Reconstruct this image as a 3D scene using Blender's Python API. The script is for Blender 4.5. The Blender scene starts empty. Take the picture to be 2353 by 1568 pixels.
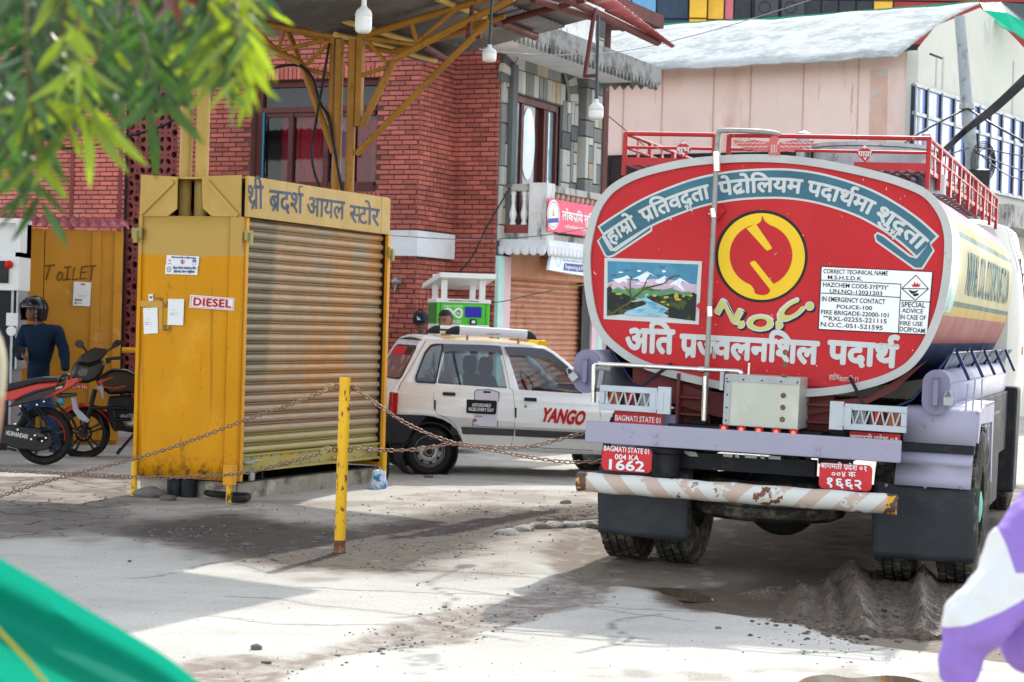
import bpy,bmesh,math,random
import numpy as np
from mathutils import Vector,Matrix,noise
random.seed(7)
S=bpy.context.scene
COL=S.collection
V=Vector
R=math.radians

# ---------------------------------------------------------------- camera, light, exposure
CAMH=1.55
FPX=4575.0;CX=1176.5;CY=784.0;WPX=2353.0
PITCH=math.atan(39/FPX);ROLL=R(1.6)
_F=V((0,math.cos(PITCH),-math.sin(PITCH)))
_R0=V((1,0,0));_U0=_R0.cross(_F)
_R=_R0*math.cos(ROLL)+_U0*math.sin(ROLL)
_U=-_R0*math.sin(ROLL)+_U0*math.cos(ROLL)
CAM=V((0,0,CAMH))
cd=bpy.data.cameras.new('camera');cam=bpy.data.objects.new('camera',cd);COL.objects.link(cam)
cam.matrix_world=Matrix(((_R.x,_U.x,-_F.x,0),(_R.y,_U.y,-_F.y,0),(_R.z,_U.z,-_F.z,CAMH),(0,0,0,1)))
cd.sensor_width=36;cd.lens=FPX/WPX*36
cd.clip_start=0.1;cd.clip_end=2000
cd.dof.use_dof=True;cd.dof.focus_distance=13.2;cd.dof.aperture_fstop=6.3
S.camera=cam
wd=bpy.data.worlds.new('World');S.world=wd;wd.use_nodes=True
wn=wd.node_tree;bg=wn.nodes['Background']
sky=wn.nodes.new('ShaderNodeTexSky');sky.sky_type='NISHITA';sky.sun_disc=False
SUN_EL,SUN_AZ=42,14  # azimuth measured from +Y (away from camera) towards +X
sky.sun_elevation=R(SUN_EL);sky.sun_rotation=R(SUN_AZ)
sky.altitude=1300;sky.air_density=1.3;sky.dust_density=3.0;sky.ozone_density=1.0
# thin high cloud: the sky is paler and less blue than a clear one
hz=wn.nodes.new('ShaderNodeHueSaturation');hz.inputs['Saturation'].default_value=.42;hz.inputs['Value'].default_value=1.35;wn.links.new(sky.outputs[0],hz.inputs['Color']);wn.links.new(hz.outputs[0],bg.inputs[0]);bg.inputs[1].default_value=0.15
sl=bpy.data.lights.new('sun','SUN');sl.energy=2.0;sl.angle=R(0.55);sl.color=(1.0,0.965,0.90)
so=bpy.data.objects.new('sun',sl);COL.objects.link(so)
sd=V((math.sin(R(SUN_AZ))*math.cos(R(SUN_EL)),math.cos(R(SUN_AZ))*math.cos(R(SUN_EL)),math.sin(R(SUN_EL))))
so.location=sd*50;so.rotation_euler=sd.to_track_quat('Z','Y').to_euler()
S.view_settings.view_transform='Standard';S.view_settings.look='None'
S.view_settings.exposure=1.33;S.view_settings.gamma=1.0;S.view_settings.use_curve_mapping=False
S.render.engine='CYCLES'
S.cycles.use_denoising=True
S.cycles.max_bounces=8;S.cycles.transparent_max_bounces=12
S.cycles.sample_clamp_indirect=6

# ---------------------------------------------------------------- geometry helpers
def ray(u,v):return _F+_R*((u-CX)/FPX)-_U*((v-CY)/FPX)
def PX(u,v,d):return CAM+ray(u,v)*d  # a point at distance d along the view axis
def ground(u,v,z=0.0):
 r=ray(u,v);return CAM+r*((z-CAMH)/r.z)
def proj(p):
 q=V(p)-CAM;d=q.dot(_F)
 return(CX+FPX*q.dot(_R)/d,CY-FPX*q.dot(_U)/d,d)
def zz(x0,y0,s):return lambda x,y:((x0+x*s)/1.74075,(y0+y*s)/1.74075)
RA=zz(0,0,.595);RB=zz(0,900,.6695);RC=zz(900,0,.7653);RD=zz(1400,800,.7655)
RE=zz(2200,0,.8058);RF=zz(2250,450,.7845);RG=zz(2250,1300,.7845);RH=zz(0,1700,.8704)
RI=zz(2048,1900,.8704);RJ=zz(500,650,.4783);RK=zz(500,1300,.5102);RL=zz(900,0,.4464)
RM=zz(1700,0,.5102);RN=zz(1450,400,.5102);RO=zz(0,1100,.5102);RP=zz(3400,0,.638)
RQ=zz(3400,900,.7016);RR=zz(2300,1400,.3189);RS=zz(2900,1400,.3826);RT=zz(1500,1200,.4783)
RU=zz(3000,2100,.4658);RV=zz(2350,1000,.2232);RW=zz(500,950,.2551);RX=zz(1500,950,.2869)
DD=lambda x,y:(x,y)

class Fr:
 "a frame: x to the right as seen, y into the thing, z up"
 def __init__(s,o,yaw,tilt=0.0):
  s.o=V(o);a=R(yaw);t=R(tilt)
  s.ax=V((math.cos(a)*math.cos(t),math.sin(a)*math.cos(t),-math.sin(t)))
  s.ay=V((-math.sin(a),math.cos(a),0));s.az=s.ax.cross(s.ay)
 def P(s,x,y,z):return s.o+s.ax*x+s.ay*y+s.az*z
 def hit(s,u,v,y=0.0):
  r=ray(u,v);t=((s.o+s.ay*y)-CAM).dot(s.ay)/r.dot(s.ay)
  q=CAM+r*t-s.o
  return q.dot(s.ax),q.dot(s.az)
 def hp(s,uv,y=0.0):
  x,z=s.hit(uv[0],uv[1],y);return s.P(x,y,z)
 def hitx(s,u,v,x=0.0):
  r=ray(u,v);t=((s.o+s.ax*x)-CAM).dot(s.ax)/r.dot(s.ax)
  q=CAM+r*t-s.o
  return q.dot(s.ay),q.dot(s.az)
 def face(s,x=0.0,left=False):
  "the frame of the side face x = const, seen from +x (or -x)"
  f=Fr(s.P(x,0,0),0)
  if not left:f.ax=s.ay.copy();f.ay=-s.ax;f.az=s.az.copy()
  else:f.ax=-s.ay;f.ay=s.ax.copy();f.az=s.az.copy()
  return f
 def mat(s):
  return Matrix(((s.ax.x,s.ay.x,s.az.x,s.o.x),(s.ax.y,s.ay.y,s.az.y,s.o.y),(s.ax.z,s.ay.z,s.az.z,s.o.z),(0,0,0,1)))
W0=Fr((0,0,0),0)

class MB:
 def __init__(s):s.v=[];s.f=[]
 def add(s,vs,fs):
  n=len(s.v);s.v+=[tuple(p)for p in vs];s.f+=[tuple(i+n for i in f)for f in fs];return s
 def poly(s,pts):return s.add(pts,[tuple(range(len(pts)))])
 def box(s,fr,x0,x1,y0,y1,z0,z1):
  p=[fr.P(x,y,z)for z in(z0,z1)for y in(y0,y1)for x in(x0,x1)]
  return s.add(p,[(0,2,3,1),(4,5,7,6),(0,1,5,4),(2,6,7,3),(0,4,6,2),(1,3,7,5)])
 def prism(s,pts,off):
  off=V(off);n=len(pts)
  a=[V(p)for p in pts];b=[p+off for p in a]
  nrm=V((0,0,0))
  for i in range(n):nrm+=a[i].cross(a[(i+1)%n])
  if nrm.dot(off)>0:a.reverse();b.reverse()
  return s.add(a+b,[tuple(range(n)),tuple(range(2*n-1,n-1,-1))]+[((i+1)%n,i,i+n,(i+1)%n+n)for i in range(n)])
 def tube(s,pts,r,n=8,cap=True,r2=None):
  pts=[V(p)for p in pts];m=len(pts)
  rs=[r+(r2-r)*i/(m-1)for i in range(m)]if r2 is not None else(r if isinstance(r,(list,tuple))else[r]*m)
  up=None;vs=[]
  for i,p in enumerate(pts):
   t=((pts[min(i+1,m-1)]-p).normalized()+(p-pts[max(i-1,0)]).normalized())
   if t.length<1e-6:t=V((0,0,1))
   t.normalize()
   if up is None:up=V((0,0,1))if abs(t.z)<.9 else V((1,0,0))
   x=up.cross(t)
   if x.length<1e-5:x=V((1,0,0)).cross(t)
   x.normalize();y=t.cross(x);up=y
   for k in range(n):
    a=2*math.pi*k/n
    vs.append(p+(x*math.cos(a)+y*math.sin(a))*rs[i])
  fs=[(i*n+k,i*n+(k+1)%n,(i+1)*n+(k+1)%n,(i+1)*n+k)for i in range(m-1)for k in range(n)]
  if cap:fs+=[tuple(range(n-1,-1,-1)),tuple((m-1)*n+k for k in range(n))]
  return s.add(vs,fs)
 def lathe(s,p,ax,prof,n=24,sx=1.0,c0=True):
  "profile [(radius, along)] round the axis through p"
  ax=V(ax).normalized();x=ax.cross(V((0,0,1))if abs(ax.z)<.9 else V((1,0,0))).normalized();y=ax.cross(x)
  vs=[V(p)+ax*h+(x*math.cos(2*math.pi*k/n)+y*math.sin(2*math.pi*k/n)*sx)*r for r,h in prof for k in range(n)]
  m=len(prof)
  fs=[(i*n+k,i*n+(k+1)%n,(i+1)*n+(k+1)%n,(i+1)*n+k)for i in range(m-1)for k in range(n)]
  if c0 and prof[0][0]>1e-4:fs.append(tuple(range(n-1,-1,-1)))
  if prof[-1][0]>1e-4:fs.append(tuple((m-1)*n+k for k in range(n)))
  return s.add(vs,fs)
 def torus(s,c,ax,R_,r,n=32,m=10,prof=None):
  ax=V(ax).normalized();x=ax.cross(V((0,0,1))if abs(ax.z)<.9 else V((1,0,0))).normalized();y=ax.cross(x)
  prof=prof or[(R_+r*math.cos(2*math.pi*j/m),r*math.sin(2*math.pi*j/m))for j in range(m)]
  m=len(prof)
  vs=[V(c)+ax*h+(x*math.cos(2*math.pi*k/n)+y*math.sin(2*math.pi*k/n))*q for q,h in prof for k in range(n)]
  fs=[(j*n+k,j*n+(k+1)%n,((j+1)%m)*n+(k+1)%n,((j+1)%m)*n+k)for j in range(m)for k in range(n)]
  return s.add(vs,fs)
 def grid(s,rows):
  m=len(rows);n=len(rows[0])
  return s.add([p for r in rows for p in r],[(i*n+j,i*n+j+1,(i+1)*n+j+1,(i+1)*n+j)for i in range(m-1)for j in range(n-1)])

WM={}  # world matrices of the things (their Empties)
def tag(o,label=None,cat=None,group=None,kind=None):
 if label:o['label']=label
 if cat:o['category']=cat
 if group:o['group']=group
 if kind:o['kind']=kind
 return o
def thing(name,label,cat,at,group=None):
 o=bpy.data.objects.new(name,None);COL.objects.link(o)
 m=at.mat()if isinstance(at,Fr)else Matrix.Translation(V(at))
 o.matrix_world=m;o.empty_display_size=.1
 WM[o]=m
 return tag(o,label,cat,group)
def fmesh(name,mb,m,inv=None,smooth=None,recalc=True):
 me=bpy.data.meshes.new(name)
 vs=mb.v if inv is None else[inv@V(p)for p in mb.v]
 me.from_pydata([tuple(p)for p in vs],[],mb.f)
 if recalc:
  bm=bmesh.new();bm.from_mesh(me);bmesh.ops.recalc_face_normals(bm,faces=bm.faces);bm.to_mesh(me);bm.free()
 me.materials.append(m)
 if smooth is not None:
  me.shade_smooth();me.set_sharp_from_angle(angle=R(smooth))
 return me
def root_of(p):
 while p.parent:p=p.parent
 return p
def part(name,mb,m,parent,smooth=None,bevel=0,label=None,kind=None,recalc=True,solid=0,sub=0):
 inv=WM[root_of(parent)].inverted()if parent is not None else None
 o=bpy.data.objects.new(name,fmesh(name,mb,m,inv,smooth,recalc));COL.objects.link(o)
 if parent is not None:o.parent=parent
 if solid:q=o.modifiers.new('s','SOLIDIFY');q.thickness=solid;q.offset=0
 if bevel:
  q=o.modifiers.new('b','BEVEL');q.width=bevel;q.segments=2;q.limit_method='ANGLE';q.angle_limit=R(40)
 if sub:
  q=o.modifiers.new('d','SUBSURF');q.levels=sub;q.render_levels=sub
 return tag(o,label,None,None,kind)
def solo(name,mb,m,label,cat,group=None,kind=None,**k):
 o=part(name,mb,m,None,**k);return tag(o,label,cat,group,kind)

def cat_rom(pts,n=6,closed=False):
 P=[V(p)if len(p)==3 else V((p[0],p[1],0))for p in pts];out=[];m=len(P)
 rng=range(m)if closed else range(m-1)
 g=(lambda i:P[i%m])if closed else(lambda i:P[max(0,min(m-1,i))])
 for i in rng:
  a,b,c,d=g(i-1),g(i),g(i+1),g(i+2)
  for k in range(n):
   t=k/n
   out.append(.5*((2*b)+(c-a)*t+(2*a-5*b+4*c-d)*t*t+(3*b-a-3*c+d)*t**3))
 if not closed:out.append(P[-1])
 return out
def cr2(pts,n=5,closed=True):return[(p.x,p.y)for p in cat_rom(pts,n,closed)]
def sag(a,b,s,n=14):
 a=V(a);b=V(b);return[a.lerp(b,i/n)-V((0,0,4*s*(i/n)*(1-i/n)))for i in range(n+1)]
def fill2d(loops,thick=0.0):
 "filled flat shape with holes from 2D loops; returns verts (x, y, z), faces"
 c=bpy.data.curves.new('t','CURVE');c.dimensions='2D';c.fill_mode='BOTH';c.extrude=thick/2
 for lp in loops:
  sp=c.splines.new('POLY');sp.points.add(len(lp)-1);sp.use_cyclic_u=True
  for q,p in zip(sp.points,lp):q.co=(p[0],p[1],0,1)
 o=bpy.data.objects.new('t',c);me=o.to_mesh()
 vs=[tuple(v.co)for v in me.vertices];fs=[tuple(p.vertices)for p in me.polygons]
 o.to_mesh_clear();bpy.data.objects.remove(o);bpy.data.curves.remove(c)
 return vs,fs
def circle(cx,cy,r,n=32,ry=None):return[(cx+r*math.cos(2*math.pi*k/n),cy+(ry or r)*math.sin(2*math.pi*k/n))for k in range(n)]
def rrect(x0,y0,x1,y1,r,n=4):
 o=[]
 for cx,cy,a in((x1-r,y1-r,0),(x0+r,y1-r,90),(x0+r,y0+r,180),(x1-r,y0+r,270)):
  o+=[(cx+r*math.cos(R(a+90*k/n)),cy+r*math.sin(R(a+90*k/n)))for k in range(n+1)]
 return o
def plate(mb,fr,loops,y=0.0,thick=0.0):
 "a filled shape given by loops of local (x, z) in the plane y"
 vs,fs=fill2d(loops,thick)
 return mb.add([fr.P(a,y-c,b)for a,b,c in vs],fs)
def pplate(mb,fr,conv,loops,y=0.0,thick=0.0):
 return plate(mb,fr,[[fr.hit(*conv(*p),y)for p in lp]for lp in loops],y,thick)

# ---------------------------------------------------------------- lettering
GL={}
def glyph(ch,bold=0.0,clip=None):
 k=(ch,bold,clip)
 if k in GL:return GL[k]
 c=bpy.data.curves.new('t','FONT');c.body=ch;c.size=1;c.offset=bold;c.resolution_u=3
 o=bpy.data.objects.new('t',c);me=o.to_mesh()
 bm=bmesh.new();bm.from_mesh(me)
 def cut(co,no):bmesh.ops.bisect_plane(bm,geom=bm.verts[:]+bm.edges[:]+bm.faces[:],plane_co=co,plane_no=no,clear_outer=True)
 if clip=='half':cut((max(v.co.x for v in bm.verts)-.17,0,0),(1,0,0))
 if clip=='top':cut((0,.60,0),(0,-1,0))
 if clip=='low':cut((0,.555,0),(0,1,0))
 bm.verts.ensure_lookup_table();bm.verts.index_update()
 r=([(v.co.x,v.co.y)for v in bm.verts],[tuple(v.index for v in f.verts)for f in bm.faces])
 bm.free();o.to_mesh_clear()
 GL[k]=r;bpy.data.objects.remove(o);bpy.data.curves.remove(c)
 return r
_ADV={}
def advance(ch):
 if ch==' ':return .26
 if ch not in _ADV:
  f=lambda s:max([p[0]for p in glyph(s)[0]]or[0])
  _ADV[ch]=f(ch+'ल')-f('ल')
  GL.pop((ch+'ल',0.0,None),None)
 return _ADV[ch]
def fat(g,b):
 "the glyph drawn over itself in a ring, each copy a hair in front of the last, for a painted brush width"
 if b<.02:return([(x,y,0)for x,y in g[0]],g[1])
 vs,fs=[],[];n=8;b*=.9
 for k in range(n+1):
  dx,dy=(0,0)if k==n else(b*math.cos(2*math.pi*k/n),b*math.sin(2*math.pi*k/n))
  m=len(vs);vs+=[(x+dx,y+dy,k)for x,y in g[0]];fs+=[tuple(i+m for i in f)for f in g[1]]
 return vs,fs
def typeset(s,bold=0.0,track=0.0):
 "/ = below-base ra stroke, < = half form, ^ = reph, = stacked dha; the short i sign is typed before its consonant"
 vs,fs=[],[];gb=bold if bold<.02 else 0.0
 def put(g,dx,dy=0,sx=1,sy=1):
  g=fat(g,bold);n=len(vs);vs.extend((x*sx+dx,y*sy+dy,l)for x,y,l in g[0]);fs.extend(tuple(i+n for i in f)for f in g[1])
 pen=0;prev=0;last=''
 i=0
 while i<len(s):
  ch=s[i];nx=s[i+1]if i+1<len(s)else ''
  if ch==' ':pen+=.26;i+=1;continue
  if nx=='<':
   put(glyph(ch,gb,'half'),pen);pen+=advance(ch)-.18;i+=2;continue
  if ch=='/':
   b=.035+bold;x1=pen-.10;n=len(vs)
   vs.extend([(x1,.24+b,9),(x1,.24-b,9),(x1-.27,-.0-b,9),(x1-.30,.0+b,9)]);fs.append((n,n+1,n+2,n+3));i+=1;continue
  if ch=='^':
   g=glyph('ई',gb,'top');mx=max(p[0]for p in g[0]);g2=([p for p in g[0]],g[1])
   put(g2,pen-mx+.02);i+=1;continue
  if ch=='=':
   put(glyph('ध',0.0,'low'),pen-.44,-.36,.55,.62);i+=1;continue
  put(glyph(ch,gb),pen);pen+=advance(ch)+(track if ch<'ऀ' else 0);i+=1
 return vs,fs
def lett(mb,fr,conv,p0,p1,h,s,y=0.0,bold=0.0,shear=0.0,dev=None,track=0.0):
 "letter between two baseline ends given in pixels, h = pixel height of the capitals"
 vs,fs=typeset(s,bold,track)
 if not vs:return mb
 x0,z0=fr.hit(*conv(*p0),y);x1,z1=fr.hit(*conv(*p1),y)
 d=V((x1-x0,z1-z0));L=d.length;d.normalize();nrm=V((-d.y,d.x))
 a=min(v[0]for v in vs);b=max(v[0]for v in vs)
 dev=dev if dev is not None else any('ऀ'<=c<='ॿ' for c in s)
 q=conv(*p0);q2=conv(p0[0],p0[1]-h)
 hh=abs(fr.hit(*q2,y)[1]-z0)
 sx=L/(b-a);sy=hh/(.62 if dev else .70)
 out=[]
 for vx,vy,vl in vs:
  X=(vx-a)*sx+vy*sy*shear;Y=vy*sy
  out.append(fr.P(x0+d.x*X+nrm.x*Y,y-vl*.00025,z0+d.y*X+nrm.y*Y))
 return mb.add(out,fs)

# ---------------------------------------------------------------- materials
def M(name,col,rough=.55,metal=0.0,layers=(),var=.12,vs=2.5,bump=0.0,bs=60,spec=.26,coat=0.0,trans=0.0,emis=0,coords='Object',island=0.0,ior=1.45,stretch=(1,1,1),sub=0.0):
 m=bpy.data.materials.new(name);m.use_nodes=True
 nt=m.node_tree;N=nt.nodes;L=nt.links;b=N['Principled BSDF']
 tc=N.new('ShaderNodeTexCoord');mp=N.new('ShaderNodeMapping');mp.inputs['Scale'].default_value=stretch
 if coords=='World':
  ge=N.new('ShaderNodeNewGeometry');L.new(ge.outputs['Position'],mp.inputs[0])
 else:L.new(tc.outputs[coords],mp.inputs[0])
 def nz(scale,det=5,rg=.6,sep=None,st=None):
  n=N.new('ShaderNodeTexNoise');n.inputs['Scale'].default_value=scale;n.inputs['Detail'].default_value=det;n.inputs['Roughness'].default_value=rg
  src=mp.outputs[0]
  if st:
   q=N.new('ShaderNodeMapping');q.inputs['Scale'].default_value=st;L.new(mp.outputs[0],q.inputs[0]);src=q.outputs[0]
  L.new(src,n.inputs['Vector']);return n.outputs[0]
 rgb=N.new('ShaderNodeRGB');rgb.outputs[0].default_value=(*col,1);cur=rgb.outputs[0]
 def mix(f,a,bcol,mode='MIX'):
  x=N.new('ShaderNodeMix');x.data_type='RGBA';x.blend_type=mode
  L.new(a,x.inputs[6])
  if isinstance(bcol,tuple):x.inputs[7].default_value=(*bcol,1)
  else:L.new(bcol,x.inputs[7])
  if isinstance(f,float):x.inputs[0].default_value=f
  else:L.new(f,x.inputs[0])
  return x.outputs[2]
 def mr(src,a,c,lo=0.0,hi=1.0):
  r=N.new('ShaderNodeMapRange');r.inputs[1].default_value=a;r.inputs[2].default_value=c;r.inputs[3].default_value=lo;r.inputs[4].default_value=hi
  L.new(src,r.inputs[0]);return r.outputs[0]
 def mul(fac_out):
  nonlocal cur
  x=N.new('ShaderNodeHueSaturation');L.new(fac_out,x.inputs['Value']);L.new(cur,x.inputs['Color']);cur=x.outputs[0]
 if island:
  ge=N.new('ShaderNodeNewGeometry');oi=N.new('ShaderNodeObjectInfo')
  ad=N.new('ShaderNodeMath');ad.operation='ADD';L.new(ge.outputs['Random Per Island'],ad.inputs[0]);L.new(oi.outputs['Random'],ad.inputs[1])
  fr_=N.new('ShaderNodeMath');fr_.operation='FRACT';L.new(ad.outputs[0],fr_.inputs[0])
  mul(mr(fr_.outputs[0],0,1,1-island,1+island))
 if var:mul(mr(nz(vs),.3,.7,1-var,1+var))
 for ly in layers:  # (colour, scale, threshold, softness[, stretch[, strength]])
  st=ly[4]if len(ly)>4 else None;k=ly[5]if len(ly)>5 else 1.0
  f=mr(nz(ly[1],7,.68,st=st),ly[2],ly[2]+ly[3],0,k)
  cur=mix(f,cur,ly[0])
 L.new(cur,b.inputs['Base Color'])
 b.inputs['Roughness'].default_value=rough;b.inputs['Metallic'].default_value=metal
 if rough>.12 and var:L.new(mr(nz(vs*2.3),.3,.7,max(0,rough-.1),min(1,rough+.1)),b.inputs['Roughness'])
 b.inputs['Specular IOR Level'].default_value=spec;b.inputs['IOR'].default_value=ior
 b.inputs['Coat Weight'].default_value=coat;b.inputs['Coat Roughness'].default_value=.08
 b.inputs['Transmission Weight'].default_value=trans
 if sub:b.inputs['Subsurface Weight'].default_value=sub
 if emis:b.inputs['Emission Color'].default_value=(*col,1);b.inputs['Emission Strength'].default_value=emis
 if bump:
  bp=N.new('ShaderNodeBump');bp.inputs['Strength'].default_value=min(1,bump);bp.inputs['Distance'].default_value=.02*bump
  L.new(nz(bs,6,.6),bp.inputs['Height']);L.new(bp.outputs[0],b.inputs['Normal'])
 return m
def thin_glass(name,tint=(.9,.93,.95),refl=.12):
 "a single pane: mostly clear, with a mirror reflection that grows towards grazing angles"
 m=bpy.data.materials.new(name);m.use_nodes=True;nt=m.node_tree;N=nt.nodes;N.remove(N['Principled BSDF'])
 t=N.new('ShaderNodeBsdfTransparent');t.inputs[0].default_value=(*tint,1);g=N.new('ShaderNodeBsdfGlossy');g.inputs['Roughness'].default_value=.03
 fz=N.new('ShaderNodeLayerWeight');fz.inputs[0].default_value=.25;mr=N.new('ShaderNodeMapRange');mr.inputs[3].default_value=refl;mr.inputs[4].default_value=max(.3,refl*4)
 nt.links.new(fz.outputs['Fresnel'],mr.inputs[0]);ms=N.new('ShaderNodeMixShader');nt.links.new(mr.outputs[0],ms.inputs[0]);nt.links.new(t.outputs[0],ms.inputs[1]);nt.links.new(g.outputs[0],ms.inputs[2]);nt.links.new(ms.outputs[0],N['Material Output'].inputs[0]);return m
# ---------------------------------------------------------------- palette
m_yel=M('yellow_paint',(.68,.30,.010),.42,layers=[((.30,.085,.03),9,.655,.04),((.10,.055,.025),34,.675,.03),((.60,.34,.06),2.2,.58,.16,None,.4)],var=.09,bump=.12,bs=14)
m_yelold=M('faded_yellow_paint',(.50,.32,.085),.5,layers=[((.22,.17,.08),6,.58,.14,(1,1,.35),.6),((.08,.05,.03),30,.74,.03)],var=.1,bump=.1,bs=14)
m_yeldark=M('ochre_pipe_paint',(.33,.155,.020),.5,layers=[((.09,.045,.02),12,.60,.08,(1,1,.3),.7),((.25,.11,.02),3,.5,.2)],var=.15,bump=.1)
m_bollard=M('bollard_yellow',(.72,.40,.015),.42,layers=[((.14,.05,.02),26,.575,.03,(1,1,.45)),((.08,.04,.025),9,.60,.04)],var=.1,bump=.25,bs=40)
m_rust=M('rust',(.16,.07,.035),.85,layers=[((.30,.16,.09),20,.52,.1),((.05,.03,.02),8,.6,.1)],bump=.4)
m_dkred=M('oxide_red_paint',(.115,.032,.028),.55,layers=[((.05,.02,.02),12,.58,.1)])
m_black=M('black_paint',(.010,.010,.012),.42,spec=.3,layers=[((.10,.085,.07),5,.6,.2,None,.5)])
m_dark=M('dirty_black_steel',(.014,.015,.018),.6,spec=.25,layers=[((.08,.065,.05),6,.55,.2,None,.6)],bump=.2)
m_rubber=M('tyre_rubber',(.016,.016,.016),.8,spec=.2,layers=[((.085,.07,.052),5,.52,.18,None,.6)],bump=.2)
m_rubmud=M('muddy_tyre_rubber',(.030,.027,.024),.85,spec=.2,layers=[((.13,.108,.082),9,.48,.14)],bump=.5,bs=30)
m_flap=M('mudflap_rubber',(.028,.031,.036),.5,spec=.25,layers=[((.10,.09,.08),3,.50,.3,None,.45)],bump=.25,bs=120)
m_chrome=M('stainless_steel',(.62,.60,.56),.26,1.0,layers=[((.30,.22,.13),22,.60,.07,None,.7)],var=.05)
m_steel=M('dull_steel',(.30,.31,.32),.42,.7,layers=[((.15,.13,.11),14,.58,.1)],var=.1)
m_silver=M('silver_painted_steel',(.38,.41,.44),.38,.35,layers=[((.25,.25,.25),25,.66,.05)],var=.05)
m_white=M('white_paint',(.76,.76,.73),.4,var=.04)
m_print_w=M('white_print',(.78,.78,.77),.5,var=.02)
m_print_k=M('black_print',(.012,.012,.014),.5,var=0)
m_print_b=M('blue_print',(.04,.07,.30),.5,var=0)
m_print_r=M('red_print',(.52,.012,.014),.5,var=0)
m_print_g=M('grey_print',(.45,.46,.48),.6,var=0)
m_cable=M('black_cable',(.012,.012,.013),.5)
m_wire=M('grey_wire',(.10,.10,.10),.6)
m_glassd=M('dark_window_glass',(.02,.025,.03),.06,spec=.9,var=0)
m_conc=M('weathered_concrete',(.40,.38,.35),.85,layers=[((.08,.08,.076),5,.49,.10,(1,1,.4),.85),((.55,.54,.51),3,.6,.1)],bump=.5,bs=25,coords='World')
m_concw=M('whitewashed_concrete',(.60,.60,.58),.8,layers=[((.05,.05,.048),4,.545,.10,(1.6,1.6,.45),.9),((.30,.30,.29),9,.55,.15,None,.5)],bump=.35,bs=25,coords='World')
m_skin=M('skin',(.30,.155,.09),.5,sub=.1,var=.05)
m_skind=M('dark_skin',(.15,.075,.045),.5,sub=.08,var=.05)
m_hair=M('black_hair',(.012,.010,.009),.45,bump=.6,bs=120,stretch=(1,1,.3))

def pip(poly,X,Y):
 c=np.zeros(X.shape,bool);n=len(poly)
 d=np.full(X.shape,1e9)
 for i in range(n):
  x1,y1=poly[i];x2,y2=poly[(i+1)%n]
  cond=((y1>Y)!=(y2>Y))&(X<(x2-x1)*(Y-y1)/((y2-y1)if y2!=y1 else 1e-9)+x1)
  c^=cond
  ex,ey=x2-x1,y2-y1;t=np.clip(((X-x1)*ex+(Y-y1)*ey)/(ex*ex+ey*ey+1e-12),0,1)
  d=np.minimum(d,np.hypot(X-x1-t*ex,Y-y1-t*ey))
 return np.where(c,d,-d)
def gpoly(pts):return[tuple(ground(u,v)[:2])for u,v in pts]

# a smooth tileable value-noise field for numpy
_rs=np.random.RandomState(3);_T=_rs.rand(256,256)
def vn(x,y,s):
 x=x*s;y=y*s;xi=np.floor(x).astype(int);yi=np.floor(y).astype(int);fx=x-xi;fy=y-yi
 fx=fx*fx*(3-2*fx);fy=fy*fy*(3-2*fy)
 g=lambda a,b:_T[a%256,b%256]
 return(g(xi,yi)*(1-fx)*(1-fy)+g(xi+1,yi)*fx*(1-fy)+g(xi,yi+1)*(1-fx)*fy+g(xi+1,yi+1)*fx*fy)
def fbm(x,y,s,o=4,g=.55):
 a=0;t=0;w=1
 for k in range(o):a=a+w*vn(x+17.3*k,y-9.1*k,s);t+=w;w*=g;s*=2.03
 return a/t
def sm(a,b,x):t=np.clip((x-a)/(b-a),0,1);return t*t*(3-2*t)

ZP=dict(
 dark=[(330,1205),(520,1185),(700,1212),(830,1230),(960,1195),(1090,1172),(1370,1160),(1375,1200),(1150,1222),(1060,1265),(900,1312),(760,1300),(600,1292),(450,1245),(300,1222)],
 tan=[(-60,1120),(260,1150),(560,1150),(860,1150),(1000,1130),(1390,1120),(1380,1215),(1300,1250),(1200,1320),(1000,1345),(820,1330),(700,1345),(560,1300),(350,1245),(150,1215),(-60,1230)],
 strip=[(380,1568),(430,1530),(700,1500),(860,1455),(1020,1405),(1180,1375),(1260,1330),(1340,1300),(1420,1330),(1400,1385),(1220,1415),(1080,1470),(820,1500),(640,1555),(560,1620),(380,1640)],
 mud=[(1300,1225),(1250,1290),(1330,1330),(1480,1352),(1580,1395),(1720,1415),(1860,1432),(1960,1475),(2150,1500),(2420,1540),(2500,1100),(1400,1110),(1380,1200)],
 wet=[(1480,1340),(1560,1392),(1720,1412),(1880,1440),(2130,1440),(2420,1400),(2420,1180),(1900,1190),(1720,1330)],
 low=[(1350,1530),(1600,1545),(2050,1520),(2500,1560),(2500,1800),(1500,1800)],
 flag=[(-400,1095),(300,1095),(330,1150),(240,1200),(120,1235),(-400,1270)],
)
ZW={k:gpoly(p)for k,p in ZP.items()}
def gh_np(X,Y):
 h=.010*(fbm(X,Y,.9,3)-.5)+.006*(fbm(X,Y,6,3)-.5)
 h=h-.045*sm(-.6,1.6,X)*sm(17.8,20,Y)*(1-sm(24,27,Y))
 wx=X+.25*(fbm(X,Y,2.5)-.5);wy=Y+.35*(fbm(X+9,Y,2.5)-.5)
 mud=sm(-.08,.12,pip(ZW['mud'],wx,wy));h=h-.03*mud+mud*.035*(fbm(X,Y,5,4)-.4)
 st=sm(-.05,.08,pip(ZW['strip'],wx,wy));h=h-.02*st+st*.03*(fbm(X,Y,14,3)-.4)
 dk=sm(-.3,.25,pip(ZW['dark'],wx,wy));h=h-.012*dk+dk*.022*(fbm(X,Y,16,3)-.45)
 return h
def gh(x,y):return float(gh_np(np.array([float(x)]),np.array([float(y)]))[0])

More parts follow.
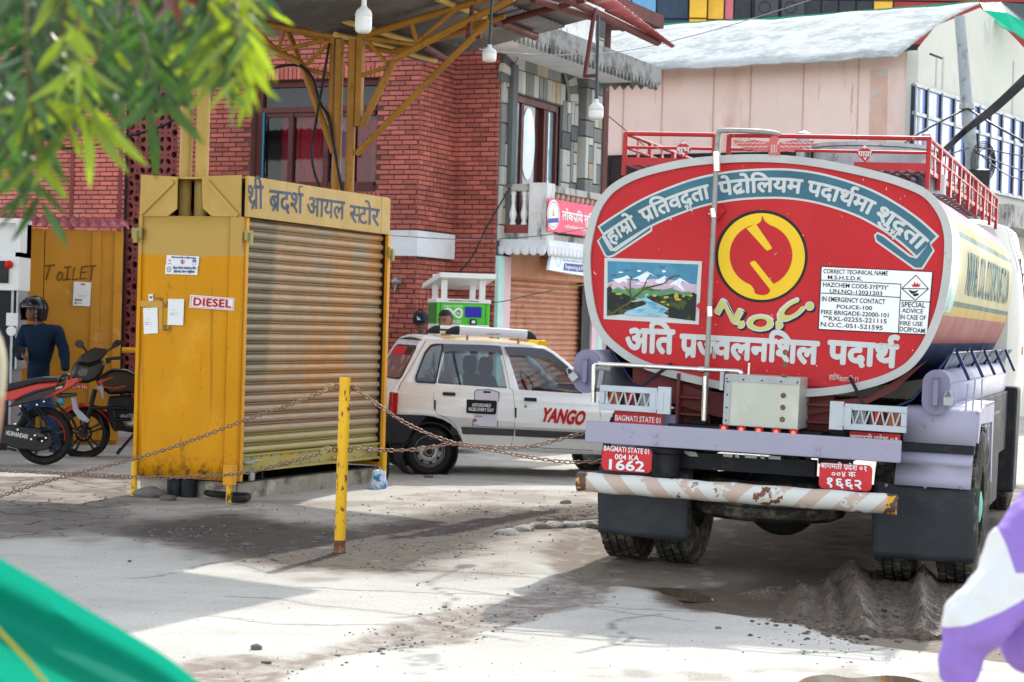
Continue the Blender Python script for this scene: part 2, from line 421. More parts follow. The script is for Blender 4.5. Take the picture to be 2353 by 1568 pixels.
def build_ground():
 ys=[2.0]
 while ys[-1]<34:ys.append(ys[-1]+(.5 if ys[-1]<6.5 else .022*(ys[-1]/9)**1.35+.004))
 while ys[-1]<900:ys.append(ys[-1]*1.25)
 ys=[-300,-60,-10]+ys
 xs=list(np.arange(-7.4,7.4,.04));q=7.5;far=[]
 while q<900:q*=1.22;far.append(q)
 xs=[-f for f in reversed(far)]+xs+far
 X,Y=np.meshgrid(np.array(xs),np.array(ys))
 far_m=(np.abs(X)<12)&(Y>0)&(Y<40)
 Z=gh_np(X,Y)*far_m
 wx=X+.30*(fbm(X,Y,2.2)-.5)+.10*(fbm(X,Y,11)-.5);wy=Y+.45*(fbm(X+9,Y,2.2)-.5)+.12*(fbm(X+5,Y,11)-.5)
 n1=fbm(X,Y,1.3,5);n2=fbm(X,Y,18,4);n3=fbm(X+40,Y,4.5,5)
 col=np.ones(X.shape+(3,))*np.array([.44,.42,.372]);col*=(1+.34*(n1-.5)+.16*(n2-.5)+.20*(fbm(X*.5,Y*2.2,2.0,4)-.5))[...,None]
 def lay(c,m):
  nonlocal col
  c=np.array(c);m=m[...,None];col=col*(1-m)+c*m
 lay([.27,.235,.20],.85*sm(-.1,.1,pip(ZW['tan'],wx,wy))*(.45+.55*sm(.42,.58,n3)))
 lay([.26,.235,.21],sm(16.5,20,Y)*.35*sm(.4,.6,n3))
 fm=sm(-.1,.1,pip(ZW['flag'],wx,wy))
 lay([.185,.158,.135],(.55+.45*sm(.4,.6,n3))*fm)
 lay([.235,.195,.16],sm(-.04,.05,pip(ZW['strip'],wx,wy))*(.5+.5*sm(.38,.55,n2)))
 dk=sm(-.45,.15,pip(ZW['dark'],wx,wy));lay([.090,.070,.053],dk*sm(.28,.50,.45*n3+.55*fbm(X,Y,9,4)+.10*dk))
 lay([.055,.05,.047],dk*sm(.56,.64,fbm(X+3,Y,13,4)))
 mud=sm(-.06,.06,pip(ZW['mud'],wx,wy));lay([.19,.155,.12],mud)
 lay([.30,.275,.24],mud*sm(.60,.66,fbm(X,Y*.6,7,4))*.7)
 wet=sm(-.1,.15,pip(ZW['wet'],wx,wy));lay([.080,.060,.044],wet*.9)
 lay([.27,.24,.20],.7*sm(-.1,.1,pip(ZW['low'],wx,wy))*sm(.42,.6,n3))
 # oil stains round the bollard and on the forecourt, tyre scuffs
 for(u,v,r,k)in((1200,1185,.5,.5),(470,1215,.7,.4),(800,1245,.8,.35),(650,1250,.9,.4),(230,1210,.9,.4),(980,1230,.7,.45),(110,1175,.5,.4),(1040,1200,.6,.5)):
  p=ground(u,v);lay([.07,.06,.055],k*sm(1,.3,np.hypot(X-p.x,(Y-p.y)*.7)/r+1.2*(n3-.5)))
 for(a,b)in(((905,1455),(985,1568)),((945,1440),(1010,1540)),((1180,1400),(1330,1352))):
  p,q_=ground(*a),ground(*b);e=q_-p;t=np.clip(((X-p.x)*e.x+(Y-p.y)*e.y)/e.length_squared,0,1)
  lay([.15,.145,.14],.60*sm(.06,.02,np.hypot(X-p.x-t*e.x,Y-p.y-t*e.y))*sm(.40,.60,n2))
 # cracks: random walks
 rs=random.Random(5)
 for(u,v,a,n_)in((900,1420,.5,14),(520,1370,-.2,20),(1330,1500,.9,14),(1010,1350,-.3,16),(1230,1395,.5,12),(1500,1470,2.7,22),(700,1350,.2,14),(1800,1500,.1,12),(300,1330,.35,10)):
  p=ground(u,v);x,y=p.x,p.y
  for _ in range(n_):
   a+=rs.uniform(-.35,.35);x2,y2=x+.11*math.cos(a),y+.11*math.sin(a)
   t=np.clip(((X-x)*(x2-x)+(Y-y)*(y2-y))/.0121,0,1)
   lay([.14,.125,.11],.65*sm(.024,.006,np.hypot(X-x-t*(x2-x),Y-y-t*(y2-y))));x,y=x2,y2
 fl=fm
 me=bpy.data.meshes.new('ground');r,c=X.shape
 vs=np.stack([X,Y,Z],-1).reshape(-1,3)
 idx=np.arange(r*c).reshape(r,c);f=np.stack([idx[:-1,:-1],idx[:-1,1:],idx[1:,1:],idx[1:,:-1]],-1).reshape(-1)
 me.vertices.add(len(vs));me.vertices.foreach_set('co',vs.ravel())
 nf=(r-1)*(c-1);me.loops.add(nf*4);me.loops.foreach_set('vertex_index',f)
 me.polygons.add(nf);me.polygons.foreach_set('loop_start',np.arange(0,nf*4,4));me.polygons.foreach_set('loop_total',np.full(nf,4))
 me.update();me.shade_smooth()
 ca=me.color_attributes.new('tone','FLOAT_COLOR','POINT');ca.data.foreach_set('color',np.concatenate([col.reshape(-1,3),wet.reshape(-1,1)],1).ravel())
 fa=me.attributes.new('flag','FLOAT','POINT');fa.data.foreach_set('value',fl.ravel())
 m=bpy.data.materials.new('ground_concrete_and_dirt');m.use_nodes=True;nt=m.node_tree;N=nt.nodes;L=nt.links;b=N['Principled BSDF']
 at=N.new('ShaderNodeAttribute');at.attribute_name='tone';af=N.new('ShaderNodeAttribute');af.attribute_name='flag'
 ge=N.new('ShaderNodeNewGeometry')
 def nz(s,d=8,rg=.65):
  n=N.new('ShaderNodeTexNoise');n.inputs['Scale'].default_value=s;n.inputs['Detail'].default_value=d;n.inputs['Roughness'].default_value=rg;L.new(ge.outputs['Position'],n.inputs['Vector']);return n.outputs[0]
 def mr(src,a,c_,lo=0.,hi=1.):
  q=N.new('ShaderNodeMapRange');q.inputs[1].default_value=a;q.inputs[2].default_value=c_;q.inputs[3].default_value=lo;q.inputs[4].default_value=hi;L.new(src,q.inputs[0]);return q.outputs[0]
 def hv(c_,f_):
  q=N.new('ShaderNodeHueSaturation');L.new(f_,q.inputs['Value']);L.new(c_,q.inputs['Color']);return q.outputs[0]
 cur=hv(at.outputs['Color'],mr(nz(55),.3,.7,.80,1.16))
 cur=hv(cur,mr(nz(230,3),.52,.70,1.0,.72))
 # cracked flagstones on the left
 vo=N.new('ShaderNodeTexVoronoi');vo.feature='DISTANCE_TO_EDGE';vo.inputs['Scale'].default_value=2.3
 wv=N.new('ShaderNodeVectorMath');wv.operation='ADD';sc_=N.new('ShaderNodeVectorMath');sc_.operation='SCALE';sc_.inputs['Scale'].default_value=.16
 nn=N.new('ShaderNodeTexNoise');nn.inputs['Scale'].default_value=5;nn.inputs['Detail'].default_value=6;L.new(ge.outputs['Position'],nn.inputs['Vector']);L.new(nn.outputs[1],sc_.inputs[0])
 L.new(ge.outputs['Position'],wv.inputs[0]);L.new(sc_.outputs[0],wv.inputs[1]);L.new(wv.outputs[0],vo.inputs['Vector'])
 ck=mr(vo.outputs['Distance'],.012,.03,1,0)
 mu=N.new('ShaderNodeMath');mu.operation='MULTIPLY';L.new(ck,mu.inputs[0]);L.new(af.outputs['Fac'],mu.inputs[1])
 mx=N.new('ShaderNodeMix');mx.data_type='RGBA';mx.inputs[7].default_value=(.07,.06,.05,1);L.new(mu.outputs[0],mx.inputs[0]);L.new(cur,mx.inputs[6])
 L.new(mx.outputs[2],b.inputs['Base Color'])
 L.new(mr(at.outputs['Alpha'],0,1,.88,.42),b.inputs['Roughness']);b.inputs['Specular IOR Level'].default_value=.12
 sb=N.new('ShaderNodeMath');sb.operation='SUBTRACT';L.new(nz(90,8,.7),sb.inputs[0]);L.new(mu.outputs[0],sb.inputs[1])
 bp=N.new('ShaderNodeBump');bp.inputs['Strength'].default_value=.5;bp.inputs['Distance'].default_value=.012;L.new(sb.outputs[0],bp.inputs['Height']);L.new(bp.outputs[0],b.inputs['Normal'])
 me.materials.append(m)
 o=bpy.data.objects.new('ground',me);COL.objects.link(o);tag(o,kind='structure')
build_ground()

m_mud=M('wet_mud',(.105,.080,.058),.5,layers=[((.145,.115,.085),8,.50,.10),((.06,.045,.035),22,.55,.06)],bump=1.0,bs=70,coords='World')
m_kerb=M('pale_kerb_concrete',(.30,.28,.25),.9,layers=[((.15,.13,.11),6,.5,.1)],bump=.6,coords='World')
m_stone=M('grey_stone',(.17,.155,.14),.9,layers=[((.12,.11,.10),9,.55,.1)],bump=.6,coords='World',island=.4,var=.1)
m_puddle=M('brown_puddle_water',(.10,.072,.045),.04,spec=.6,var=0)

def mud_ruts():
 # ridges squeezed up beside the tyre tracks, measured along the tracks
 rid=[((1952,1310),(1990,1460),.135,.13),((2115,1322),(2120,1470),.12,.11),((1850,1350),(1835,1425),.07,.12),((1905,1338),(1915,1440),.075,.07),((2262,1330),(2290,1500),.10,.12),((1740,1365),(1800,1345),.03,.12)]
 xs=np.arange(1.15,3.2,.0125);ys=np.arange(10.3,13.4,.0125)
 X,Y=np.meshgrid(xs,ys)
 n=fbm(X,Y,9,5);n2=fbm(X+7,Y,26,4)
 H=np.full(X.shape,-.03)
 for(a,b,h,w)in rid:
  p,q=ground(*a),ground(*b);e=V((q.x-p.x,q.y-p.y,0));L2=e.length_squared
  t=((X-p.x)*e.x+(Y-p.y)*e.y)/L2
  nx,ny=-e.y/math.sqrt(L2),e.x/math.sqrt(L2)
  dd=(X-p.x)*nx+(Y-p.y)*ny+.07*(fbm(X,Y,3,2)-.5)
  env=sm(-.12,.08,t)*sm(1.12,.82,t)
  prof=np.exp(-(np.abs(dd)/(w*.62))**1.6*1.1)
  tread=.017*np.sin(t*math.sqrt(L2)*118+10*np.abs(dd))*sm(.01,.04,dd)*sm(.17,.11,dd)
  H=np.maximum(H,h*.92*env*prof*(.55+.8*n)+tread*env*sm(.03,.15,prof)+(.055*(n2-.5)+.035*(fbm(X,Y,70,2)-.5))*env*sm(.15,.6,prof)*(1-.7*sm(.0,.04,dd))-.018)
 base=sm(-.05,.10,pip(gpoly([(1770,1395),(1800,1345),(1990,1325),(2160,1330),(2300,1340),(2320,1500),(2120,1490),(1960,1470),(1850,1440),(1760,1425)]),X+.08*(n-.5),Y+.12*(n-.5)))
 H=np.maximum(H,base*(.004+.006*np.sin(Y*62+3*np.abs(np.sin(X*14)))*sm(.45,.6,fbm(X,Y,3,2))+.03*(n2-.45)+.012*(fbm(X,Y,70,2)-.5))-.03*(1-base))
 Z=H+gh_np(X,Y)*.6
 edge=np.minimum(np.minimum(X-xs[0],xs[-1]-X),np.minimum(Y-ys[0],ys[-1]-Y))
 Z=np.where(H<-.016,-.08,Z);Z=np.where(edge<.03,-.08,Z)
 mb=MB();r,c=X.shape
 keep=(Z>-.075);k4=keep[:-1,:-1]|keep[1:,:-1]|keep[:-1,1:]|keep[1:,1:]
 idx=np.arange(r*c).reshape(r,c)
 mb.v=[tuple(p)for p in np.stack([X,Y,Z],-1).reshape(-1,3)]
 mb.f=[(int(idx[i,j]),int(idx[i,j+1]),int(idx[i+1,j+1]),int(idx[i+1,j]))for i,j in zip(*np.nonzero(k4))]
 o=part('mud',mb,m_mud,None,smooth=70,recalc=False);tag(o,kind='stuff')
mud_ruts()

def rock(mb,p,r,rs,sq=.6):
 bm=bmesh.new();bmesh.ops.create_icosphere(bm,subdivisions=1 if r<.04 else 2,radius=1)
 sx,sy=rs.uniform(.7,1.3),rs.uniform(.7,1.3);a=rs.uniform(0,6.3);sd_=V((rs.uniform(0,99),0,0))
 vs=[]
 for v in bm.verts:
  k=1+.35*(noise.noise(v.co*1.6+sd_));q=V((v.co.x*sx*k,v.co.y*sy*k,v.co.z*sq*k))*r
  vs.append(V(p)+V((q.x*math.cos(a)-q.y*math.sin(a),q.x*math.sin(a)+q.y*math.cos(a),q.z)))
 bm.verts.index_update();fs=[tuple(v.index for v in f.verts)for f in bm.faces];bm.free()
 mb.add(vs,fs)
def gravel():
 rs=random.Random(11);mb=MB();n=0
 P=[ZW['dark'],ZW['strip'],ZW['mud'],ZW['tan']];w=[900,260,260,500]
 for poly,cnt in zip(P,w):
  x0,x1=min(p[0]for p in poly),max(p[0]for p in poly);y0,y1=min(p[1]for p in poly),max(p[1]for p in poly)
  k=0;t=0
  while k<cnt and t<cnt*12:
   t+=1;X=np.array([rs.uniform(x0,x1)]);Y=np.array([rs.uniform(y0,y1)])
   if pip(poly,X,Y)[0]<-.1 or fbm(X,Y,3)[0]<.47:continue
   r=rs.choice([.004,.005,.006,.008,.011]);rock(mb,(X[0],Y[0],gh(X[0],Y[0])+r*.2),r,rs);k+=1
 for _ in range(160):
  p=ground(rs.uniform(-50,2300),rs.uniform(1250,1566));r=rs.choice([.003,.004,.005]);rock(mb,(p.x,p.y,gh(p.x,p.y)+r*.2),r,rs)
 solo('gravel',mb,m_stone,None,None,kind='stuff',smooth=60)
gravel()
def clods():
 rs=random.Random(17);mb=MB()
 for _ in range(260):
  u=rs.gauss(1960,110);v=rs.gauss(1450,32)
  if u>2300 or v<1380:continue
  p=ground(u,v);r=rs.choice([.006,.009,.013,.02])*(1.0 if v<1470 else .5);rock(mb,(p.x,p.y,gh(p.x,p.y)+(.02 if v<1450 else .0)),r,rs)
 tag(part('mud_clods',mb,m_mud,None,smooth=60),kind='stuff')
clods()
def stones():
 rs=random.Random(4)
 L_=[(590,1492,.024,'dark pebble at the near edge of the dirt strip crossing the pale concrete'),(1022,1395,.012,'small brown stone beside the dirt strip below the yellow bollard'),(612,1517,.014,'grey pebble in the dirt strip nearest the green tarpaulin'),
  (297,1291,.012,'tiny stone alone on the pale concrete at left'),(345,1143,.075,'broken concrete lump under the left end of the yellow kiosk'),(385,1150,.045,'small dark rubble lump beside the kiosk column foot'),
  (1300,1157,.03,'flat sliver of stone on sunlit ground left of the tanker'),(985,1097,.03,'flat grey stone in front of the taxi rear wheel'),(1990,1460,.02,'clod of mud in front of the tyre track'),(1650,1445,.012,'small clod near the shadow edge of the tanker')]
 for u,v,r,lab in L_:
  p=ground(u,v);mb=MB();rock(mb,(p.x,p.y,gh(p.x,p.y)+r*.35),r*1.6,rs,.5)
  solo('stone',mb,m_stone,lab,'stone',smooth=50)
 k=[(1165,1226),(1202,1218),(1238,1212),(1275,1210),(1312,1209),(1345,1208),(1372,1206)]
 o_=['leftmost','second','third','fourth','fifth','sixth','last']
 for i,(u,v)in enumerate(k):
  p=ground(u,v);mb=MB();rock(mb,(p.x,p.y,.0),.10,rs,.38)
  solo('kerb_stone',mb,m_kerb,'rounded concrete kerb stone %s from the left in the row running to the tanker mudflap'%o_[i],'kerb stone','broken kerb stones beside the puddle',smooth=60)
stones()
for pts,lab in(([(1236,1186),(1290,1181),(1372,1182),(1400,1196),(1380,1206),(1290,1205),(1240,1198)],'muddy puddle behind the kerb stones beside the tanker'),
    ([(1500,1346),(1555,1344),(1615,1358),(1640,1372),(1590,1376),(1535,1366)],'brown puddle in the shade behind the tanker'),
    ([(1850,1560),(1900,1552),(1960,1560),(2040,1554),(2100,1562),(2120,1578),(1980,1590),(1840,1580)],'shallow puddle at the bottom edge near the purple jacket')):
 q=[(ground(u,v).x,ground(u,v).y)for u,v in pts];q=cr2(q,5);mb=MB();mb.poly([(x,y,.004)for x,y in q])
 z=sum(gh(x,y)for x,y in q)/len(q)-.004
 o=solo('puddle',mb,m_puddle,lab,'puddle',kind='structure');o.location.z=z+.004
# ---------------------------------------------------------------- brick building
YAW=24.2
BF=Fr((-.24,25.5,0),-YAW)  # x along the street front, y into the block; origin where brick meets the stone wall
m_brick=M('painted_red_brick',(.37,.108,.082),.72,layers=[((.16,.035,.03),2.2,.56,.2,(1,1,.5),.7),((.48,.16,.12),30,.64,.08,None,.5)],island=.24,var=.2,vs=.9,bump=.4,bs=50,coords='World')
m_brickp=M('sunfaded_pink_brick',(.58,.17,.14),.75,layers=[((.66,.30,.25),1.6,.50,.25,None,.7),((.25,.05,.04),26,.66,.08)],island=.2,var=.12,vs=1.2,bump=.4,bs=50,coords='World')
m_mortar=M('red_washed_mortar',(.125,.053,.046),.9,var=.2,coords='World')
m_jali=M('red_washed_concrete_screen',(.21,.055,.05),.8,layers=[((.11,.03,.03),4,.55,.15)],bump=.3,coords='World')
m_winframe=M('brown_window_frame',(.095,.026,.024),.5,layers=[((.05,.02,.02),8,.55,.1)],coords='World')
m_curtain=M('red_curtain',(.30,.012,.02),.8,var=.3,vs=9,coords='World',stretch=(1,1,.1))
m_curtain2=M('pink_curtain',(.30,.17,.22),.8,var=.1,coords='World')
m_pane=thin_glass('window_glass')
m_inside=M('dim_interior',(.035,.028,.028),.9,var=0)
m_wsash=M('whitewashed_band',(.62,.64,.66),.75,layers=[((.30,.30,.30),5,.62,.12,(1,1,.4))],coords='World')

brick_b=thing('brick_building','red painted brick building with a pierced screen and red curtained window behind the kiosk','building',BF)
BW=MB();BRK=[]  # bricks: (frame, x0, x1, z0, z1, y, header)
YA=-.979  # plane of the projecting front
XA=-.644
fA=Fr(BF.P(0,YA,0),-YAW);fC=BF;fB=BF.face(XA)  # fB: x runs with the depth, from -0.979 to 0
def bricks(fr,x0,x1,z0,z1,holes=(),Lb=.205,hb=.062,dep=.02,mixh=0.0,seed=1):
 rs=random.Random(seed);j=.009;row=0;z=z0
 while z<z1-.02:
  x=x0-(Lb*.5 if row%2 else 0)-rs.uniform(0,.02);zz_=z+rs.uniform(-.002,.002)
  while x<x1:
   L_=Lb*.49 if rs.random()<mixh else Lb*rs.uniform(.95,1.04)
   a,b=max(x,x0),min(x+L_-j,x1)
   if b-a>.025 and not any(hx0<(a+b)/2<hx1 and hz0<z+hb/2<hz1 for hx0,hx1,hz0,hz1 in holes):
    for hx0,hx1,hz0,hz1 in holes:
     if hz0<z+hb/2<hz1:
      if a<hx0<b:b=hx0
      if a<hx1<b:a=hx1
    BRK.append((fr,a,b,zz_,min(zz_+hb-j,z1),dep+rs.uniform(-.004,.004)))
   x+=L_
  z+=hb;row+=1
def wl(fr,u,v,y=0):return fr.hit(u,v,y)
# openings in the front plane, measured
wx0=fA.hit(578,300)[0];wx1=fA.hit(868,300)[0];wz0=fA.hit(720,440)[1];wz1=fA.hit(720,183)[1]
jx0=fA.hit(291,400)[0];jx1=fA.hit(406,400)[0]
px0=fA.hit(52,400)[0];lx0=fA.hit(-60,400)[0]
TOPZ=6.2
bricks(fA,jx1+.01,XA,0.1,5.2,[(wx0,wx1,wz0-.17,wz1+.17)],seed=2)
bricks(fC,XA,0,0.1,5.3,seed=3)
bricks(fB,YA,0,0.1,5.2,mixh=.55,seed=4,holes=[(-2,.1,2.33,2.70)])
nA=len(BRK)
bricks(fA,lx0,jx0-.01,0.1,5.2,seed=5)
# soldier courses above and below the window
rs_=random.Random(8)
for zz0,zz1 in((wz1+.005,wz1+.165),(wz0-.165,wz0-.005)):
 x=wx0-.02
 while x<wx1+.02:
  BRK.append((fA,x,x+.055,zz0,zz1,.026));x+=.063
vis=[]
for i,(fr,a,b,z0,z1,d)in enumerate(BRK):
 u,v,dd=proj(fr.P((a+b)/2,0,(z0+z1)/2))
 u1=proj(fr.P(b,0,z0))[0];u0=proj(fr.P(a,0,z0))[0]
 ok=(-5<u<1150 and-5<v<1000)and not(310<u<895 and 405<v)and not(u<620 and v<230)and not(u>560 and v<120)
 if ok:vis.append((-(u1-u0),i))
vis.sort();single=set(i for _,i in vis[:296])
unit={}
for i,(fr,a,b,z0,z1,d)in enumerate(BRK):
 mt=m_brickp if(i>=nA and fr is fA and b<jx1)else m_brick
 if i in single:
  key=(round((b-a)/.01),round((z1-z0)/.01),mt.name)
  if key not in unit:
   mb=MB();w,h=(b-a)/2,(z1-z0)/2;c=.004
   pts=[(-w,0,-h),(w,0,-h),(w,0,h),(-w,0,h),(-w+c,-d,-h+c),(w-c,-d,-h+c),(w-c,-d,h-c),(-w+c,-d,h-c)]
   mb.add(pts,[(4,5,6,7),(0,1,5,4),(1,2,6,5),(2,3,7,6),(3,0,4,7),(3,2,1,0)])
   unit[key]=fmesh('brick',mb,mt)
  o=bpy.data.objects.new('brick',unit[key]);COL.objects.link(o);o.parent=brick_b
  p=fr.P((a+b)/2,0,(z0+z1)/2);m4=fr.mat();m4.translation=p
  o.matrix_local=WM[brick_b].inverted()@m4
 else:BW.add([fr.P(x,-y,z)for(x,y,z)in((a,0,z0),(b,0,z0),(b,0,z1),(a,0,z1),(a+.004,d,z0+.004),(b-.004,d,z0+.004),(b-.004,d,z1-.004),(a+.004,d,z1-.004))],[(4,5,6,7),(0,1,5,4),(1,2,6,5),(2,3,7,6),(3,0,4,7)])if mt is m_brick else None
BP=MB()
for i,(fr,a,b,z0,z1,d)in enumerate(BRK):
 if i not in single and i>=nA and fr is fA and b<jx1:
  BP.add([fr.P(x,-y,z)for(x,y,z)in((a,0,z0),(b,0,z0),(b,0,z1),(a,0,z1),(a+.004,d,z0+.004),(b-.004,d,z0+.004),(b-.004,d,z1-.004),(a+.004,d,z1-.004))],[(4,5,6,7),(0,1,5,4),(1,2,6,5),(2,3,7,6),(3,0,4,7)])
part('brickwork',BW,m_brick,brick_b,kind='stuff',recalc=False)
part('pink_brickwork',BP,m_brickp,brick_b,kind='stuff',recalc=False)
# mortar-faced wall with the openings left out
mb=MB()
plate(mb,fA,[[(lx0-3,0),(jx0,0),(jx0,TOPZ),(lx0-3,TOPZ)]],.0,0)
plate(mb,fA,[[(jx1,0),(XA,0),(XA,TOPZ),(jx1,TOPZ)],[(wx0,wz0),(wx1,wz0),(wx1,wz1),(wx0,wz1)]],.0,0)
plate(mb,fB,[[(YA,0),(0,0),(0,TOPZ),(YA,TOPZ)]],0,0)
plate(mb,fC,[[(XA,0),(0,0),(0,TOPZ),(XA,TOPZ)]],0,0)
for(a,b,c,d)in((wx0,wx0,wz0,wz1),(wx1,wx1,wz0,wz1)):mb.poly([fA.P(a,0,c),fA.P(a,.25,c),fA.P(a,.25,d),fA.P(a,0,d)])
for z in(wz0,wz1):mb.poly([fA.P(wx0,0,z),fA.P(wx1,0,z),fA.P(wx1,.25,z),fA.P(wx0,.25,z)])
mb.box(BF,lx0-3,XA+.0,YA+6.2,YA+6.4,0,TOPZ);mb.box(BF,lx0-3,0,YA+.5,6,TOPZ,TOPZ+.2)
mb.poly([BF.P(lx0-3,YA,0),BF.P(lx0-3,6,0),BF.P(lx0-3,6,TOPZ),BF.P(lx0-3,YA,TOPZ)])
part('wall',mb,m_mortar,brick_b,recalc=False)
# raised dark strips painting the shade of recessed grooves between the pink piers
mb=MB()
for u in(168,279):x=fA.hit(u,400)[0];mb.box(fA,x-.03,x+.03,-.028,-.002,.1,5.2)
part('groove_shade_strip',mb,m_jali,brick_b)
# pierced concrete screen made of square blocks
cell=(jx1-jx0)/2.72
def jali_cell():
 c=cell;h=c/2;loops=[[(-h,-h),(h,-h),(h,h),(-h,h)]]
 loops.append(circle(0,0,c*.15,14))
 for k in range(4):
  a0=math.pi/2*k
  def rt(x,y):return(x*math.cos(a0)-y*math.sin(a0),x*math.sin(a0)+y*math.cos(a0))
  pet=[(.20,.25),(.245,.20),(.32,.17),(.42,.17),(.43,.30),(.38,.38),(.30,.43),(.17,.42),(.17,.32)]
  loops.append([rt(x*c,y*c)for x,y in pet])
  loops.append([rt(x*c,y*c)for x,y in((.27,-.055),(.40,0),(.27,.055))])
 return loops
vsj,fsj=fill2d(jali_cell(),.07)
mj=MB();mj.add([(a,-c,b)for a,b,c in vsj],fsj);jme=fmesh('screen_block',mj,m_jali)
zc=.45;zt=fA.hit(350,220)[1];row=0
while zc<zt+cell:
 for k in range(3):
  x=jx0+cell*(k+.5)
  if k==2:x-=cell*.01
  o=bpy.data.objects.new('screen_block',jme);COL.objects.link(o);o.parent=brick_b
  m4=fA.mat();m4.translation=fA.P(x,.06,zc);o.matrix_local=WM[brick_b].inverted()@m4
 zc+=cell;row+=1
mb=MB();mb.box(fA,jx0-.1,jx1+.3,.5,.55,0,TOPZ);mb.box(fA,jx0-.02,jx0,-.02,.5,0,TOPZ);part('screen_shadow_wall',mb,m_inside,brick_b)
mb=MB();mb.box(fA,jx0,jx1+.06,.0,.12,0,.45-cell/2);part('screen_plinth',mb,m_jali,brick_b)
# white band at floor level
mb=MB();zb0,zb1=2.36,2.68
mb.box(BF,XA+.02,XA+.075,YA-.10,-.02,zb0,zb1);mb.box(BF,XA-.36,XA+.073,YA-.11,YA-.03,zb0,zb1);part('floor_band',mb,m_wsash,brick_b,bevel=.006)
mb=MB()
for i in range(4):mb.lathe(BF.P(XA-.38-.10*i,YA-.11,zb0+.20),BF.ay,[(.0,-.03),(.045,-.02),(.05,.0)],12)
mb.box(BF,XA-.85,XA-.36,YA-.09,YA-.04,zb0+.18,zb1-.002);part('band_ornament',mb,m_wsash,brick_b,smooth=40)
# window
def window(parent):
 w=wx1-wx0;h=wz1-wz0
 mb=MB();Y0,Y1=.10,.17
 mb.box(fA,wx0,wx0+.10,Y0,Y1,wz0,wz1);mb.box(fA,wx1-.07,wx1,Y0,Y1,wz0,wz1);mb.box(fA,wx0+.10,wx1-.07,Y0,Y1,wz0,wz0+.07);mb.box(fA,wx0+.10,wx1-.07,Y0,Y1,wz1-.08,wz1)
 zt_=fA.hit(700,250)[1];mb.box(fA,wx0+.10,wx1-.07,Y0-.01,Y1,zt_-.035,zt_+.035)
 fr_=part('window',mb,m_winframe,parent,bevel=.004)
 mb=MB();xs=[fA.hit(u,300)[0]for u in(658,740,800)]
 for x in xs:mb.box(fA,x-.035,x+.035,Y0+.005,Y1-.01,wz0+.07,zt_-.035)
 for a,b in zip([wx0+.10]+xs,xs+[wx1-.07]):
  mb.box(fA,a+.035,b-.035,Y0+.02,Y1-.02,wz0+.07,wz0+.13);mb.box(fA,a+.035,b-.035,Y0+.02,Y1-.02,zt_-.09,zt_-.035)
 part('sash',mb,m_winframe,fr_)
 for a,b in zip([wx0+.10]+xs,xs+[wx1-.07]):
  mb=MB();mb.poly([fA.P(a,.15,wz0+.1),fA.P(b,.15,wz0+.1),fA.P(b,.15,zt_),fA.P(a,.15,zt_)]);part('pane',mb,m_glassw,fr_,recalc=False)
 mb=MB();mb.poly([fA.P(wx0+.05,.15,zt_),fA.P(wx1-.05,.15,zt_),fA.P(wx1-.05,.15,wz1-.02),fA.P(wx0+.05,.15,wz1-.02)]);part('pane',mb,m_glassw,fr_,recalc=False)
 mb=MB();mb.box(fA,wx0+.11,wx0+.135,.09,.10,wz0+.08,zt_-.02);part('blue_pipe',mb,M('blue_strip',(.02,.20,.30)),fr_)
 for(u0,u1,mt)in((628,655,m_curtain),(664,735,m_curtain),(745,800,m_curtain2),(803,862,m_curtain)):
  a,b=fA.hit(u0,300)[0],fA.hit(u1,300)[0];rows=[]
  for z in(wz0,(wz0+zt_)/2,zt_):rows.append([fA.P(a+(b-a)*t/24,.22+.018*math.sin(t*1.7+u0),z)for t in range(25)])
  mb=MB();mb.grid(rows);part('curtain',mb,mt,fr_,smooth=80,recalc=False)
 mb=MB();mb.box(fA,wx0-.2,wx1+.2,.5,.52,wz0-.2,wz1+.2);part('room_wall',mb,m_inside,fr_)
m_glassw=thin_glass('curtained_window_glass',(.8,.82,.88),.03)
window(brick_b)
# lamp bracket on the wall
mb=MB();p=fA.hit(*RN(290,1425),-.02);mb.lathe(fA.P(p[0],-.02,p[1]),-fA.ay,[(.05,0),(.05,.03),(.03,.08),(.045,.12),(.0,.14)],12);mb.tube([fA.P(p[0]-.03,-.05,p[1]-.03),fA.P(p[0]-.05,-.05,p[1]-.13)],.012)
tag(part('wall_bracket',mb,m_steel,None,smooth=40),'small grey electrical bracket on the brick wall right of the kiosk','wall bracket')

# ---------------------------------------------------------------- stone-clad balcony building, its wall runs away from the street
SF=BF.face(0.0)  # x with the depth, y into the wall, seen from the right
st_cols={'light':(.40,.40,.365),'grey':(.19,.195,.19),'dark':(.105,.11,.11),'tan':(.36,.29,.21)}
m_st={k:M('cladding_stone_'+k,c,.8,layers=[((.12,.12,.12),20,.64,.1,None,.6)],island=.15,bump=.5,bs=45,coords='World')for k,c in st_cols.items()}
m_joint=M('dark_joint',(.07,.07,.068),.9,coords='World')
m_peach=M('peach_wall_paint',(.55,.27,.17),.7,layers=[((.32,.15,.09),4,.56,.12),((.7,.42,.3),9,.62,.1)],bump=.3,coords='World')
balc=thing('shop_building','stone-clad building with sliding balcony door above a closed peach shutter','building',SF)
sz0=SF.hit(1150,555)[1];LS=SF.hit(1367,300)[0];ZS=SF.hit(1144,103)[1]+.05
dx0,dz1=SF.hit(*RM(700,735));dx1=SF.hit(*RM(1060,850))[0];dz1=SF.hit(*RM(880,785))[1]
dz0=2.95
mb=MB();plate(mb,SF,[[(0,0),(LS,0),(LS,ZS+.8),(0,ZS+.8)],[(dx0,dz0),(dx1,dz0),(dx1,dz1),(dx0,dz1)],[(.25,.02),(LS-.3,.02),(LS-.3,2.28),(.25,2.28)]],0,0)
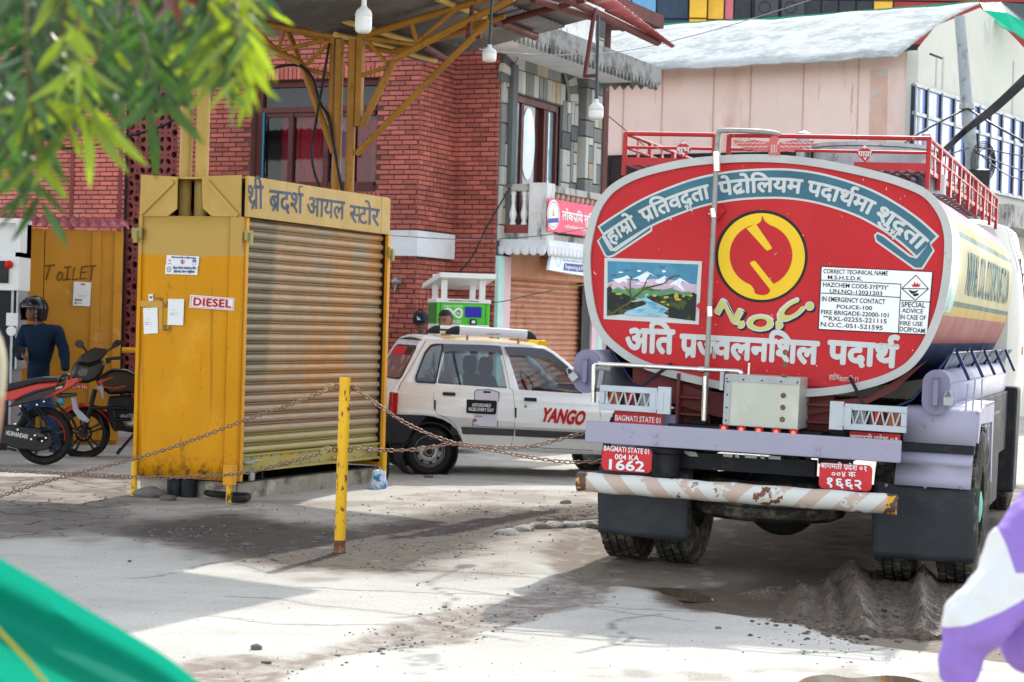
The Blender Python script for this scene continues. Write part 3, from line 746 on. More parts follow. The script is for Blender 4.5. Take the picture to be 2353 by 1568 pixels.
mb.box(SF,LS-.001,LS+.3,.0,.3,0,ZS+.8);mb.box(SF,0,LS,2.0,2.1,0,ZS+.8)
mb.poly([SF.P(LS+.3,0,0),SF.P(LS+.3,3,0),SF.P(LS+.3,3,ZS+.8),SF.P(LS+.3,0,ZS+.8)])
part('wall',mb,m_joint,balc,recalc=False)
def stones_clad():
 rs=random.Random(21)
 # columns of stones left and right of the door, horizontal rows above it
 arch_c=((dx0+dx1)/2,dz1+.10);arch_r=(dx1-dx0)/2+.22
 def stone(x0,x1,z0,z1,kind,y=.0,th=.03):
  if x1-x0<.03 or z1-z0<.03:return
  mb=MB();g=.004;c=.006;x0+=g;x1-=g;z0+=g;z1-=g;t=th+rs.uniform(-.006,.01)
  mb.add([SF.P(a,-b,c_)for a,b,c_ in((x0,0,z0),(x1,0,z0),(x1,0,z1),(x0,0,z1),(x0+c,t,z0+c),(x1-c,t,z0+c),(x1-c,t,z1-c),(x0+c,t,z1-c))],[(4,5,6,7),(0,1,5,4),(1,2,6,5),(2,3,7,6),(3,0,4,7)])
  part('stone',mb,m_st[kind],balc,recalc=False)
 def pattern(x0,x1,z0,z1,th=.03):
  z=z0;r=0
  while z<z1-.02:
   if r%2==0:
    h=min(rs.uniform(.20,.27),z1-z);stone(x0,x1,z,z+h,rs.choice(['grey','grey','dark','light']),th=th)
   else:
    h=min(rs.uniform(.42,.60),z1-z);xm=x0+(x1-x0)*rs.choice([.42,.55])
    stone(x0,xm,z,z+h,rs.choice(['light','light','grey']),th=th)
    zs=z
    while zs<z+h-.02:
     hh=min(rs.uniform(.16,.30),z+h-zs);stone(xm,x1,zs,zs+hh,rs.choice(['light','tan','grey','light']),th=th);zs+=hh
   z+=h;r+=1
 pattern(.02,dx0*.52,sz0,dz1+1.1);pattern(dx0*.66,dx0-.02,sz0,dz1+.1)
 k1=dx1+.04;q=(LS-k1)/4.2
 for i in range(4):pattern(k1+q*i,k1+q*(i+1)-(.06 if i==1 else 0),sz0,dz1+(.1 if i<1 else 1.1),th=.03+(.10 if i>=2 else 0))
 # dark pilaster pipes
 for x in(dx0*.59,):
  mb=MB();mb.box(SF,x-.07,x+.07,-.10,-.03,sz0,dz1+.35);part('drain_channel',mb,m_st['dark'],balc)
 # tympanum rows over the door
 z=dz1+.02;r=0
 while z<ZS-.02:
  h=.20 if r%2 else .30;x=dx0*.66+rs.uniform(0,.1)
  while x<dx1+.25:
   w=rs.uniform(.12,.20)if r%2==0 else rs.uniform(.28,.45)
   if abs((x+w/2-arch_c[0])/arch_r)**2+((z+h/2-arch_c[1])/(.62))**2<.80:stone(x,x+w,z,z+h,rs.choice(['light','grey','grey','light','tan']),th=.012)
   x+=w
  z+=h;r+=1
 # arch stones
 n=22
 for i in range(n):
  a0=math.pi*(1-i/n);a1=math.pi*(1-(i+.93)/n)
  def pt(a,k):return(arch_c[0]+math.cos(a)*arch_r*k,arch_c[1]+math.sin(a)*.66*k)
  q=[pt(a0,1.0),pt(a1,1.0),pt(a1,1.30),pt(a0,1.30)]
  mb=MB();mb.prism([SF.P(a,0,b)for a,b in q],-SF.ay*(.045+.012*(i%2)));part('arch_stone',mb,m_st['light' if i%2 else 'dark'],balc)
 mb=MB();mb.tube([SF.P(arch_c[0]+math.cos(math.pi*t/30)*arch_r*.97,-.035,arch_c[1]+math.sin(math.pi*t/30)*.64)for t in range(31)],.022,6);part('arch_moulding',mb,m_st['grey'],balc,smooth=60)
stones_clad()
# sliding door
mb=MB()
for a,b,c,d in((dx0,dx0+.06,dz0,dz1),(dx1-.07,dx1,dz0,dz1),(dx0+.06,dx1-.07,dz1-.09,dz1),(dx0+.06,dx1-.07,dz0,dz0+.05)):mb.box(SF,a,b,.02,.12,c,d)
dm=[SF.hit(*RM(x,1000),.05)[0]for x in(755,870,930,950)]
for x in dm[2:]:mb.box(SF,x-.035,x+.035,.03,.11,dz0+.05,dz1-.09)
mb.box(SF,dm[0]-.04,dm[0]+.04,.03,.11,dz0+.05,dz1-.09)
dr=part('balcony_door',mb,m_winframe,balc,bevel=.005)
m_blueg=M('reflective_blue_glass',(.16,.27,.32),.07,spec=1,layers=[((.55,.66,.72),1.6,.48,.18,(1,1,.5))],var=0,coords='World')
m_frost=M('etched_glass',(.36,.33,.38),.3,layers=[((.22,.12,.12),7,.5,.2)],coords='World')
for a,b,mt in((dx0+.06,dm[0],m_blueg),(dm[3],dx1-.07,m_blueg),(dm[0],dm[1],m_frost)):
 mb=MB();mb.poly([SF.P(a,.07,dz0+.05),SF.P(b,.07,dz0+.05),SF.P(b,.07,dz1-.09),SF.P(a,.07,dz1-.09)]);part('pane',mb,mt,dr,recalc=False)
mb=MB();x=(dm[0]+dm[1])/2+.02;plate(mb,SF,[circle(x,dz0+1.0,.22,28,.48)],.06);part('oval_panel',mb,m_blueg,dr,recalc=False)
mb=MB();mb.box(SF,dm[1],dm[2],.10,.9,dz0,dz1-.09);part('dark_opening',mb,M('dark_wood',(.05,.014,.012),.6),dr)
# eaves slab with its scalloped rim, and the parapet over it
ec=SF.hp(RM(1830,600));zs=SF.hit(*RM(570,350))[1]
xo=.95  # overhang
farx=SF.hit(*RM(1345,620))[0]+1.0
ul=BF.P(xo,0,0)
SO=BF.face(xo)
zlip=SO.hit(*RM(1100,420))[1];xl1=SO.hit(*RM(1815,640))[0];xl0=SO.hit(*RM(700,290))[0]
zsl=zlip+.05
mb=MB();mb.box(BF,-.05,xo,xl0-.6,xl1,zsl,zsl+.13);part('eaves_slab',mb,m_wsash,balc)
mb=MB();mb.box(BF,xo,xo+.05,xl0-.6,xl1+.05,zsl-.03,zsl+.20);mb.box(BF,-.3,xo,xl1,xl1+.05,zsl-.03,zsl+.20)
for k in range(int((xl1-xl0+.6)/.13)):
 y=xl0-.6+.13*k;mb.prism([BF.P(xo+.005,y,zsl-.03),BF.P(xo+.005,y+.12,zsl-.03),BF.P(xo+.005,y+.06,zsl-.13)],BF.ax*.04)
for k in range(int(xo/.13)):
 x=.13*k;mb.prism([BF.P(x,xl1+.005,zsl-.03),BF.P(x+.12,xl1+.005,zsl-.03),BF.P(x+.06,xl1+.005,zsl-.10)],BF.ay*.04)
part('scalloped_rim',mb,M('sooty_concrete_rim',(.24,.24,.23),.9,layers=[((.07,.07,.066),3,.45,.18),((.34,.34,.32),11,.56,.12,None,.6)],bump=.4,coords='World'),balc)
mb=MB();y1=BF.face(.3).hit(*RM(1340,250))[0];mb.box(BF,.0,.3,-.5,y1,zsl+.13,zsl+.85);mb.box(BF,-.3,.38,-.6,y1+.1,zsl+.85,zsl+.95)
part('parapet',mb,m_concw,balc)
mb=MB();p=SO.hit(*RM(1060,495));mb.lathe(BF.P(.45,p[0]-.5,zsl),(0,0,-1),[(.13,0),(.13,.04),(.0,.05)],18);part('ceiling_lamp',mb,m_white,balc,smooth=40)
# balcony
xb=.62;FO=BF.face(xb)
zr1=FO.hit(*RN(1455,660))[1];y0b=0 if True else 0
yb0=FO.hit(*RN(1445,700))[0];yb1=FO.hit(1400,500)[0]+1.2
fz=FO.hit(*RN(1440,1085))[1];zfl=fz
mb=MB();mb.box(BF,-.02,xb,yb0,yb1,fz-.10,fz+.06);part('balcony_floor',mb,m_conc,balc)
mb=MB();mb.box(BF,-.02,xb-.22,yb0,yb0+.12,zr1-.09,zr1);mb.box(BF,xb-.22,xb,yb0+.26,yb1,zr1-.09,zr1);part('handrail',mb,m_conc,balc,bevel=.008)
mb=MB();mb.box(BF,xb-.24,xb+.01,yb0-.01,yb0+.25,fz-.02,zr1+.015);part('balcony_pillar',mb,m_concw,balc,bevel=.006)
mb=MB();mb.box(BF,-.02,xb-.24,yb0+.01,yb0+.11,fz+.06,fz+.17);part('balcony_kerb',mb,m_jali,balc)
bal_prof=[(.042,0),(.042,.03),(.028,.06),(.046,.16),(.048,.22),(.03,.32),(.02,.42),(.03,.48),(.022,.52),(.036,.56),(.036,.62)]
hb_=zr1-.09-fz-.17
bme=None
for i in range(2):
 mb=MB();x=.13+.16*i;mb.lathe(BF.P(x,yb0+.06,fz+.17),(0,0,1),[(r,h*hb_/.62)for r,h in bal_prof],14);part('baluster',mb,m_concw if False else m_white,balc,smooth=40)
m_pinkw=M('pink_washed_baluster',(.62,.42,.36),.7,coords='World')
for k in range(13):
 y=yb0+.34+.17*k;mb=MB();mb.lathe(BF.P(xb-.08,y,fz+.10),(0,0,1),[(r*1.2,h*(zr1-.19-fz)/.62)for r,h in bal_prof],10);part('baluster',mb,m_pinkw,balc,smooth=40)
mb=MB();mb.box(BF,-.02,xb+.04,yb0-.05,yb0-.012,fz-.16,fz-.02);mb.box(BF,xb+.012,xb+.05,yb0-.01,yb1,fz-.16,fz-.02)
for k in range(6):mb.lathe(BF.P(.02+.115*k,yb0-.05,fz-.16),-BF.ay,[(.065,0),(.05,.03),(.0,.035)],10)
for k in range(18):mb.lathe(BF.P(xb+.05,yb0+.02+.13*k,fz-.16),BF.ax,[(.07,0),(.05,.03),(.0,.035)],10)
part('shell_moulding',mb,m_wsash,balc,smooth=40)
# pink banner on the balcony
m_banner=M('pink_vinyl',(.72,.05,.13),.4,var=.03)
FB=BF.face(xb+.055)
ban=thing('shop_banner','pink banner with white lettering hanging on the balcony rail above the shop','banner',FB)
q=[FB.hit(*RN(*p))for p in((1452,770),(1450,1028))];x1b=FB.hit(1480,480)[0]
zt1,zt0=q[0][1],q[1][1];xq=q[0][0]
mb=MB();mb.box(FB,xq,x1b,-.012,.0,zt0,zt1);part('sheet',mb,m_banner,ban)
mb=MB();cxy=FB.hit(*RN(1497,900),-.014);plate(mb,FB,[circle(cxy[0],cxy[1],.20,28,.19)],-.014);part('logo',mb,m_print_w,ban,recalc=False)
mb=MB();plate(mb,FB,[circle(cxy[0],cxy[1],.175,28,.165),circle(cxy[0],cxy[1],.165,28,.155)],-.016);plate(mb,FB,[[(cxy[0]-.17,cxy[1]-.06),(cxy[0]+.17,cxy[1]-.03),(cxy[0]+.17,cxy[1]-.09),(cxy[0]-.17,cxy[1]-.12)]],-.0165);part('logo_band',mb,m_print_b,ban,recalc=False)
mb=MB();plate(mb,FB,[[(cxy[0]-.05,cxy[1]-.02),(cxy[0],cxy[1]+.09),(cxy[0]+.05,cxy[1]-.02)],[(cxy[0]-.02,cxy[1]),(cxy[0]+.02,cxy[1]),(cxy[0],cxy[1]+.04)]],-.0165);part('logo_peak',mb,M('gold_print',(.7,.45,.05)),ban,recalc=False)
mb=MB();lett(mb,FB,RN,(1562,935),(1835,985),62,'लोकप/िय लुिम<ब',-.015,.03);lett(mb,FB,RN,(1585,1005),(1690,1020),20,'नयाँ बानेश्वर'.replace('्',''),-.015,.01);lett(mb,FB,RN,(1695,1021),(1775,1030),20,'काठमाडौं ३१',-.015,.01)
part('lettering',mb,m_print_w,ban,recalc=False)
# blue and white board
DF=Fr(PX(*RN(1600,1240),26.0),62,0)
DF.ax=(PX(*RN(1740,1370),27.3)-PX(*RN(1462,1333),26.2)).normalized();DF.az=V((0,.05,1)).normalized();DF.ay=DF.az.cross(DF.ax).normalized();DF.az=DF.ax.cross(DF.ay)
dg=thing('shop_sign','tilted white sign with blue lettering hung below the balcony beside the tanker','sign',DF)
pl=[DF.hit(*RN(*p))for p in((1462,1333),(1500,1122))];wD=1.35
qd=[(pl[0][0],pl[0][1]),(pl[0][0]+wD,pl[0][1]-.02),(pl[1][0]+wD,pl[1][1]-.02),(pl[1][0],pl[1][1])]
mb=MB();mb.prism([DF.P(a,0,b)for a,b in qd],DF.ay*.04);part('board',mb,M('sign_white',(.66,.74,.80),.4,var=.03),dg)
mb=MB();lett(mb,DF,RN,(1578,1222),(1762,1232),64,'DRAGON',-.006,.03);part('lettering',mb,m_print_b,dg,recalc=False)
mb=MB();lett(mb,DF,RN,(1572,1262),(1770,1285),16,'A new initiative by Dra',-.006,.0);part('small_lettering',mb,m_print_b,dg,recalc=False)
mb=MB();pplate(mb,DF,RN,[[(1585,1280),(1800,1300),(1795,1360),(1576,1336)]],-.005);part('blue_strip',mb,m_print_b,dg,recalc=False)
mb=MB();lett(mb,DF,RN,(1590,1320),(1730,1340),30,'Engineering & IT',-.008,.02);part('strip_lettering',mb,m_print_w,dg,recalc=False)
mb=MB();c=DF.hit(*RN(1538,1210),-.005);plate(mb,DF,[circle(*c,.09,28,.16),circle(*c,.084,28,.154)],-.005);lett(mb,DF,RN,(1520,1208),(1560,1210),14,'DRAG N',-.005,.02);part('round_logo',mb,m_print_b,dg,recalc=False)
# shop front below
m_mint=M('mint_paint',(.42,.66,.58),.6,coords='World');m_pinkp=M('pale_pink_paint',(.66,.48,.52),.6,layers=[((.40,.28,.28),5,.62,.1)],coords='World')
SX=[SF.hit(u,700)[0]for u in(1127.5,1138,1152,1340,1347,1356)]
mb=MB();mb.box(SF,.0,.17,-.05,-.002,0,2.42);part('mint_pillar',mb,m_mint,balc)
mb=MB();mb.box(SF,.17,.42,-.035,-.001,0,2.42);part('pink_pillar',mb,m_pinkp,balc,bevel=.004)
a,b=SF.hit(1152,700,.1)[0],SF.hit(1341,700,.1)[0]
mb=MB();mb.box(SF,b+.01,b+.22,-.035,-.001,0,2.42);part('pink_pillar',mb,m_pinkp,balc)
mb=MB();mb.box(SF,b+.22,b+.42,-.04,-.001,0,2.42);part('mint_pillar',mb,m_mint,balc)
m_shut=M('peach_roller_shutter',(.50,.235,.15),.45,layers=[((.25,.11,.06),5,.60,.1,(1,1,.3)),((.66,.38,.28),3,.52,.2)],coords='World',bump=.15)
mb=MB();rows=[]
zt_=SF.hit(1200,640,.1)[1];z=0.05;k=0
while z<zt_:
 rows+=[[SF.P(x,.10+o_,z+dz)for x in(a,b)]for o_,dz in((.0,0),(-.024,.015),(-.028,.04),(-.012,.062),(.004,.066))];z+=.072
mb.grid(rows);part('roller_shutter',mb,m_shut,balc,smooth=40,recalc=False)
mb=MB();mb.box(SF,a-.02,b,-.03,.06,zt_,zt_+.34);part('shutter_housing',mb,m_peach,balc,bevel=.02)
pa=[SF.hp(RN(*p),-.12)for p in((1255,1180),(1215,1375),(1240,1305))]
mb=MB();rr=[[SF.P(a+.9+(b-a-.9)*t/10,-.05-.10*s_-.01*math.sin(t*2.2),zt_+.30-.16*s_+.012*math.sin(t*1.3))for t in range(11)]for s_ in(0,.5,1,1.3)]
mb.grid(rr);part('bent_canopy_sheet',mb,m_peach,balc,smooth=60,recalc=False,solid=.006)

# ---------------------------------------------------------------- pale pink hall behind
PF=Fr(PX(2090,700,34.0),-31.5)
m_pinkhall=M('stained_pink_render',(.78,.61,.54),.8,layers=[((.50,.28,.16),.8,.53,.16,(1,1,.35),.6),((.38,.20,.12),2.2,.63,.08,(2.2,1,.22),.8)],var=.06,vs=1,coords='Object',bump=.2)
m_wgable=M('peeling_white_render',(.58,.58,.51),.85,spec=0,layers=[((.36,.37,.37),1.2,.60,.08,(1.2,1,.35),.8),((.50,.50,.45),4,.6,.1)],var=.06,vs=1,bump=.2)
m_roofsheet=M('pale_worn_roof_sheet',(.42,.43,.42),.8,spec=0,layers=[((.27,.295,.285),1.3,.46,.10,(1,1,1),.8),((.46,.47,.45),5,.52,.08)],var=.1,bump=.2,bs=8)
hall=thing('pink_hall','long pale pink hall with a worn pale sheet roof behind the tanker','building',PF)
gz=-PF.o.z
def pz(u,v,y=0):return PF.hit(u,v,y)
ez=pz(1800,148)[1]+.12;bz=pz(1700,410)[1];xl=pz(1300,300)[0]
mb=MB();plate(mb,PF,[[(xl,gz),(0,gz),(0,ez),(xl,ez)]],0);part('front_wall',mb,m_pinkhall,hall,recalc=False)
# seams and panels
for u in(1432,1521,1639,1724,1845,1971):
 x=pz(u,250)[0];mb=MB();mb.box(PF,x-.012,x+.012,-.008,.0,pz(1700,360)[1],ez);part('seam',mb,M('seam_stain',(.58,.38,.30),.9)if u==1432 else bpy.data.materials['seam_stain'],hall)
mb=MB();x=pz(2030,300)[0];mb.box(PF,x-.25,x+.05,-.02,-.001,gz,ez-.3);part('worn_strip',mb,M('patched_render',(.62,.41,.33),.85,layers=[((.52,.50,.48),1.8,.52,.07)]),hall)
# dark window band
mb=MB();z1=pz(1390,358)[1];x0,x1=pz(1330,400)[0],pz(1945,400)[0];mb.box(PF,x0,x1,-.03,-.002,z1-1.1,z1);part('window_band',mb,m_glassd,hall)
for k in range(9):
 x=x0+(x1-x0)*k/8;mb=MB();mb.box(PF,x-.02,x+.02,-.05,-.03,z1-1.1,z1);part('mullion',mb,m_dark,hall)
mb=MB();mb.box(PF,x0,x1,-.048,-.031,z1-.55,z1-.50);mb.box(PF,x0,x1,-.048,-.031,z1-.03,z1);part('transom',mb,m_dark,hall)
mb=MB();mb.box(PF,x0,0,-.06,-.051,z1-1.35,z1-1.1);part('ledge',mb,m_wgable,hall)
mb=MB();mb.box(PF,-.16,.05,-.055,.1,gz,ez);part('corner_pilaster',mb,m_wgable,hall)
# roof sheet, measured at the eave and the ridge
RI_=[(1330,178,35.9),(1505,160,36.2),(1800,146,34.8),(2060,130,33.6)]
dd_=lambda u,v,y:PX(u,v,(((PF.o+PF.ay*y)-CAM).dot(PF.ay)/ray(u,v).dot(PF.ay)))
eav=[dd_(u,v,-.7)for u,v,_ in RI_]
rid_uv=[(1330,71),(1505,60),(1800,44),(2252,7)]
rid=[dd_(u,v,4.6)for u,v in rid_uv]
rows=[]
for j in range(9):
 t=j/8;rows.append([])
 for i in range(61):
  s_=i/60*3;k=min(2,int(s_));f_=s_-k
  e=eav[k].lerp(eav[k+1],f_);r_=rid[k].lerp(rid[k+1],f_);p=e.lerp(r_,t)
  rows[-1].append(p+V((0,0,.10*math.sin(math.pi*t)+.008*math.sin(i*1.1)+.012*math.sin(i*.37+t*3))))
mb=MB();mb.grid(rows);part('roof_sheet',mb,m_roofsheet,hall,smooth=80,recalc=False,solid=.03)
m_green=M('green_sheet',(.01,.20,.11),.5)
mb=MB();mb.tube([r_+V((0,.15,.02))for r_ in rid],.05,6);part('ridge_edge',mb,m_green,hall)
# gable wall with the blue window grid
GF=PF.face(.02)
gl=GF.hit(2560,200)[0]
top=[GF.hit(2060,135),GF.hit(2150,60),GF.hit(2252,18),GF.hit(2300,55),GF.hit(2353,110),GF.hit(2450,220)]
mb=MB();plate(mb,GF,[[(-.02,gz),(top[-1][0],gz)]+[(a_,b_)for a_,b_ in reversed(top[1:])]+[(-.02,top[1][1]-.5)]],0);part('gable_wall',mb,m_wgable,hall,recalc=False)
for(u,v,u2,v2)in((2150,200,2152,135),(2165,205,2167,130),(2325,270,2327,140)):
 a_,b_=GF.hit(u,v);a2,b2=GF.hit(u2,v2);mb=MB();mb.box(GF,a_-.03,a_+.03,-.012,-.001,b_,b2);part('plaster_strip',mb,M('grey_streak',(.42,.43,.43),.9)if u==2150 else bpy.data.materials['grey_streak'],hall)
m_bglass=M('lilac_blue_glass',(.26,.33,.66),.12,spec=.7,layers=[((.42,.48,.80),.7,.5,.3),((.10,.14,.30),.5,.60,.05,(.3,.3,1))],var=.05)
wt=GF.hit(*RP(400,530),-.03);wt2=GF.hit(*RP(1085,748),-.03)
wz=wt[1];wx_=wt[0];zbot=GF.hit(*RP(950,1215),-.03)[1];xend=GF.hit(2400,400)[0]+1
zmid=GF.hit(*RP(480,735),-.03)[1]
xs=[GF.hit(*RP(x,y),-.03)[0]for x,y in((395,640),(475,640),(562,660),(645,690),(720,700),(800,760),(870,780),(945,800),(1020,820),(1078,840))]
xs+=[xs[-1]+(xs[-1]-xs[-2])*(i+1)for i in range(4)]
for i in range(len(xs)-1):
 for(za,zb_)in((zmid,wz),(zbot,zmid)):
  mb=MB();mb.box(GF,xs[i]+.03,xs[i+1]-.03,-.03,-.005,za+.03,zb_-.03);part('window_pane',mb,m_bglass,hall)
mb=MB()
for x in xs:mb.box(GF,x-.035,x+.045,-.075,-.002,zbot,wz)
part('window_frame',mb,M('dark_blue_frame',(.02,.028,.045),.4),hall)
mb=MB()
for z in(zbot,zmid,wz):mb.box(GF,xs[0]-.04,xs[-1],-.07,-.031,z-.03,z+.03)
part('window_rail',mb,m_steel,hall)
mb=MB();mb.box(GF,xs[4],xs[-1]+2,-.9,-.01,zbot-.75,zbot-.35);part('balcony_slab',mb,m_conc,hall)
mb=MB();mb.box(GF,xs[0]-.5,xs[-1]+3,.3,.4,gz,zbot-.8);part('rear_wall',mb,m_conc,hall)
mb=MB();pts_=[(2252,7),(2300,6),(2420,16)];pt2=[(2240,30),(2300,45),(2420,175)]
dd_=lambda u,v,y:PX(u,v,(((PF.o+PF.ay*y)-CAM).dot(PF.ay)/ray(u,v).dot(PF.ay)))
rows=[[dd_(u,v,4.6)for u,v in pts_],[dd_(2262,24,4.2),dd_(2312,30,4.2),dd_(2430,90,4.2)],[dd_(2300,62,3.9),dd_(2330,75,3.9),dd_(2440,150,3.9)]]
mb.grid(rows[:2]);part('roof_underside',mb,M('dark_sheet',(.07,.09,.09),.5),hall,solid=.02)
mb=MB();mb.grid(rows[1:]);part('green_roof_light',mb,M('translucent_green_sheet',(.0,.42,.22),.4),hall,solid=.02)
mb=MB();p=GF.hit(*RP(540,338),-.4);mb.tube([GF.P(p[0],-.3,p[1]),GF.P(p[0]+.55,-.3,p[1])],.02);part('pipe_stub',mb,m_dark,hall)

# ---------------------------------------------------------------- glass-clad block far behind
CF=Fr(PX(1600,40,70.0),-4)
glb=thing('glass_building','blue, yellow and dark glass clad block rising behind the pink hall','building',CF)
m_gb=[M('cladding_sky_blue',(.03,.22,.42),.2,spec=.8),M('cladding_dark_blue',(.012,.03,.065),.3,spec=.3),M('cladding_yellow',(.66,.38,.035),.4),M('cladding_pink',(.50,.12,.16),.4),M('cladding_black',(.014,.017,.024),.3,spec=.3),M('cladding_red',(.28,.035,.035),.5)]
segs=[(1350,1450,0),(1450,1508,0),(1508,1582,1),(1582,1625,2),(1625,1664,2),(1664,1686,3)]+[(1686+40*i,1726+40*i,4)for i in range(8)]+[(2006,2052,2),(2052,2440,5)]
g0=-CF.o.z
for a,b,k in segs:
 x0,x1=CF.hit(a,40)[0],CF.hit(b,40)[0]
 dd=-.25 if k==2 and a==1582 else 0
 zz_=[CF.hit(1600,95-50*j)[1]for j in range(4)]
 for j in range(3):
  mb=MB();mb.box(CF,x0+.03,x1-.03,dd,.12,zz_[j]+.03,zz_[j+1]-.03);part('panel',mb,m_gb[k],glb)
mb=MB();x0,x1=CF.hit(1340,40)[0],CF.hit(2450,40)[0];mb.box(CF,x0,x1,.06,10,g0,CF.hit(1600,-60)[1]);part('wall',mb,m_dark,glb)
for u in(1760,1820):
 p=CF.hit(u,22);ac=thing('air_conditioner','dark outdoor air conditioner unit on the far glass building, %s one'%('left' if u==1760 else 'right'),'air conditioner',CF.P(p[0],-.3,p[1]-.4),'air conditioners on the glass building')
 mb=MB();mb.box(CF,p[0]-.4,p[0]+.4,-.45,-.1,p[1]-.35,p[1]+.35);part('casing',mb,M('ac_casing',(.05,.055,.06),.5),ac,bevel=.03)
 mb=MB();mb.torus(CF.P(p[0]-.08,-.46,p[1]),CF.ay,.20,.012,20,6);part('fan_guard',mb,m_dark,ac,smooth=50)
# ---------------------------------------------------------------- yellow kiosk
KF0=Fr((-2.27,16.65,0),-24.2)  # left-hand face: x right, y into
KL=Fr(KF0.o,-24.2);KL.o=KF0.o  # left face frame (origin at the near corner, x negative to the left)
KS=KL.face(0.0)  # shutter face frame: x away along the shutter, y into the kiosk
kiosk=thing('kiosk','yellow sheet metal kiosk with a closed roller shutter and a hand-lettered sign board','kiosk',KL)
kz=lambda f,c,x,y,q=0:f.hit(*c(x,y),q)
wL=-KL.hit(320,600)[0];wS=KS.hit(888,700)[0]
zs1=KS.hit(556,403)[1];zs0=KS.hit(556,498)[1];zb=KL.hit(430,1100)[1];zp1=KL.hit(430,497)[1];zst=KS.hit(550,1097)[1]
m_fade=M('two_tone_yellow_panel',(.62,.268,.006),.45,spec=.12,var=.09,vs=1.6,bump=.12,bs=12,layers=[((.07,.04,.02),30,.665,.03),((.16,.075,.02),5,.60,.1,(1,1,.35),.8),((.74,.40,.06),1.5,.54,.14,None,.5),((.32,.12,.015),3.2,.585,.06,(3,3,.16),.55)])
def two_tone(m,zcut):
 nt=m.node_tree;N=nt.nodes;L=nt.links;b=N['Principled BSDF']
 src=b.inputs['Base Color'].links[0].from_socket
 tc=N.new('ShaderNodeTexCoord');sp=N.new('ShaderNodeSeparateXYZ');L.new(tc.outputs['Object'],sp.inputs[0])
 n=N.new('ShaderNodeTexNoise');n.inputs['Scale'].default_value=3.2;n.inputs['Detail'].default_value=3;L.new(tc.outputs['Object'],n.inputs['Vector'])
 ad=N.new('ShaderNodeMath');ad.operation='MULTIPLY_ADD';L.new(n.outputs[0],ad.inputs[0]);ad.inputs[1].default_value=.16;L.new(sp.outputs[2],ad.inputs[2])
 mr=N.new('ShaderNodeMapRange');mr.inputs[1].default_value=zcut+.07;mr.inputs[2].default_value=zcut+.085;L.new(ad.outputs[0],mr.inputs[0])
 mx=N.new('ShaderNodeMix');mx.data_type='RGBA';L.new(mr.outputs[0],mx.inputs[0]);L.new(src,mx.inputs[6]);mx.inputs[7].default_value=(.49,.31,.08,1)
 # grime near the floor, a stain with its own ragged outline
 mr2=N.new('ShaderNodeMapRange');mr2.inputs[1].default_value=.46;mr2.inputs[2].default_value=.30;L.new(ad.outputs[0],mr2.inputs[0])
 n3=N.new('ShaderNodeTexNoise');n3.inputs['Scale'].default_value=11;n3.inputs['Detail'].default_value=7;n3.inputs['Roughness'].default_value=.7;L.new(tc.outputs['Object'],n3.inputs['Vector'])
 mr3=N.new('ShaderNodeMapRange');mr3.inputs[1].default_value=.47;mr3.inputs[2].default_value=.62;L.new(n3.outputs[0],mr3.inputs[0])
 mu=N.new('ShaderNodeMath');mu.operation='MULTIPLY';L.new(mr2.outputs[0],mu.inputs[0]);L.new(mr3.outputs[0],mu.inputs[1])
 m2=N.new('ShaderNodeMix');m2.data_type='RGBA';L.new(mu.outputs[0],m2.inputs[0]);L.new(mx.outputs[2],m2.inputs[6]);m2.inputs[7].default_value=(.10,.05,.02,1)
 L.new(m2.outputs[2],b.inputs['Base Color'])
two_tone(m_fade,KL.hit(430,588)[1])
rs=random.Random(3)
def panel(x0,x1,z0,z1,y,n=14):
 rows=[[KL.P(x0+(x1-x0)*i/n,y-.018*noise.noise(V((i*.35,j*.3,2))),z0+(z1-z0)*j/n)for i in range(n+1)]for j in range(n+1)]
 return rows
mb=MB();mb.grid(panel(-wL+.03,-.12,zb,zp1,0.0));part('side_panel',mb,m_fade,kiosk,smooth=60,recalc=False,solid=.006)
mb=MB();mb.box(KL,-wL-.005,-wL+.03,-.015,.03,zb,zp1);part('corner_post',mb,m_fade,kiosk,bevel=.004)
mb=MB();mb.box(KL,-.12,.0,-.02,.03,zb,zs0+.0);part('corner_post',mb,m_fade,kiosk,bevel=.006)
mb=MB();mb.box(KL,-.005,.012,.03,.075,zb,zs0);part('shutter_guide',mb,m_yel,kiosk,bevel=.003)
# upper boards with cut corner and diagonal stiffener
for lp,st,lab in([[(950,1175),(1195,1190),(1192,1405),(1130,1455),(940,1455)],((1165,1220),(945,1440)),0],[[(1360,1185),(1625,1178),(1620,1458),(1425,1455),(1365,1400)],((1395,1222),(1597,1452)),1]):
 mb=MB();pplate(mb,KL,RA,[lp],-.012,.012);bp_=part('upper_board',mb,m_yelold,kiosk)
 p,q=[KL.hit(*RA(*s_),-.03)for s_ in st];e=V((q[0]-p[0],q[1]-p[1])).normalized()*.018;nn_=(-e.y,e.x)
 mb=MB();mb.prism([KL.P(a,-.022,b)for a,b in((p[0]+nn_[0],p[1]+nn_[1]),(q[0]+nn_[0],q[1]+nn_[1]),(q[0]-nn_[0],q[1]-nn_[1]),(p[0]-nn_[0],p[1]-nn_[1]))],-KL.ay*.018);part('stiffener',mb,m_yelold,bp_)
ztop=KL.hit(440,403)[1]
mb=MB();mb.box(KL,-wL+.02,-.06,.50,.52,zb,ztop-.02);part('inner_panel',mb,m_dark,kiosk)
mb=MB();mb.box(KL,-wL+.01,0.0,.02,wS*.99,ztop-.03,ztop-.012);part('roof',mb,m_yelold,kiosk)
mb=MB();mb.box(KL,-wL,-wL+.01,.03,wS,zb,ztop-.03);mb.box(KL,-wL,0,wS-.01,wS,zb,ztop-.03);part('back_panel',mb,m_yel,kiosk)
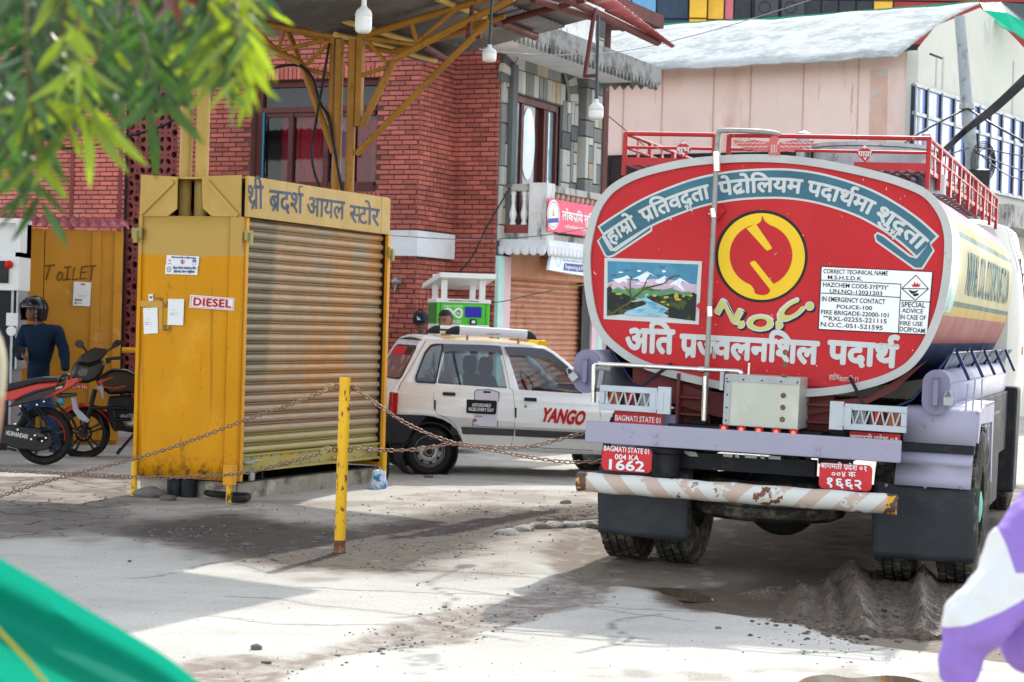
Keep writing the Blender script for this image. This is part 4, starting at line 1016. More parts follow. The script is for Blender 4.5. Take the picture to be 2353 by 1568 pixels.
# sign board over the shutter
zf1=KS.hit(896,458)[1];zf0=KS.hit(896,541)[1]
mb=MB()
x1=KS.hit(*RJ(2143,300),-.03)[0]
mb.prism([KS.P(a,-.035,b)for a,b in((.0,zs0),(x1,(zs0+(zf0-zs0)*x1/wS)),(x1,zs1+(zf1-zs1)*x1/wS),(.0,zs1))],KS.ay*.03);part('sign_board',mb,m_yelold,kiosk,bevel=.004)
mb=MB();x2=KS.hit(896,500,-.03)[0]
mb.prism([KS.P(a,-.034,b)for a,b in((x1+.006,zf0+.004),(x2,zf0),(x2,zf1),(x1+.006,zf1+.004))],KS.ay*.034);part('end_board',mb,m_yelold,kiosk,bevel=.004)
m_signblue=M('sign_blue_paint',(.028,.055,.115),.5,var=.1)
mb=MB()
lett(mb,KS,RJ,(1030,384),(1160,386),190,'थ/ी',-.038,.012)
lett(mb,KS,RJ,(1205,398),(1490,428),168,'ब/दश^',-.038,.012)
lett(mb,KS,RJ,(1522,440),(1838,478),152,'आयल',-.038,.012)
lett(mb,KS,RJ,(1878,498),(2128,530),140,'स<टोर',-.038,.012)
part('lettering',mb,m_signblue,kiosk,recalc=False)
# slats
m_slat=M('worn_shutter_slat',(.42,.28,.155),.5,.0,spec=.35,var=.08,layers=[((.52,.23,.055),.9,.47,.16,(1,1,.8),.75),((.30,.27,.19),1.7,.54,.10,(.5,1,3),.8),((.62,.30,.18),5,.60,.1,(.2,1,3),.6),((.14,.07,.05),30,.71,.03,(.2,1,1))],bump=.06,bs=40)
nt=m_slat.node_tree;N=nt.nodes;Lk=nt.links;b_=N['Principled BSDF'];src=b_.inputs['Base Color'].links[0].from_socket
tc=N.new('ShaderNodeTexCoord');sp=N.new('ShaderNodeSeparateXYZ');Lk.new(tc.outputs['Object'],sp.inputs[0])
def _m(op,a,b=None,c=None):
 q=N.new('ShaderNodeMath');q.operation=op
 for i,x in enumerate((a,b,c)):
  if x is None:continue
  if isinstance(x,(int,float)):q.inputs[i].default_value=x
  else:Lk.new(x,q.inputs[i])
 return q.outputs[0]
nn2=N.new('ShaderNodeTexNoise');nn2.inputs['Scale'].default_value=5;Lk.new(tc.outputs['Object'],nn2.inputs['Vector'])
edge=_m('ADD',sp.outputs[1],_m('MULTIPLY',nn2.outputs[0],.10));edge=_m('ADD',edge,_m('MULTIPLY',sp.outputs[2],-.09))
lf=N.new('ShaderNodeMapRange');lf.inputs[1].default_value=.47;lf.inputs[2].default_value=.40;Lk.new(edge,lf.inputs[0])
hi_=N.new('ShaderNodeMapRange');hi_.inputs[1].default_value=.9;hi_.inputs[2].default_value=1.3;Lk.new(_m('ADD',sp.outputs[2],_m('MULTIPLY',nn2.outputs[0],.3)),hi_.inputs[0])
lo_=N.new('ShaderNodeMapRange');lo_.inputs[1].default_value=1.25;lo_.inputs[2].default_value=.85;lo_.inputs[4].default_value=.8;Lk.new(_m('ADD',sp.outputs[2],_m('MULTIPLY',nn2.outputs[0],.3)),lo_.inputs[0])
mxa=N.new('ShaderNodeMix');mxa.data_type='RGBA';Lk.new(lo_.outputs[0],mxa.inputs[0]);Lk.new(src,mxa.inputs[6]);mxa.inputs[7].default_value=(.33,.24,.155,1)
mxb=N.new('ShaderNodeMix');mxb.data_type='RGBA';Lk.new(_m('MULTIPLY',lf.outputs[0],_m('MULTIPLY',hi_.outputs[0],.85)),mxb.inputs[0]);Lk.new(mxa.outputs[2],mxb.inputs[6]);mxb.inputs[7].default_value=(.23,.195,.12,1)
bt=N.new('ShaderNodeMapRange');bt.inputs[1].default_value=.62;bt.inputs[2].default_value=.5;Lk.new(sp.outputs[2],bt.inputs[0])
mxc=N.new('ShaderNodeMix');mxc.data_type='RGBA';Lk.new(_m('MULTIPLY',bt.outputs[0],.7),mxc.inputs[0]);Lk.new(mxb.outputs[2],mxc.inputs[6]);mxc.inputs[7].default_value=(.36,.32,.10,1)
Lk.new(mxc.outputs[2],b_.inputs['Base Color'])
zrail1=KS.hit(*RK(885,1020),.03)[1];zrail0=KS.hit(*RK(880,1160),.03)[1]
ns=23;pit=(zs0-zrail1)/ns;xe=wS-.06
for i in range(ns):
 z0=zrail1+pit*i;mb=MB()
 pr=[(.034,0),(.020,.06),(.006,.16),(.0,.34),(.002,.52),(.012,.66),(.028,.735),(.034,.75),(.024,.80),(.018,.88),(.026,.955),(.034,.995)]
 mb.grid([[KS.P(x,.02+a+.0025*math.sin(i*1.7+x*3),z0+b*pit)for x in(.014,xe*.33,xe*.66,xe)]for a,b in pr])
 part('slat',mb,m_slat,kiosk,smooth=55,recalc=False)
m_rail=M('olive_rail_paint',(.34,.31,.10),.5,layers=[((.46,.30,.05),4,.50,.12),((.18,.24,.14),7,.60,.08)],bump=.15)
mb=MB();mb.box(KS,.012,xe+.0,.015,.05,zrail0,zrail1);br=part('bottom_rail',mb,m_rail,kiosk,bevel=.004)
mb=MB();mb.box(KS,.012,xe,-.012,.015,zrail0+.0,zrail0+.02);mb.box(KS,.012,xe,.0,.016,zrail1-.015,zrail1);part('rail_edge',mb,m_rail,br)
mb=MB()
for i in range(15):
 for z in(zrail0+.035,zrail1-.03):mb.lathe(KS.P(.08+i*.165,.016,z),-KS.ay,[(.008,0),(.006,.006),(0,.008)],8)
part('rivets',mb,m_rust,br,smooth=50)
for x in(.72,1.62):mb=MB();mb.box(KS,x,x+.16,-.012,.016,zrail1-.11,zrail1-.085);part('pull_handle',mb,m_rail,br,bevel=.004)
for x in(.10,2.28):mb=MB();mb.box(KS,x,x+.16,-.02,.0,zrail0+.075,zrail0+.10);mb.tube([KS.P(x-.02,-.01,zrail0+.088),KS.P(x+.24,-.01,zrail0+.092)],.009,8);part('slide_bolt',mb,m_steel,br)
# right-hand guide of the shutter, a bent strip with a latch
zg=KS.hit(884,1100)[1]
mb=MB();mb.box(KS,wS-.055,wS,-.03,.02,zst-.05,zf0);part('shutter_guide',mb,m_yel,kiosk,bevel=.004)
mb=MB();mb.box(KS,wS-.06,wS-.056,.0,.09,zst,zf0);part('guide_lip',mb,m_black,kiosk)
m_brass=M('dull_yellow_latch',(.36,.30,.10),.5)
for f,x,z in((KL,-wL,KL.hit(318,535)[1]),(KS,.02,KS.hit(556,540)[1]),(KS,wS-.02,KS.hit(890,578)[1])):
 mb=MB();mb.box(f,x-.05,x+.05,-.055,-.03,z-.05,z+.04);mb.box(f,x-.02,x+.02,-.075,-.055,z-.09,z+.02);part('latch',mb,m_brass,kiosk,bevel=.004)
# legs
for u0,v0,f,y in((307,1140,KL,.02),(526,1155,KL,-.02),(881,1112,KS,.03)):
 p=ground(u0,v0);mb=MB();r_=.026
 mb.tube([(p.x,p.y,-.02),(p.x,p.y,zb+.14)],r_,10);part('leg',mb,m_bollard,kiosk,smooth=40)
p=ground(526,1155);mb=MB();mb.box(Fr((p.x,p.y,0),-24.2),-.045,.045,-.035,.04,zb-.02,zb+.15);part('leg_socket',mb,m_yel,kiosk,bevel=.004)
# padlock hanging from the rail
pk=KS.hp(RK(995,1100),-.03)
mb=MB();q=Fr(pk,65.8);mb.box(q,-.035,.035,-.012,.012,-.13,-.06);mb.tube([q.P(.022*math.cos(math.pi*t/8),0,-.055+.045*math.sin(math.pi*t/8))for t in range(9)],.006,6)
tag(part('padlock',mb,m_steel,None,smooth=40,bevel=.003),'steel padlock hanging from the left end of the kiosk shutter rail','padlock')
# tiled plinth under the shutter side
PLF=Fr(KS.P(.16,.08,0),0);PLF.ax,PLF.ay,PLF.az=KS.ax,KS.ay,KS.az
zpl=PLF.hit(*RK(1016,1215))[1]
x1=PLF.hit(*RK(1938,1200))[0];zpr=PLF.hit(*RK(1935,1120))[1]
m_tile=M('marbled_grey_tile',(.33,.29,.24),.35,layers=[((.14,.11,.09),4,.52,.1),((.45,.41,.36),3,.55,.1)],var=.15,vs=6,bump=.05)
pl_=thing('tiled_plinth','low plinth faced with marbled grey tiles under the kiosk shutter','plinth',PLF)
mb=MB();mb.box(PLF,.01,x1-.01,.012,1.0,-.05,zpl-.01);part('core',mb,m_conc,pl_)
nt_=6
for i in range(nt_):
 a,b=x1*i/nt_,x1*(i+1)/nt_
 mb=MB();mb.box(PLF,a+.002,b-.002,0,.012,-.03,zpl-.012);part('tile',mb,m_tile,pl_,bevel=.002)
fl=PLF.face(0,left=True)
for i in range(3):
 mb=MB();mb.box(PLF,-.012,.0,.02+.32*i,.02+.32*i+.317,-.03,zpl-.012);part('tile',mb,m_tile,pl_,bevel=.002)
mb=MB();mb.box(PLF,-.02,x1+.02,-.015,1.0,zpl-.01,zpl+.002);part('top_slab',mb,m_dark,pl_)
# hose under the kiosk
mb=MB();hs=[ground(*DD(*q))+V((0,0,z))for q,z in(((440,1128),.10),((470,1142),.045),((510,1148),.04),((550,1150),.04),((569,1151),.04),((563,1158),.04),((535,1160),.04))]
mb.tube(cat_rom(hs,6),.028,10);tag(part('hose',mb,m_rubber,None,smooth=60),'thick black hose lying on the ground under the kiosk corner','hose')
mb=MB();hs=[KS.P(wS-.03,-.02,.28),KS.P(wS+.05,-.03,.25),KS.P(wS+.07,-.03,.10),KS.P(wS+.02,-.03,.015)];mb.tube(cat_rom(hs,6),.014,8);tag(part('cable_loop',mb,m_cable,None,smooth=60),'black cable loop hanging at the far foot of the kiosk','cable')
# blue and white plastic bag by the far leg
bp0=ground(870,1122);mb=MB();rs=random.Random(9);rows=[]
for j in range(9):
 a=j/8*math.pi/2;rows.append([])
 for i in range(17):
  t=2*math.pi*i/16;k=1+.30*noise.noise(V((math.cos(t)*1.7,math.sin(t)*1.7,j*.5)));rows[-1].append(bp0+V((math.cos(t)*.085*math.cos(a)*k,math.sin(t)*.07*math.cos(a)*k,.17*math.sin(a)*k)))
mb.grid(rows);tag(part('plastic_bag',mb,M('crumpled_bag',(.62,.68,.74),.3,layers=[((.01,.22,.55),7,.50,.03)],bump=.8,bs=40),None,smooth=30,recalc=False),'crumpled blue and white plastic bag beside the far kiosk leg','plastic bag')

# ---------------------------------------------------------------- notices stuck on the kiosk and on the toilet shed
def notice(f,conv,quad,y,label,name='notice',cat='notice',mt=None,group=None):
 P4=[f.hit(*conv(*p),y)for p in quad];cx_=sum(p[0]for p in P4)/4;cz_=sum(p[1]for p in P4)/4
 t=thing(name,label,cat,Fr(f.P(cx_,y,cz_),0),group)
 mb=MB();mb.prism([f.P(a,y+.002,b)for a,b in P4],-f.ay*.003);part('sheet',mb,mt or m_print_w,t,recalc=True)
 return t
yk=-.012
t=notice(KL,RW,[(1010,1102),(1025,902),(1718,955),(1705,1148)],yk-.012,'white DIESEL sign with red capitals on the yellow kiosk side','diesel_sign','sign')
mb=MB();lett(mb,KL,RW,(1068,1062),(1662,1103),118,'DIESEL',yk-.017,.042,track=.05);part('lettering',mb,m_print_r,t,recalc=False)
mb=MB();pplate(mb,KL,RW,[[(1027,1088),(1040,920),(1703,968),(1690,1133)],[(1034,1083),(1046,926),(1697,973),(1685,1128)]],yk-.016);part('border',mb,m_print_r,t,recalc=False)
t=notice(KL,RW,[(647,428),(654,278),(1163,300),(1155,448)],yk-.006,'upper of two small white safety notices on the kiosk side')
mb=MB();lett(mb,KL,RW,(725,322),(1115,338),20,'पेट/ोल पम<प परिसर ननषेिधत वस<तुहरू'.replace('िषे','नषे'),yk-.011,.03);pplate(mb,KL,RW,[[(1058,352),(1112,354),(1110,384),(1056,382)]],yk-.011)
pplate(mb,KL,RW,[[(1054,390),(1110,392),(1108,436),(1052,434)],[(1058,394),(1106,396),(1104,432),(1056,430)]],yk-.011)
lett(mb,KL,RW,(672,414),(722,416),8,'NO SMOKING',yk-.011,.02);part('lettering',mb,m_print_b,t,recalc=False)
mb=MB()
for x,y,r in((900,384,36),(700,360,20)):pplate(mb,KL,RW,[circle(x,y,r,20),circle(x,y,r*.84,20)],yk-.0112);pplate(mb,KL,RW,[[(x-r*.7,y-r*.55),(x-r*.55,y-r*.7),(x+r*.7,y+r*.55),(x+r*.55,y+r*.7)]],yk-.0114)
part('prohibition_ring',mb,m_print_r,t,recalc=False)
mb=MB();pplate(mb,KL,RW,[[(888,362),(908,360),(910,408),(890,410)]],yk-.011);pplate(mb,KL,RW,[[(692,362),(712,362),(712,367),(692,367)]],yk-.011);part('pictogram',mb,m_print_k,t,recalc=False)
t=notice(KL,RW,[(628,575),(635,430),(1142,447),(1135,592)],yk-.008,'lower of two small white notices on the kiosk side with round emblem')
mb=MB();lett(mb,KL,RW,(750,496),(1112,502),30,'िमटर जिरो भएको छ छैन'.replace('जि','िज'),yk-.013,.035);lett(mb,KL,RW,(762,552),(1092,556),30,'हेरेरमात/ तेल भनु^होला',yk-.013,.035);part('lettering',mb,m_print_b,t,recalc=False)
mb=MB();pplate(mb,KL,RW,[circle(687,503,36,24,43),circle(687,503,24,20,30)],yk-.013);part('emblem',mb,M('emblem_teal',(.12,.30,.26)),t,recalc=False)
mb=MB();pplate(mb,KL,RW,[circle(687,503,9,8)],yk-.013);part('emblem_centre',mb,m_print_r,t,recalc=False)
for quad,lab in(([(297,1517),(285,1110),(507,1099),(517,1503)],'white paper receipt poster at the left edge of the kiosk side'),([(665,1373),(677,963),(928,968),(910,1380)],'white paper receipt poster left of the DIESEL sign')):
 t=notice(KL,RW,quad,yk-.006,lab,'paper_poster','poster',None,'paper posters taped on the kiosk')
 x0,y0=quad[1];mb=MB();k=(quad[2][0]-x0)/240
 for(a,b,c,d)in((25,222,95,234),(100,224,150,230),(25,252,90,262),(105,256,150,262),(40,168,120,172),(50,184,100,187),(70,18,105,26)):
  pplate(mb,KL,RW,[[(x0+a*k,y0+b),(x0+c*k,y0+b),(x0+c*k,y0+d),(x0+a*k,y0+d)]],yk-.011)
 part('print',mb,m_print_g,t,recalc=False)
t=notice(KL,RW,[(372,995),(368,893),(440,890),(440,995)],yk-.006,'tiny white sticker above the left paper poster on the kiosk','sticker','sticker')
mb=MB();pplate(mb,KL,RW,[[(384,910),(392,925),(420,925),(428,915),(424,950),(416,962),(392,960),(384,945)],circle(406,940,8,8)],yk-.011);part('print',mb,m_print_b,t,recalc=False)
mb=MB();pplate(mb,KL,RW,[[(590,1380),(640,1372),(706,1378),(705,1470),(650,1460),(600,1472)]],-.014);pplate(mb,KL,RW,[[(596,1005),(670,1000),(668,1105),(620,1095),(592,1060)]],-.014);pplate(mb,KL,RW,[[(445,950),(540,940),(590,960),(560,1015),(535,975),(445,972)]],-.014);part('glue_residue',mb,M('brown_glue',(.22,.11,.02),.7,layers=[((.5,.25,.04),40,.5,.1)]),kiosk,recalc=False)
mb=MB();pplate(mb,KL,RW,[[(200,990),(540,1000),(590,1010),(585,1440),(530,1440),(530,1100),(200,1085)]],-.0125);part('old_tape',mb,M('old_yellow_tape',(.52,.30,.05),.4),kiosk,recalc=False)

# ---------------------------------------------------------------- fuel station canopy on twin posts
CB=(KL.ay,KL.ax)  # along the row of posts, across it
canopy=thing('forecourt_canopy','forecourt canopy of yellow pipe trusses and corrugated sheets above the kiosk','canopy',KL)
C1=V((-2.72,17.0,0))+V((0.0,0.0,0));bk=KL.ay;ak=KL.ax
ZV=4.40
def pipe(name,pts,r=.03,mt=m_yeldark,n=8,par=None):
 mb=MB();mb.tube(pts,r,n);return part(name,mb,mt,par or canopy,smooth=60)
TR=Fr(C1+bk*2.66,-24.2)  # plane of the truss bracket at the far post pair
def tp(x,y,o=0):return TR.hp((x,y),o)
# posts
for(uL,uR,vt,vb,t,zb0)in((772,790,95,440,2.66,0),(802,821,93,440,2.66,0)):
 x0=TR.hit(uL,98)[0];x1=TR.hit(uR,98)[0];r=(x1-x0)/2;c=(x0+x1)/2
 pipe('post',[TR.P(c,0,0),TR.P(c,0,TR.hit(780,92)[1])],r,n=16)
TN=Fr(C1+bk*.10,-24.2)
for(uL,uR)in((412,437),(448,475)):
 x0=TN.hit(uL,480)[0];x1=TN.hit(uR,480)[0];pipe('post',[TN.P((x0+x1)/2,0,0),TN.P((x0+x1)/2,0,4.15)],(x1-x0)/2,m_yelold,n=16)
for(x,y)in((RK(395,1210)),(RK(505,1210))):
 p=KL.hp((x,y),.085);pipe('post_foot',[(p.x,p.y,-.05),(p.x,p.y,.6)],.07,m_dark,16)
mb=MB();mb.box(TR,TR.hit(762,90)[0],TR.hit(771,90)[0],-.03,.03,TR.hit(760,294)[1],TR.hit(760,90)[1]);part('hanger_channel',mb,m_yeldark,canopy)
mb=MB();mb.box(TR,TR.hit(823,90)[0],TR.hit(836,90)[0],-.03,.03,TR.hit(830,290)[1],TR.hit(830,80)[1]);part('hanger_channel',mb,m_yeldark,canopy)
lines=[([(828,85),(1034,22),(1128,-6)],.036),([(831,290),(901,150),(908,138),(927,126),(1034,69),(1137,18),(1180,-4)],.036),([(837,86),(891,149)],.02),([(837,87),(955,103)],.024),([(832,174),(886,155)],.022),([(945,54),(958,97)],.022),([(960,97),(1034,33),(1060,12)],.022),
  ([(819,354),(1034,138),(1124,50)],.032),([(773,85),(573,49),(520,38)],.036),([(768,351),(700,160),(692,148),(676,138),(563,90),(500,62)],.036),([(578,59),(637,115)],.02),([(655,69),(640,115)],.02),([(643,117),(748,92)],.022),([(704,149),(760,95)],.022),([(702,159),(758,172)],.022),([(562,78),(566,50),(584,32),(671,-4)],.036)]
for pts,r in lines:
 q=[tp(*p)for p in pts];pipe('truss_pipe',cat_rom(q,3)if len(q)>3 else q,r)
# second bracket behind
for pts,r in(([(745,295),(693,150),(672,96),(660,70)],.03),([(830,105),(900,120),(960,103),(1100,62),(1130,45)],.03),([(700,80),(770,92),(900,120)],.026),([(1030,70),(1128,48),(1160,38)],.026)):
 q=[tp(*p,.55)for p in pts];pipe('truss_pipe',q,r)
# the two wings of the sheet roof
def wing_pt(u,v,off=0.0):
 # where the pixel meets the right (rising) wing plane
 nrm=(bk.cross((ak+V((0,0,.20))).normalized())).normalized();r=ray(u,v)
 t=((C1+V((0,0,ZV+off)))-CAM).dot(nrm)/r.dot(nrm);return CAM+r*t
def wing_ptL(u,v,off=0.0):
 nrm=(bk.cross((-ak+V((0,0,.15))).normalized())).normalized();r=ray(u,v)
 t=((C1+V((0,0,ZV+off)))-CAM).dot(nrm)/r.dot(nrm);return CAM+r*t
m_sheet=M('dark_galvanised_sheet',(.17,.165,.165),.45,.5,layers=[((.10,.06,.045),2,.56,.12,None,.7),((.30,.29,.28),1.1,.5,.2,(1,1,1),.6)],var=.15)
def sheet(name,a0,a1,b0,b1,slope_sign,off,mt,rise=.20,zlift=0.0):
 "corrugations run across the row (direction ak); a = distance across, b = distance along"
 mb=MB();n=int((b1-b0)/.0125);rows=[]
 for s_ in(a0,(a0+a1)/2,a1):
  rows.append([C1+ak*s_*slope_sign+bk*(b0+(b1-b0)*i/n)+V((0,0,ZV+off+rise*s_+.012*math.sin((b0+(b1-b0)*i/n)*2*math.pi/.076)))for i in range(n+1)])
 mb.grid(rows);part(name,mb,mt,canopy,smooth=70,recalc=False,solid=.0012)
w=wing_pt(1047,126)-C1;bE=w.dot(bk)
w2=wing_pt(1337,41)-C1
for(a0,a1)in((-.3,1.35),(1.25,w2.dot(ak)+.15),(w2.dot(ak)+.1,w2.dot(ak)+1.25)):
 for b0 in(-4.7,-3.2,-1.15,.9):
  b1=min(b0+2.15,bE if b0==.9 else 99)
  b1=bE if b0==.9 else b0+2.15
  if a0>1.5 and b0>0:continue  # outermost strip stays out of view, added to widen the canopy's shade
  sheet('roof_sheet',a0,a1,b0,b1,1,.0+(.02 if a0>0 else 0)+(.005 if b0>-1.2 else 0),m_sheet)
for(a0,a1)in((.0,1.6),(1.5,3.2),(3.1,4.8)):
 for b0 in(-4.7,-3.2,-1.15,.9):sheet('roof_sheet',a0,a1,b0,b0+(2.15 if b0<.9 else 3.0),-1,.02,m_sheet,rise=.15)
# purlins under the sheets
for pts in([(640,-4),(814,56),(950,98)],[(770,80),(850,98),(1000,140)],[(600,28),(740,67)],[(1005,-2),(1126,44)]):
 pipe('purlin',[wing_pt(u,v,-.05)if u>790 else tp(u,v,-.1)for u,v in pts],.03,m_yelold)
for pts,r in(([(974,105),(1027,137)],.04),([(1126,43),(1230,84)],.045),([(1136,56),(1344,-2)],.035),([(1140,20),(1190,-4)],.035),([(1225,-2),(1366,41)],.04),([(1366,26),(1432,64)],.045)):
 pipe('purlin',[wing_pt(u,v,-.07)for u,v in pts],r,m_dkred)
# outer strip of red painted sheet and its rail
q0,q1=wing_pt(1308,-6,-.03),None
def edge_pt(u,v,o=0):
 w3=wing_pt(1361,0);ft=Fr(w3,-24.2);f2=ft.face(0);return f2.hp((u,v),o)
pipe('edge_rail',[edge_pt(1300,-4,.04),edge_pt(1511,97,.04)],.045,m_dkred,10)
m_redsheet=M('red_painted_sheet',(.40,.10,.11),.5,layers=[((.58,.28,.28),4,.5,.15),((.18,.05,.05),9,.62,.06)])
A_,B_,C_,D_=edge_pt(1361,4),edge_pt(1545,111),edge_pt(1548,108,-.02),edge_pt(1395,-10,-.10)
A_=edge_pt(1340,-8);D_=edge_pt(1398,-12,-.16);C_=edge_pt(1551,106,-.16)
rows=[];n=260;L_=(B_-A_).length
for s_ in(0,.5,1):
 rows.append([A_.lerp(D_,s_).lerp(B_.lerp(C_,s_),i/n)+V((0,0,.012*math.sin(i/n*L_*2*math.pi/.076)))-ak*(.0)for i in range(n+1)])
mb=MB();mb.grid(rows);part('edge_sheet',mb,m_redsheet,canopy,smooth=70,recalc=False,solid=.0012)
# hanging brackets
for pts in([(1089,-4),(1075,86)],[(1367,20),(1344,175)]):
 q=[(tp(*p)if pts[0][0]<1200 else edge_pt(*p))for p in pts];pipe('hanging_bracket',q,.022,m_dkred)
 e=(ak if pts[0][0]<1200 else ak)*.14;pipe('bracket_foot',[q[1]-e*.1,q[1]+e],.018,m_dkred)
# second, lower roof at the left over the pumps
LRz=4.3
def flat_pt(u,v,z):r=ray(u,v);return CAM+r*((z-CAMH)/r.z)
qa,qb=flat_pt(96,262,4.1),flat_pt(318,206,4.25)
can2=thing('pump_roof','dark corrugated roof sheet over the fuel pump at the upper left behind the leaves','roof',qa)
e=(qb-qa);n=int(e.length/.0125);perp=V((e.y,-e.x,0)).normalized()*-1
if perp.y>0:perp=-perp
mb=MB();mb.grid([[qa+e*(1.25*i/n-.2)+perp*0+V((0,0,.012*math.sin(i*.0125*2*math.pi/.076*1.0)))+perp*k for i in range(n+1)]for k in(0,2.5,5)])
part('roof_sheet',mb,m_sheet,can2,smooth=70,recalc=False,solid=.0012)
mb=MB();mb.tube([qa+e*-.3+perp*.3+V((0,0,-.08)),qa+e*1.1+perp*.3+V((0,0,-.08))],.05,8);part('purlin',mb,m_dkred,can2)
mb=MB();mb.tube([qa+e*.15+perp*.2+V((0,0,-.5)),qa+e*.15+perp*.2],.04,8);part('roof_bracket',mb,m_dkred,can2)
# sheets of wiring on the posts
def cable(name,pts,r,label,mt=m_cable,n=8,group=None):
 mb=MB();mb.tube(cat_rom(pts,n),r,6);return tag(part(name,mb,mt,None,smooth=60),label,'cable',group)
cable('cable',[tp(757,100,-.05),tp(745,170,-.08),tp(728,270,-.08),tp(716,340,-.08),tp(722,395,-.08),tp(738,437,-.08)],.014,'loose black cable looping down left of the far canopy posts')
cable('cable',[tp(690,150,-.05),tp(718,180,-.05),tp(735,235,-.05),tp(755,270,-.05),tp(768,340,-.08),tp(786,440,-.08)],.016,'black cable running down the front of the far canopy posts')
cable('cable',[tp(584,180,-.0),tp(620,160,0),tp(665,150,0),tp(700,155,0)],.014,'black cable sagging from the leaves to the truss')
cable('cable',[tp(560,38,-.1),tp(640,32,-.1),tp(700,12,-.1),tp(750,-4,-.1)],.018,'black cable tied along the canopy purlins')
cable('cable',[fA.P(*((lambda p:(p[0],-.9,p[1]))(fA.hit(*RA(420,1000),-.9)))),fA.P(*((lambda p:(p[0],-.9,p[1]))(fA.hit(*RA(600,985),-.9)))),fA.P(*((lambda p:(p[0],-.9,p[1]))(fA.hit(*RA(780,940),-.9)))),fA.P(*((lambda p:(p[0],-.9,p[1]))(fA.hit(*RA(1060,860),-.9)))),fA.P(*((lambda p:(p[0],-.9,p[1]))(fA.hit(*RA(1170,805),-.9))))],.018,'black cable strung in front of the pink brick wall at left')
cable('cable',[KL.P(-.24,.6,2.62),KL.P(-.12,.8,2.63),KL.P(-.10,1.1,2.5)],.022,'thick dark cable leaving the near canopy post over the kiosk roof')
mb=MB();q=[KL.hp(RA(1290,1150),.3),KL.hp(RA(1268,1250),.3),KL.hp(RA(1272,1380),.3),KL.hp(RA(1285,1450),.3)];mb.tube(cat_rom(q,6),.016,6);tag(part('pipe',mb,m_yelold,None,smooth=60),'bowed yellow conduit between the two near canopy posts','conduit')

# ---------------------------------------------------------------- the hanging bulbs
m_bulbtop=M('bulb_white_plastic',(.62,.63,.60),.45,var=.05);m_bulbdif=M('bulb_diffuser',(.72,.72,.68),.3,var=.03,sub=.2)
m_cord=M('grey_cord',(.04,.055,.065),.5)
def bulb(ub,vb,vt,wpx,d,top,label,split=.52):
 p=PX(ub,vb,d);q=PX(ub,vt,d);H=(q-p).length;Rr=wpx/2/FPX*d;up=V((0,0,1))
 t=thing('light_bulb',label,'light bulb',p,'bulbs hanging from the canopy')
 mb=MB();mb.lathe(p,up,[(0,0),(Rr*.55,H*.012),(Rr*.84,H*.05),(Rr*.97,H*.12),(Rr,H*.22),(Rr,H*split*.92),(Rr*.96,H*split)],28);part('diffuser',mb,m_bulbdif,t,smooth=50)
 mb=MB();mb.lathe(p,up,[(Rr*.98,H*split),(Rr*1.02,H*(split+.02)),(Rr*.99,H*.60),(Rr*.86,H*.70),(Rr*.52,H*.78),(Rr*.36,H*.83),(Rr*.30,H*.86),(Rr*.30,H)],28);part('housing',mb,m_bulbtop,t,smooth=50)
 mb=MB();mb.lathe(p,up,[(Rr*.26,H),(Rr*.28,H*1.02),(Rr*.24,H*1.10),(Rr*.20,H*1.14)],16);part('lamp_holder',mb,m_cord if top[0]>1000 else m_bulbtop,t,smooth=50)
 mb=MB();tpnt=PX(*top,d);mb.tube([p+up*H*1.12,tpnt],.013 if top[0]>1000 else .006,8);part('cord',mb,m_cord,t,smooth=60)
bulb(834.5,78,2,39,15.2,(836,-8),'white bulb hanging closest, nearest the canopy posts')
bulb(1124,143.5,103,33,18.2,(1131,-6),'white bulb hanging between the posts and the red roof strip')
bulb(1369,276,228,34.5,16.2,(1375,35),'white bulb hanging lowest, in front of the pink hall',.45)
mb=MB();p=PX(440*.3418,190,22);
for(u,v)in((RA(455,530)),(RA(740,640))):
 p=PX(u,v,21.5);t=thing('light_bulb','white bulb half hidden behind the leaves, %s of the two there'%('left' if u<200 else 'right'),'light bulb',p,'bulbs hanging from the pump roof')
 mb=MB();mb.lathe(p,(0,0,-1),[(.03,-.2),(.04,-.12),(.11,-.03),(.11,.07),(.08,.13),(0,.14)],20);part('bulb_body',mb,m_bulbtop,t,smooth=50)

# ---------------------------------------------------------------- bollard, chains
bp_=ground(780,1267);btop=bp_+V((-.005,0,0));hB=(Fr(bp_,0).hit(795,868)[1]);xt=Fr(bp_,0).hit(795,868)[0]
bol=thing('bollard','yellow painted steel pipe bollard standing free in front of the kiosk','bollard',bp_)
topB=bp_+V((xt*.55,0,hB));mb=MB();mb.tube([bp_-V((0,0,.05)),topB],.0375,24);part('pipe',mb,m_bollard,bol,smooth=40)
mb=MB();mb.tube([bp_-V((0,0,.02)),bp_.lerp(topB,.065)],.0384,24);part('rusty_foot',mb,M('bare_rusty_foot',(.13,.06,.035),.8,layers=[((.3,.14,.05),12,.5,.1)],bump=.4),bol,smooth=40)
def bx(v):t=(1267-v)/(1267-868);return bp_.lerp(topB,t)
EY={}
for k,v in(('hi',890),('lo',1034)):
 c=bx(v);EY[k]=c;mb=MB();mb.torus(c+V((-.055,-.01,.0)),(0,1,.3),.016,.005,16,6);mb.torus(c+V((.05,-.01,.0)),(0,1,.3),.014,.005,16,6);part('eye_ring',mb,m_rust,bol,smooth=60)
 mb=MB();q=c+V((-.07,-.01,0));mb.tube(cat_rom([q,q+V((-.03,0,.018)),q+V((-.06,0,0)),q+V((-.045,0,-.025)),q+V((-.07,0,-.03))],5),.006,6);part('hook',mb,m_brass,bol,smooth=60)
LK=None
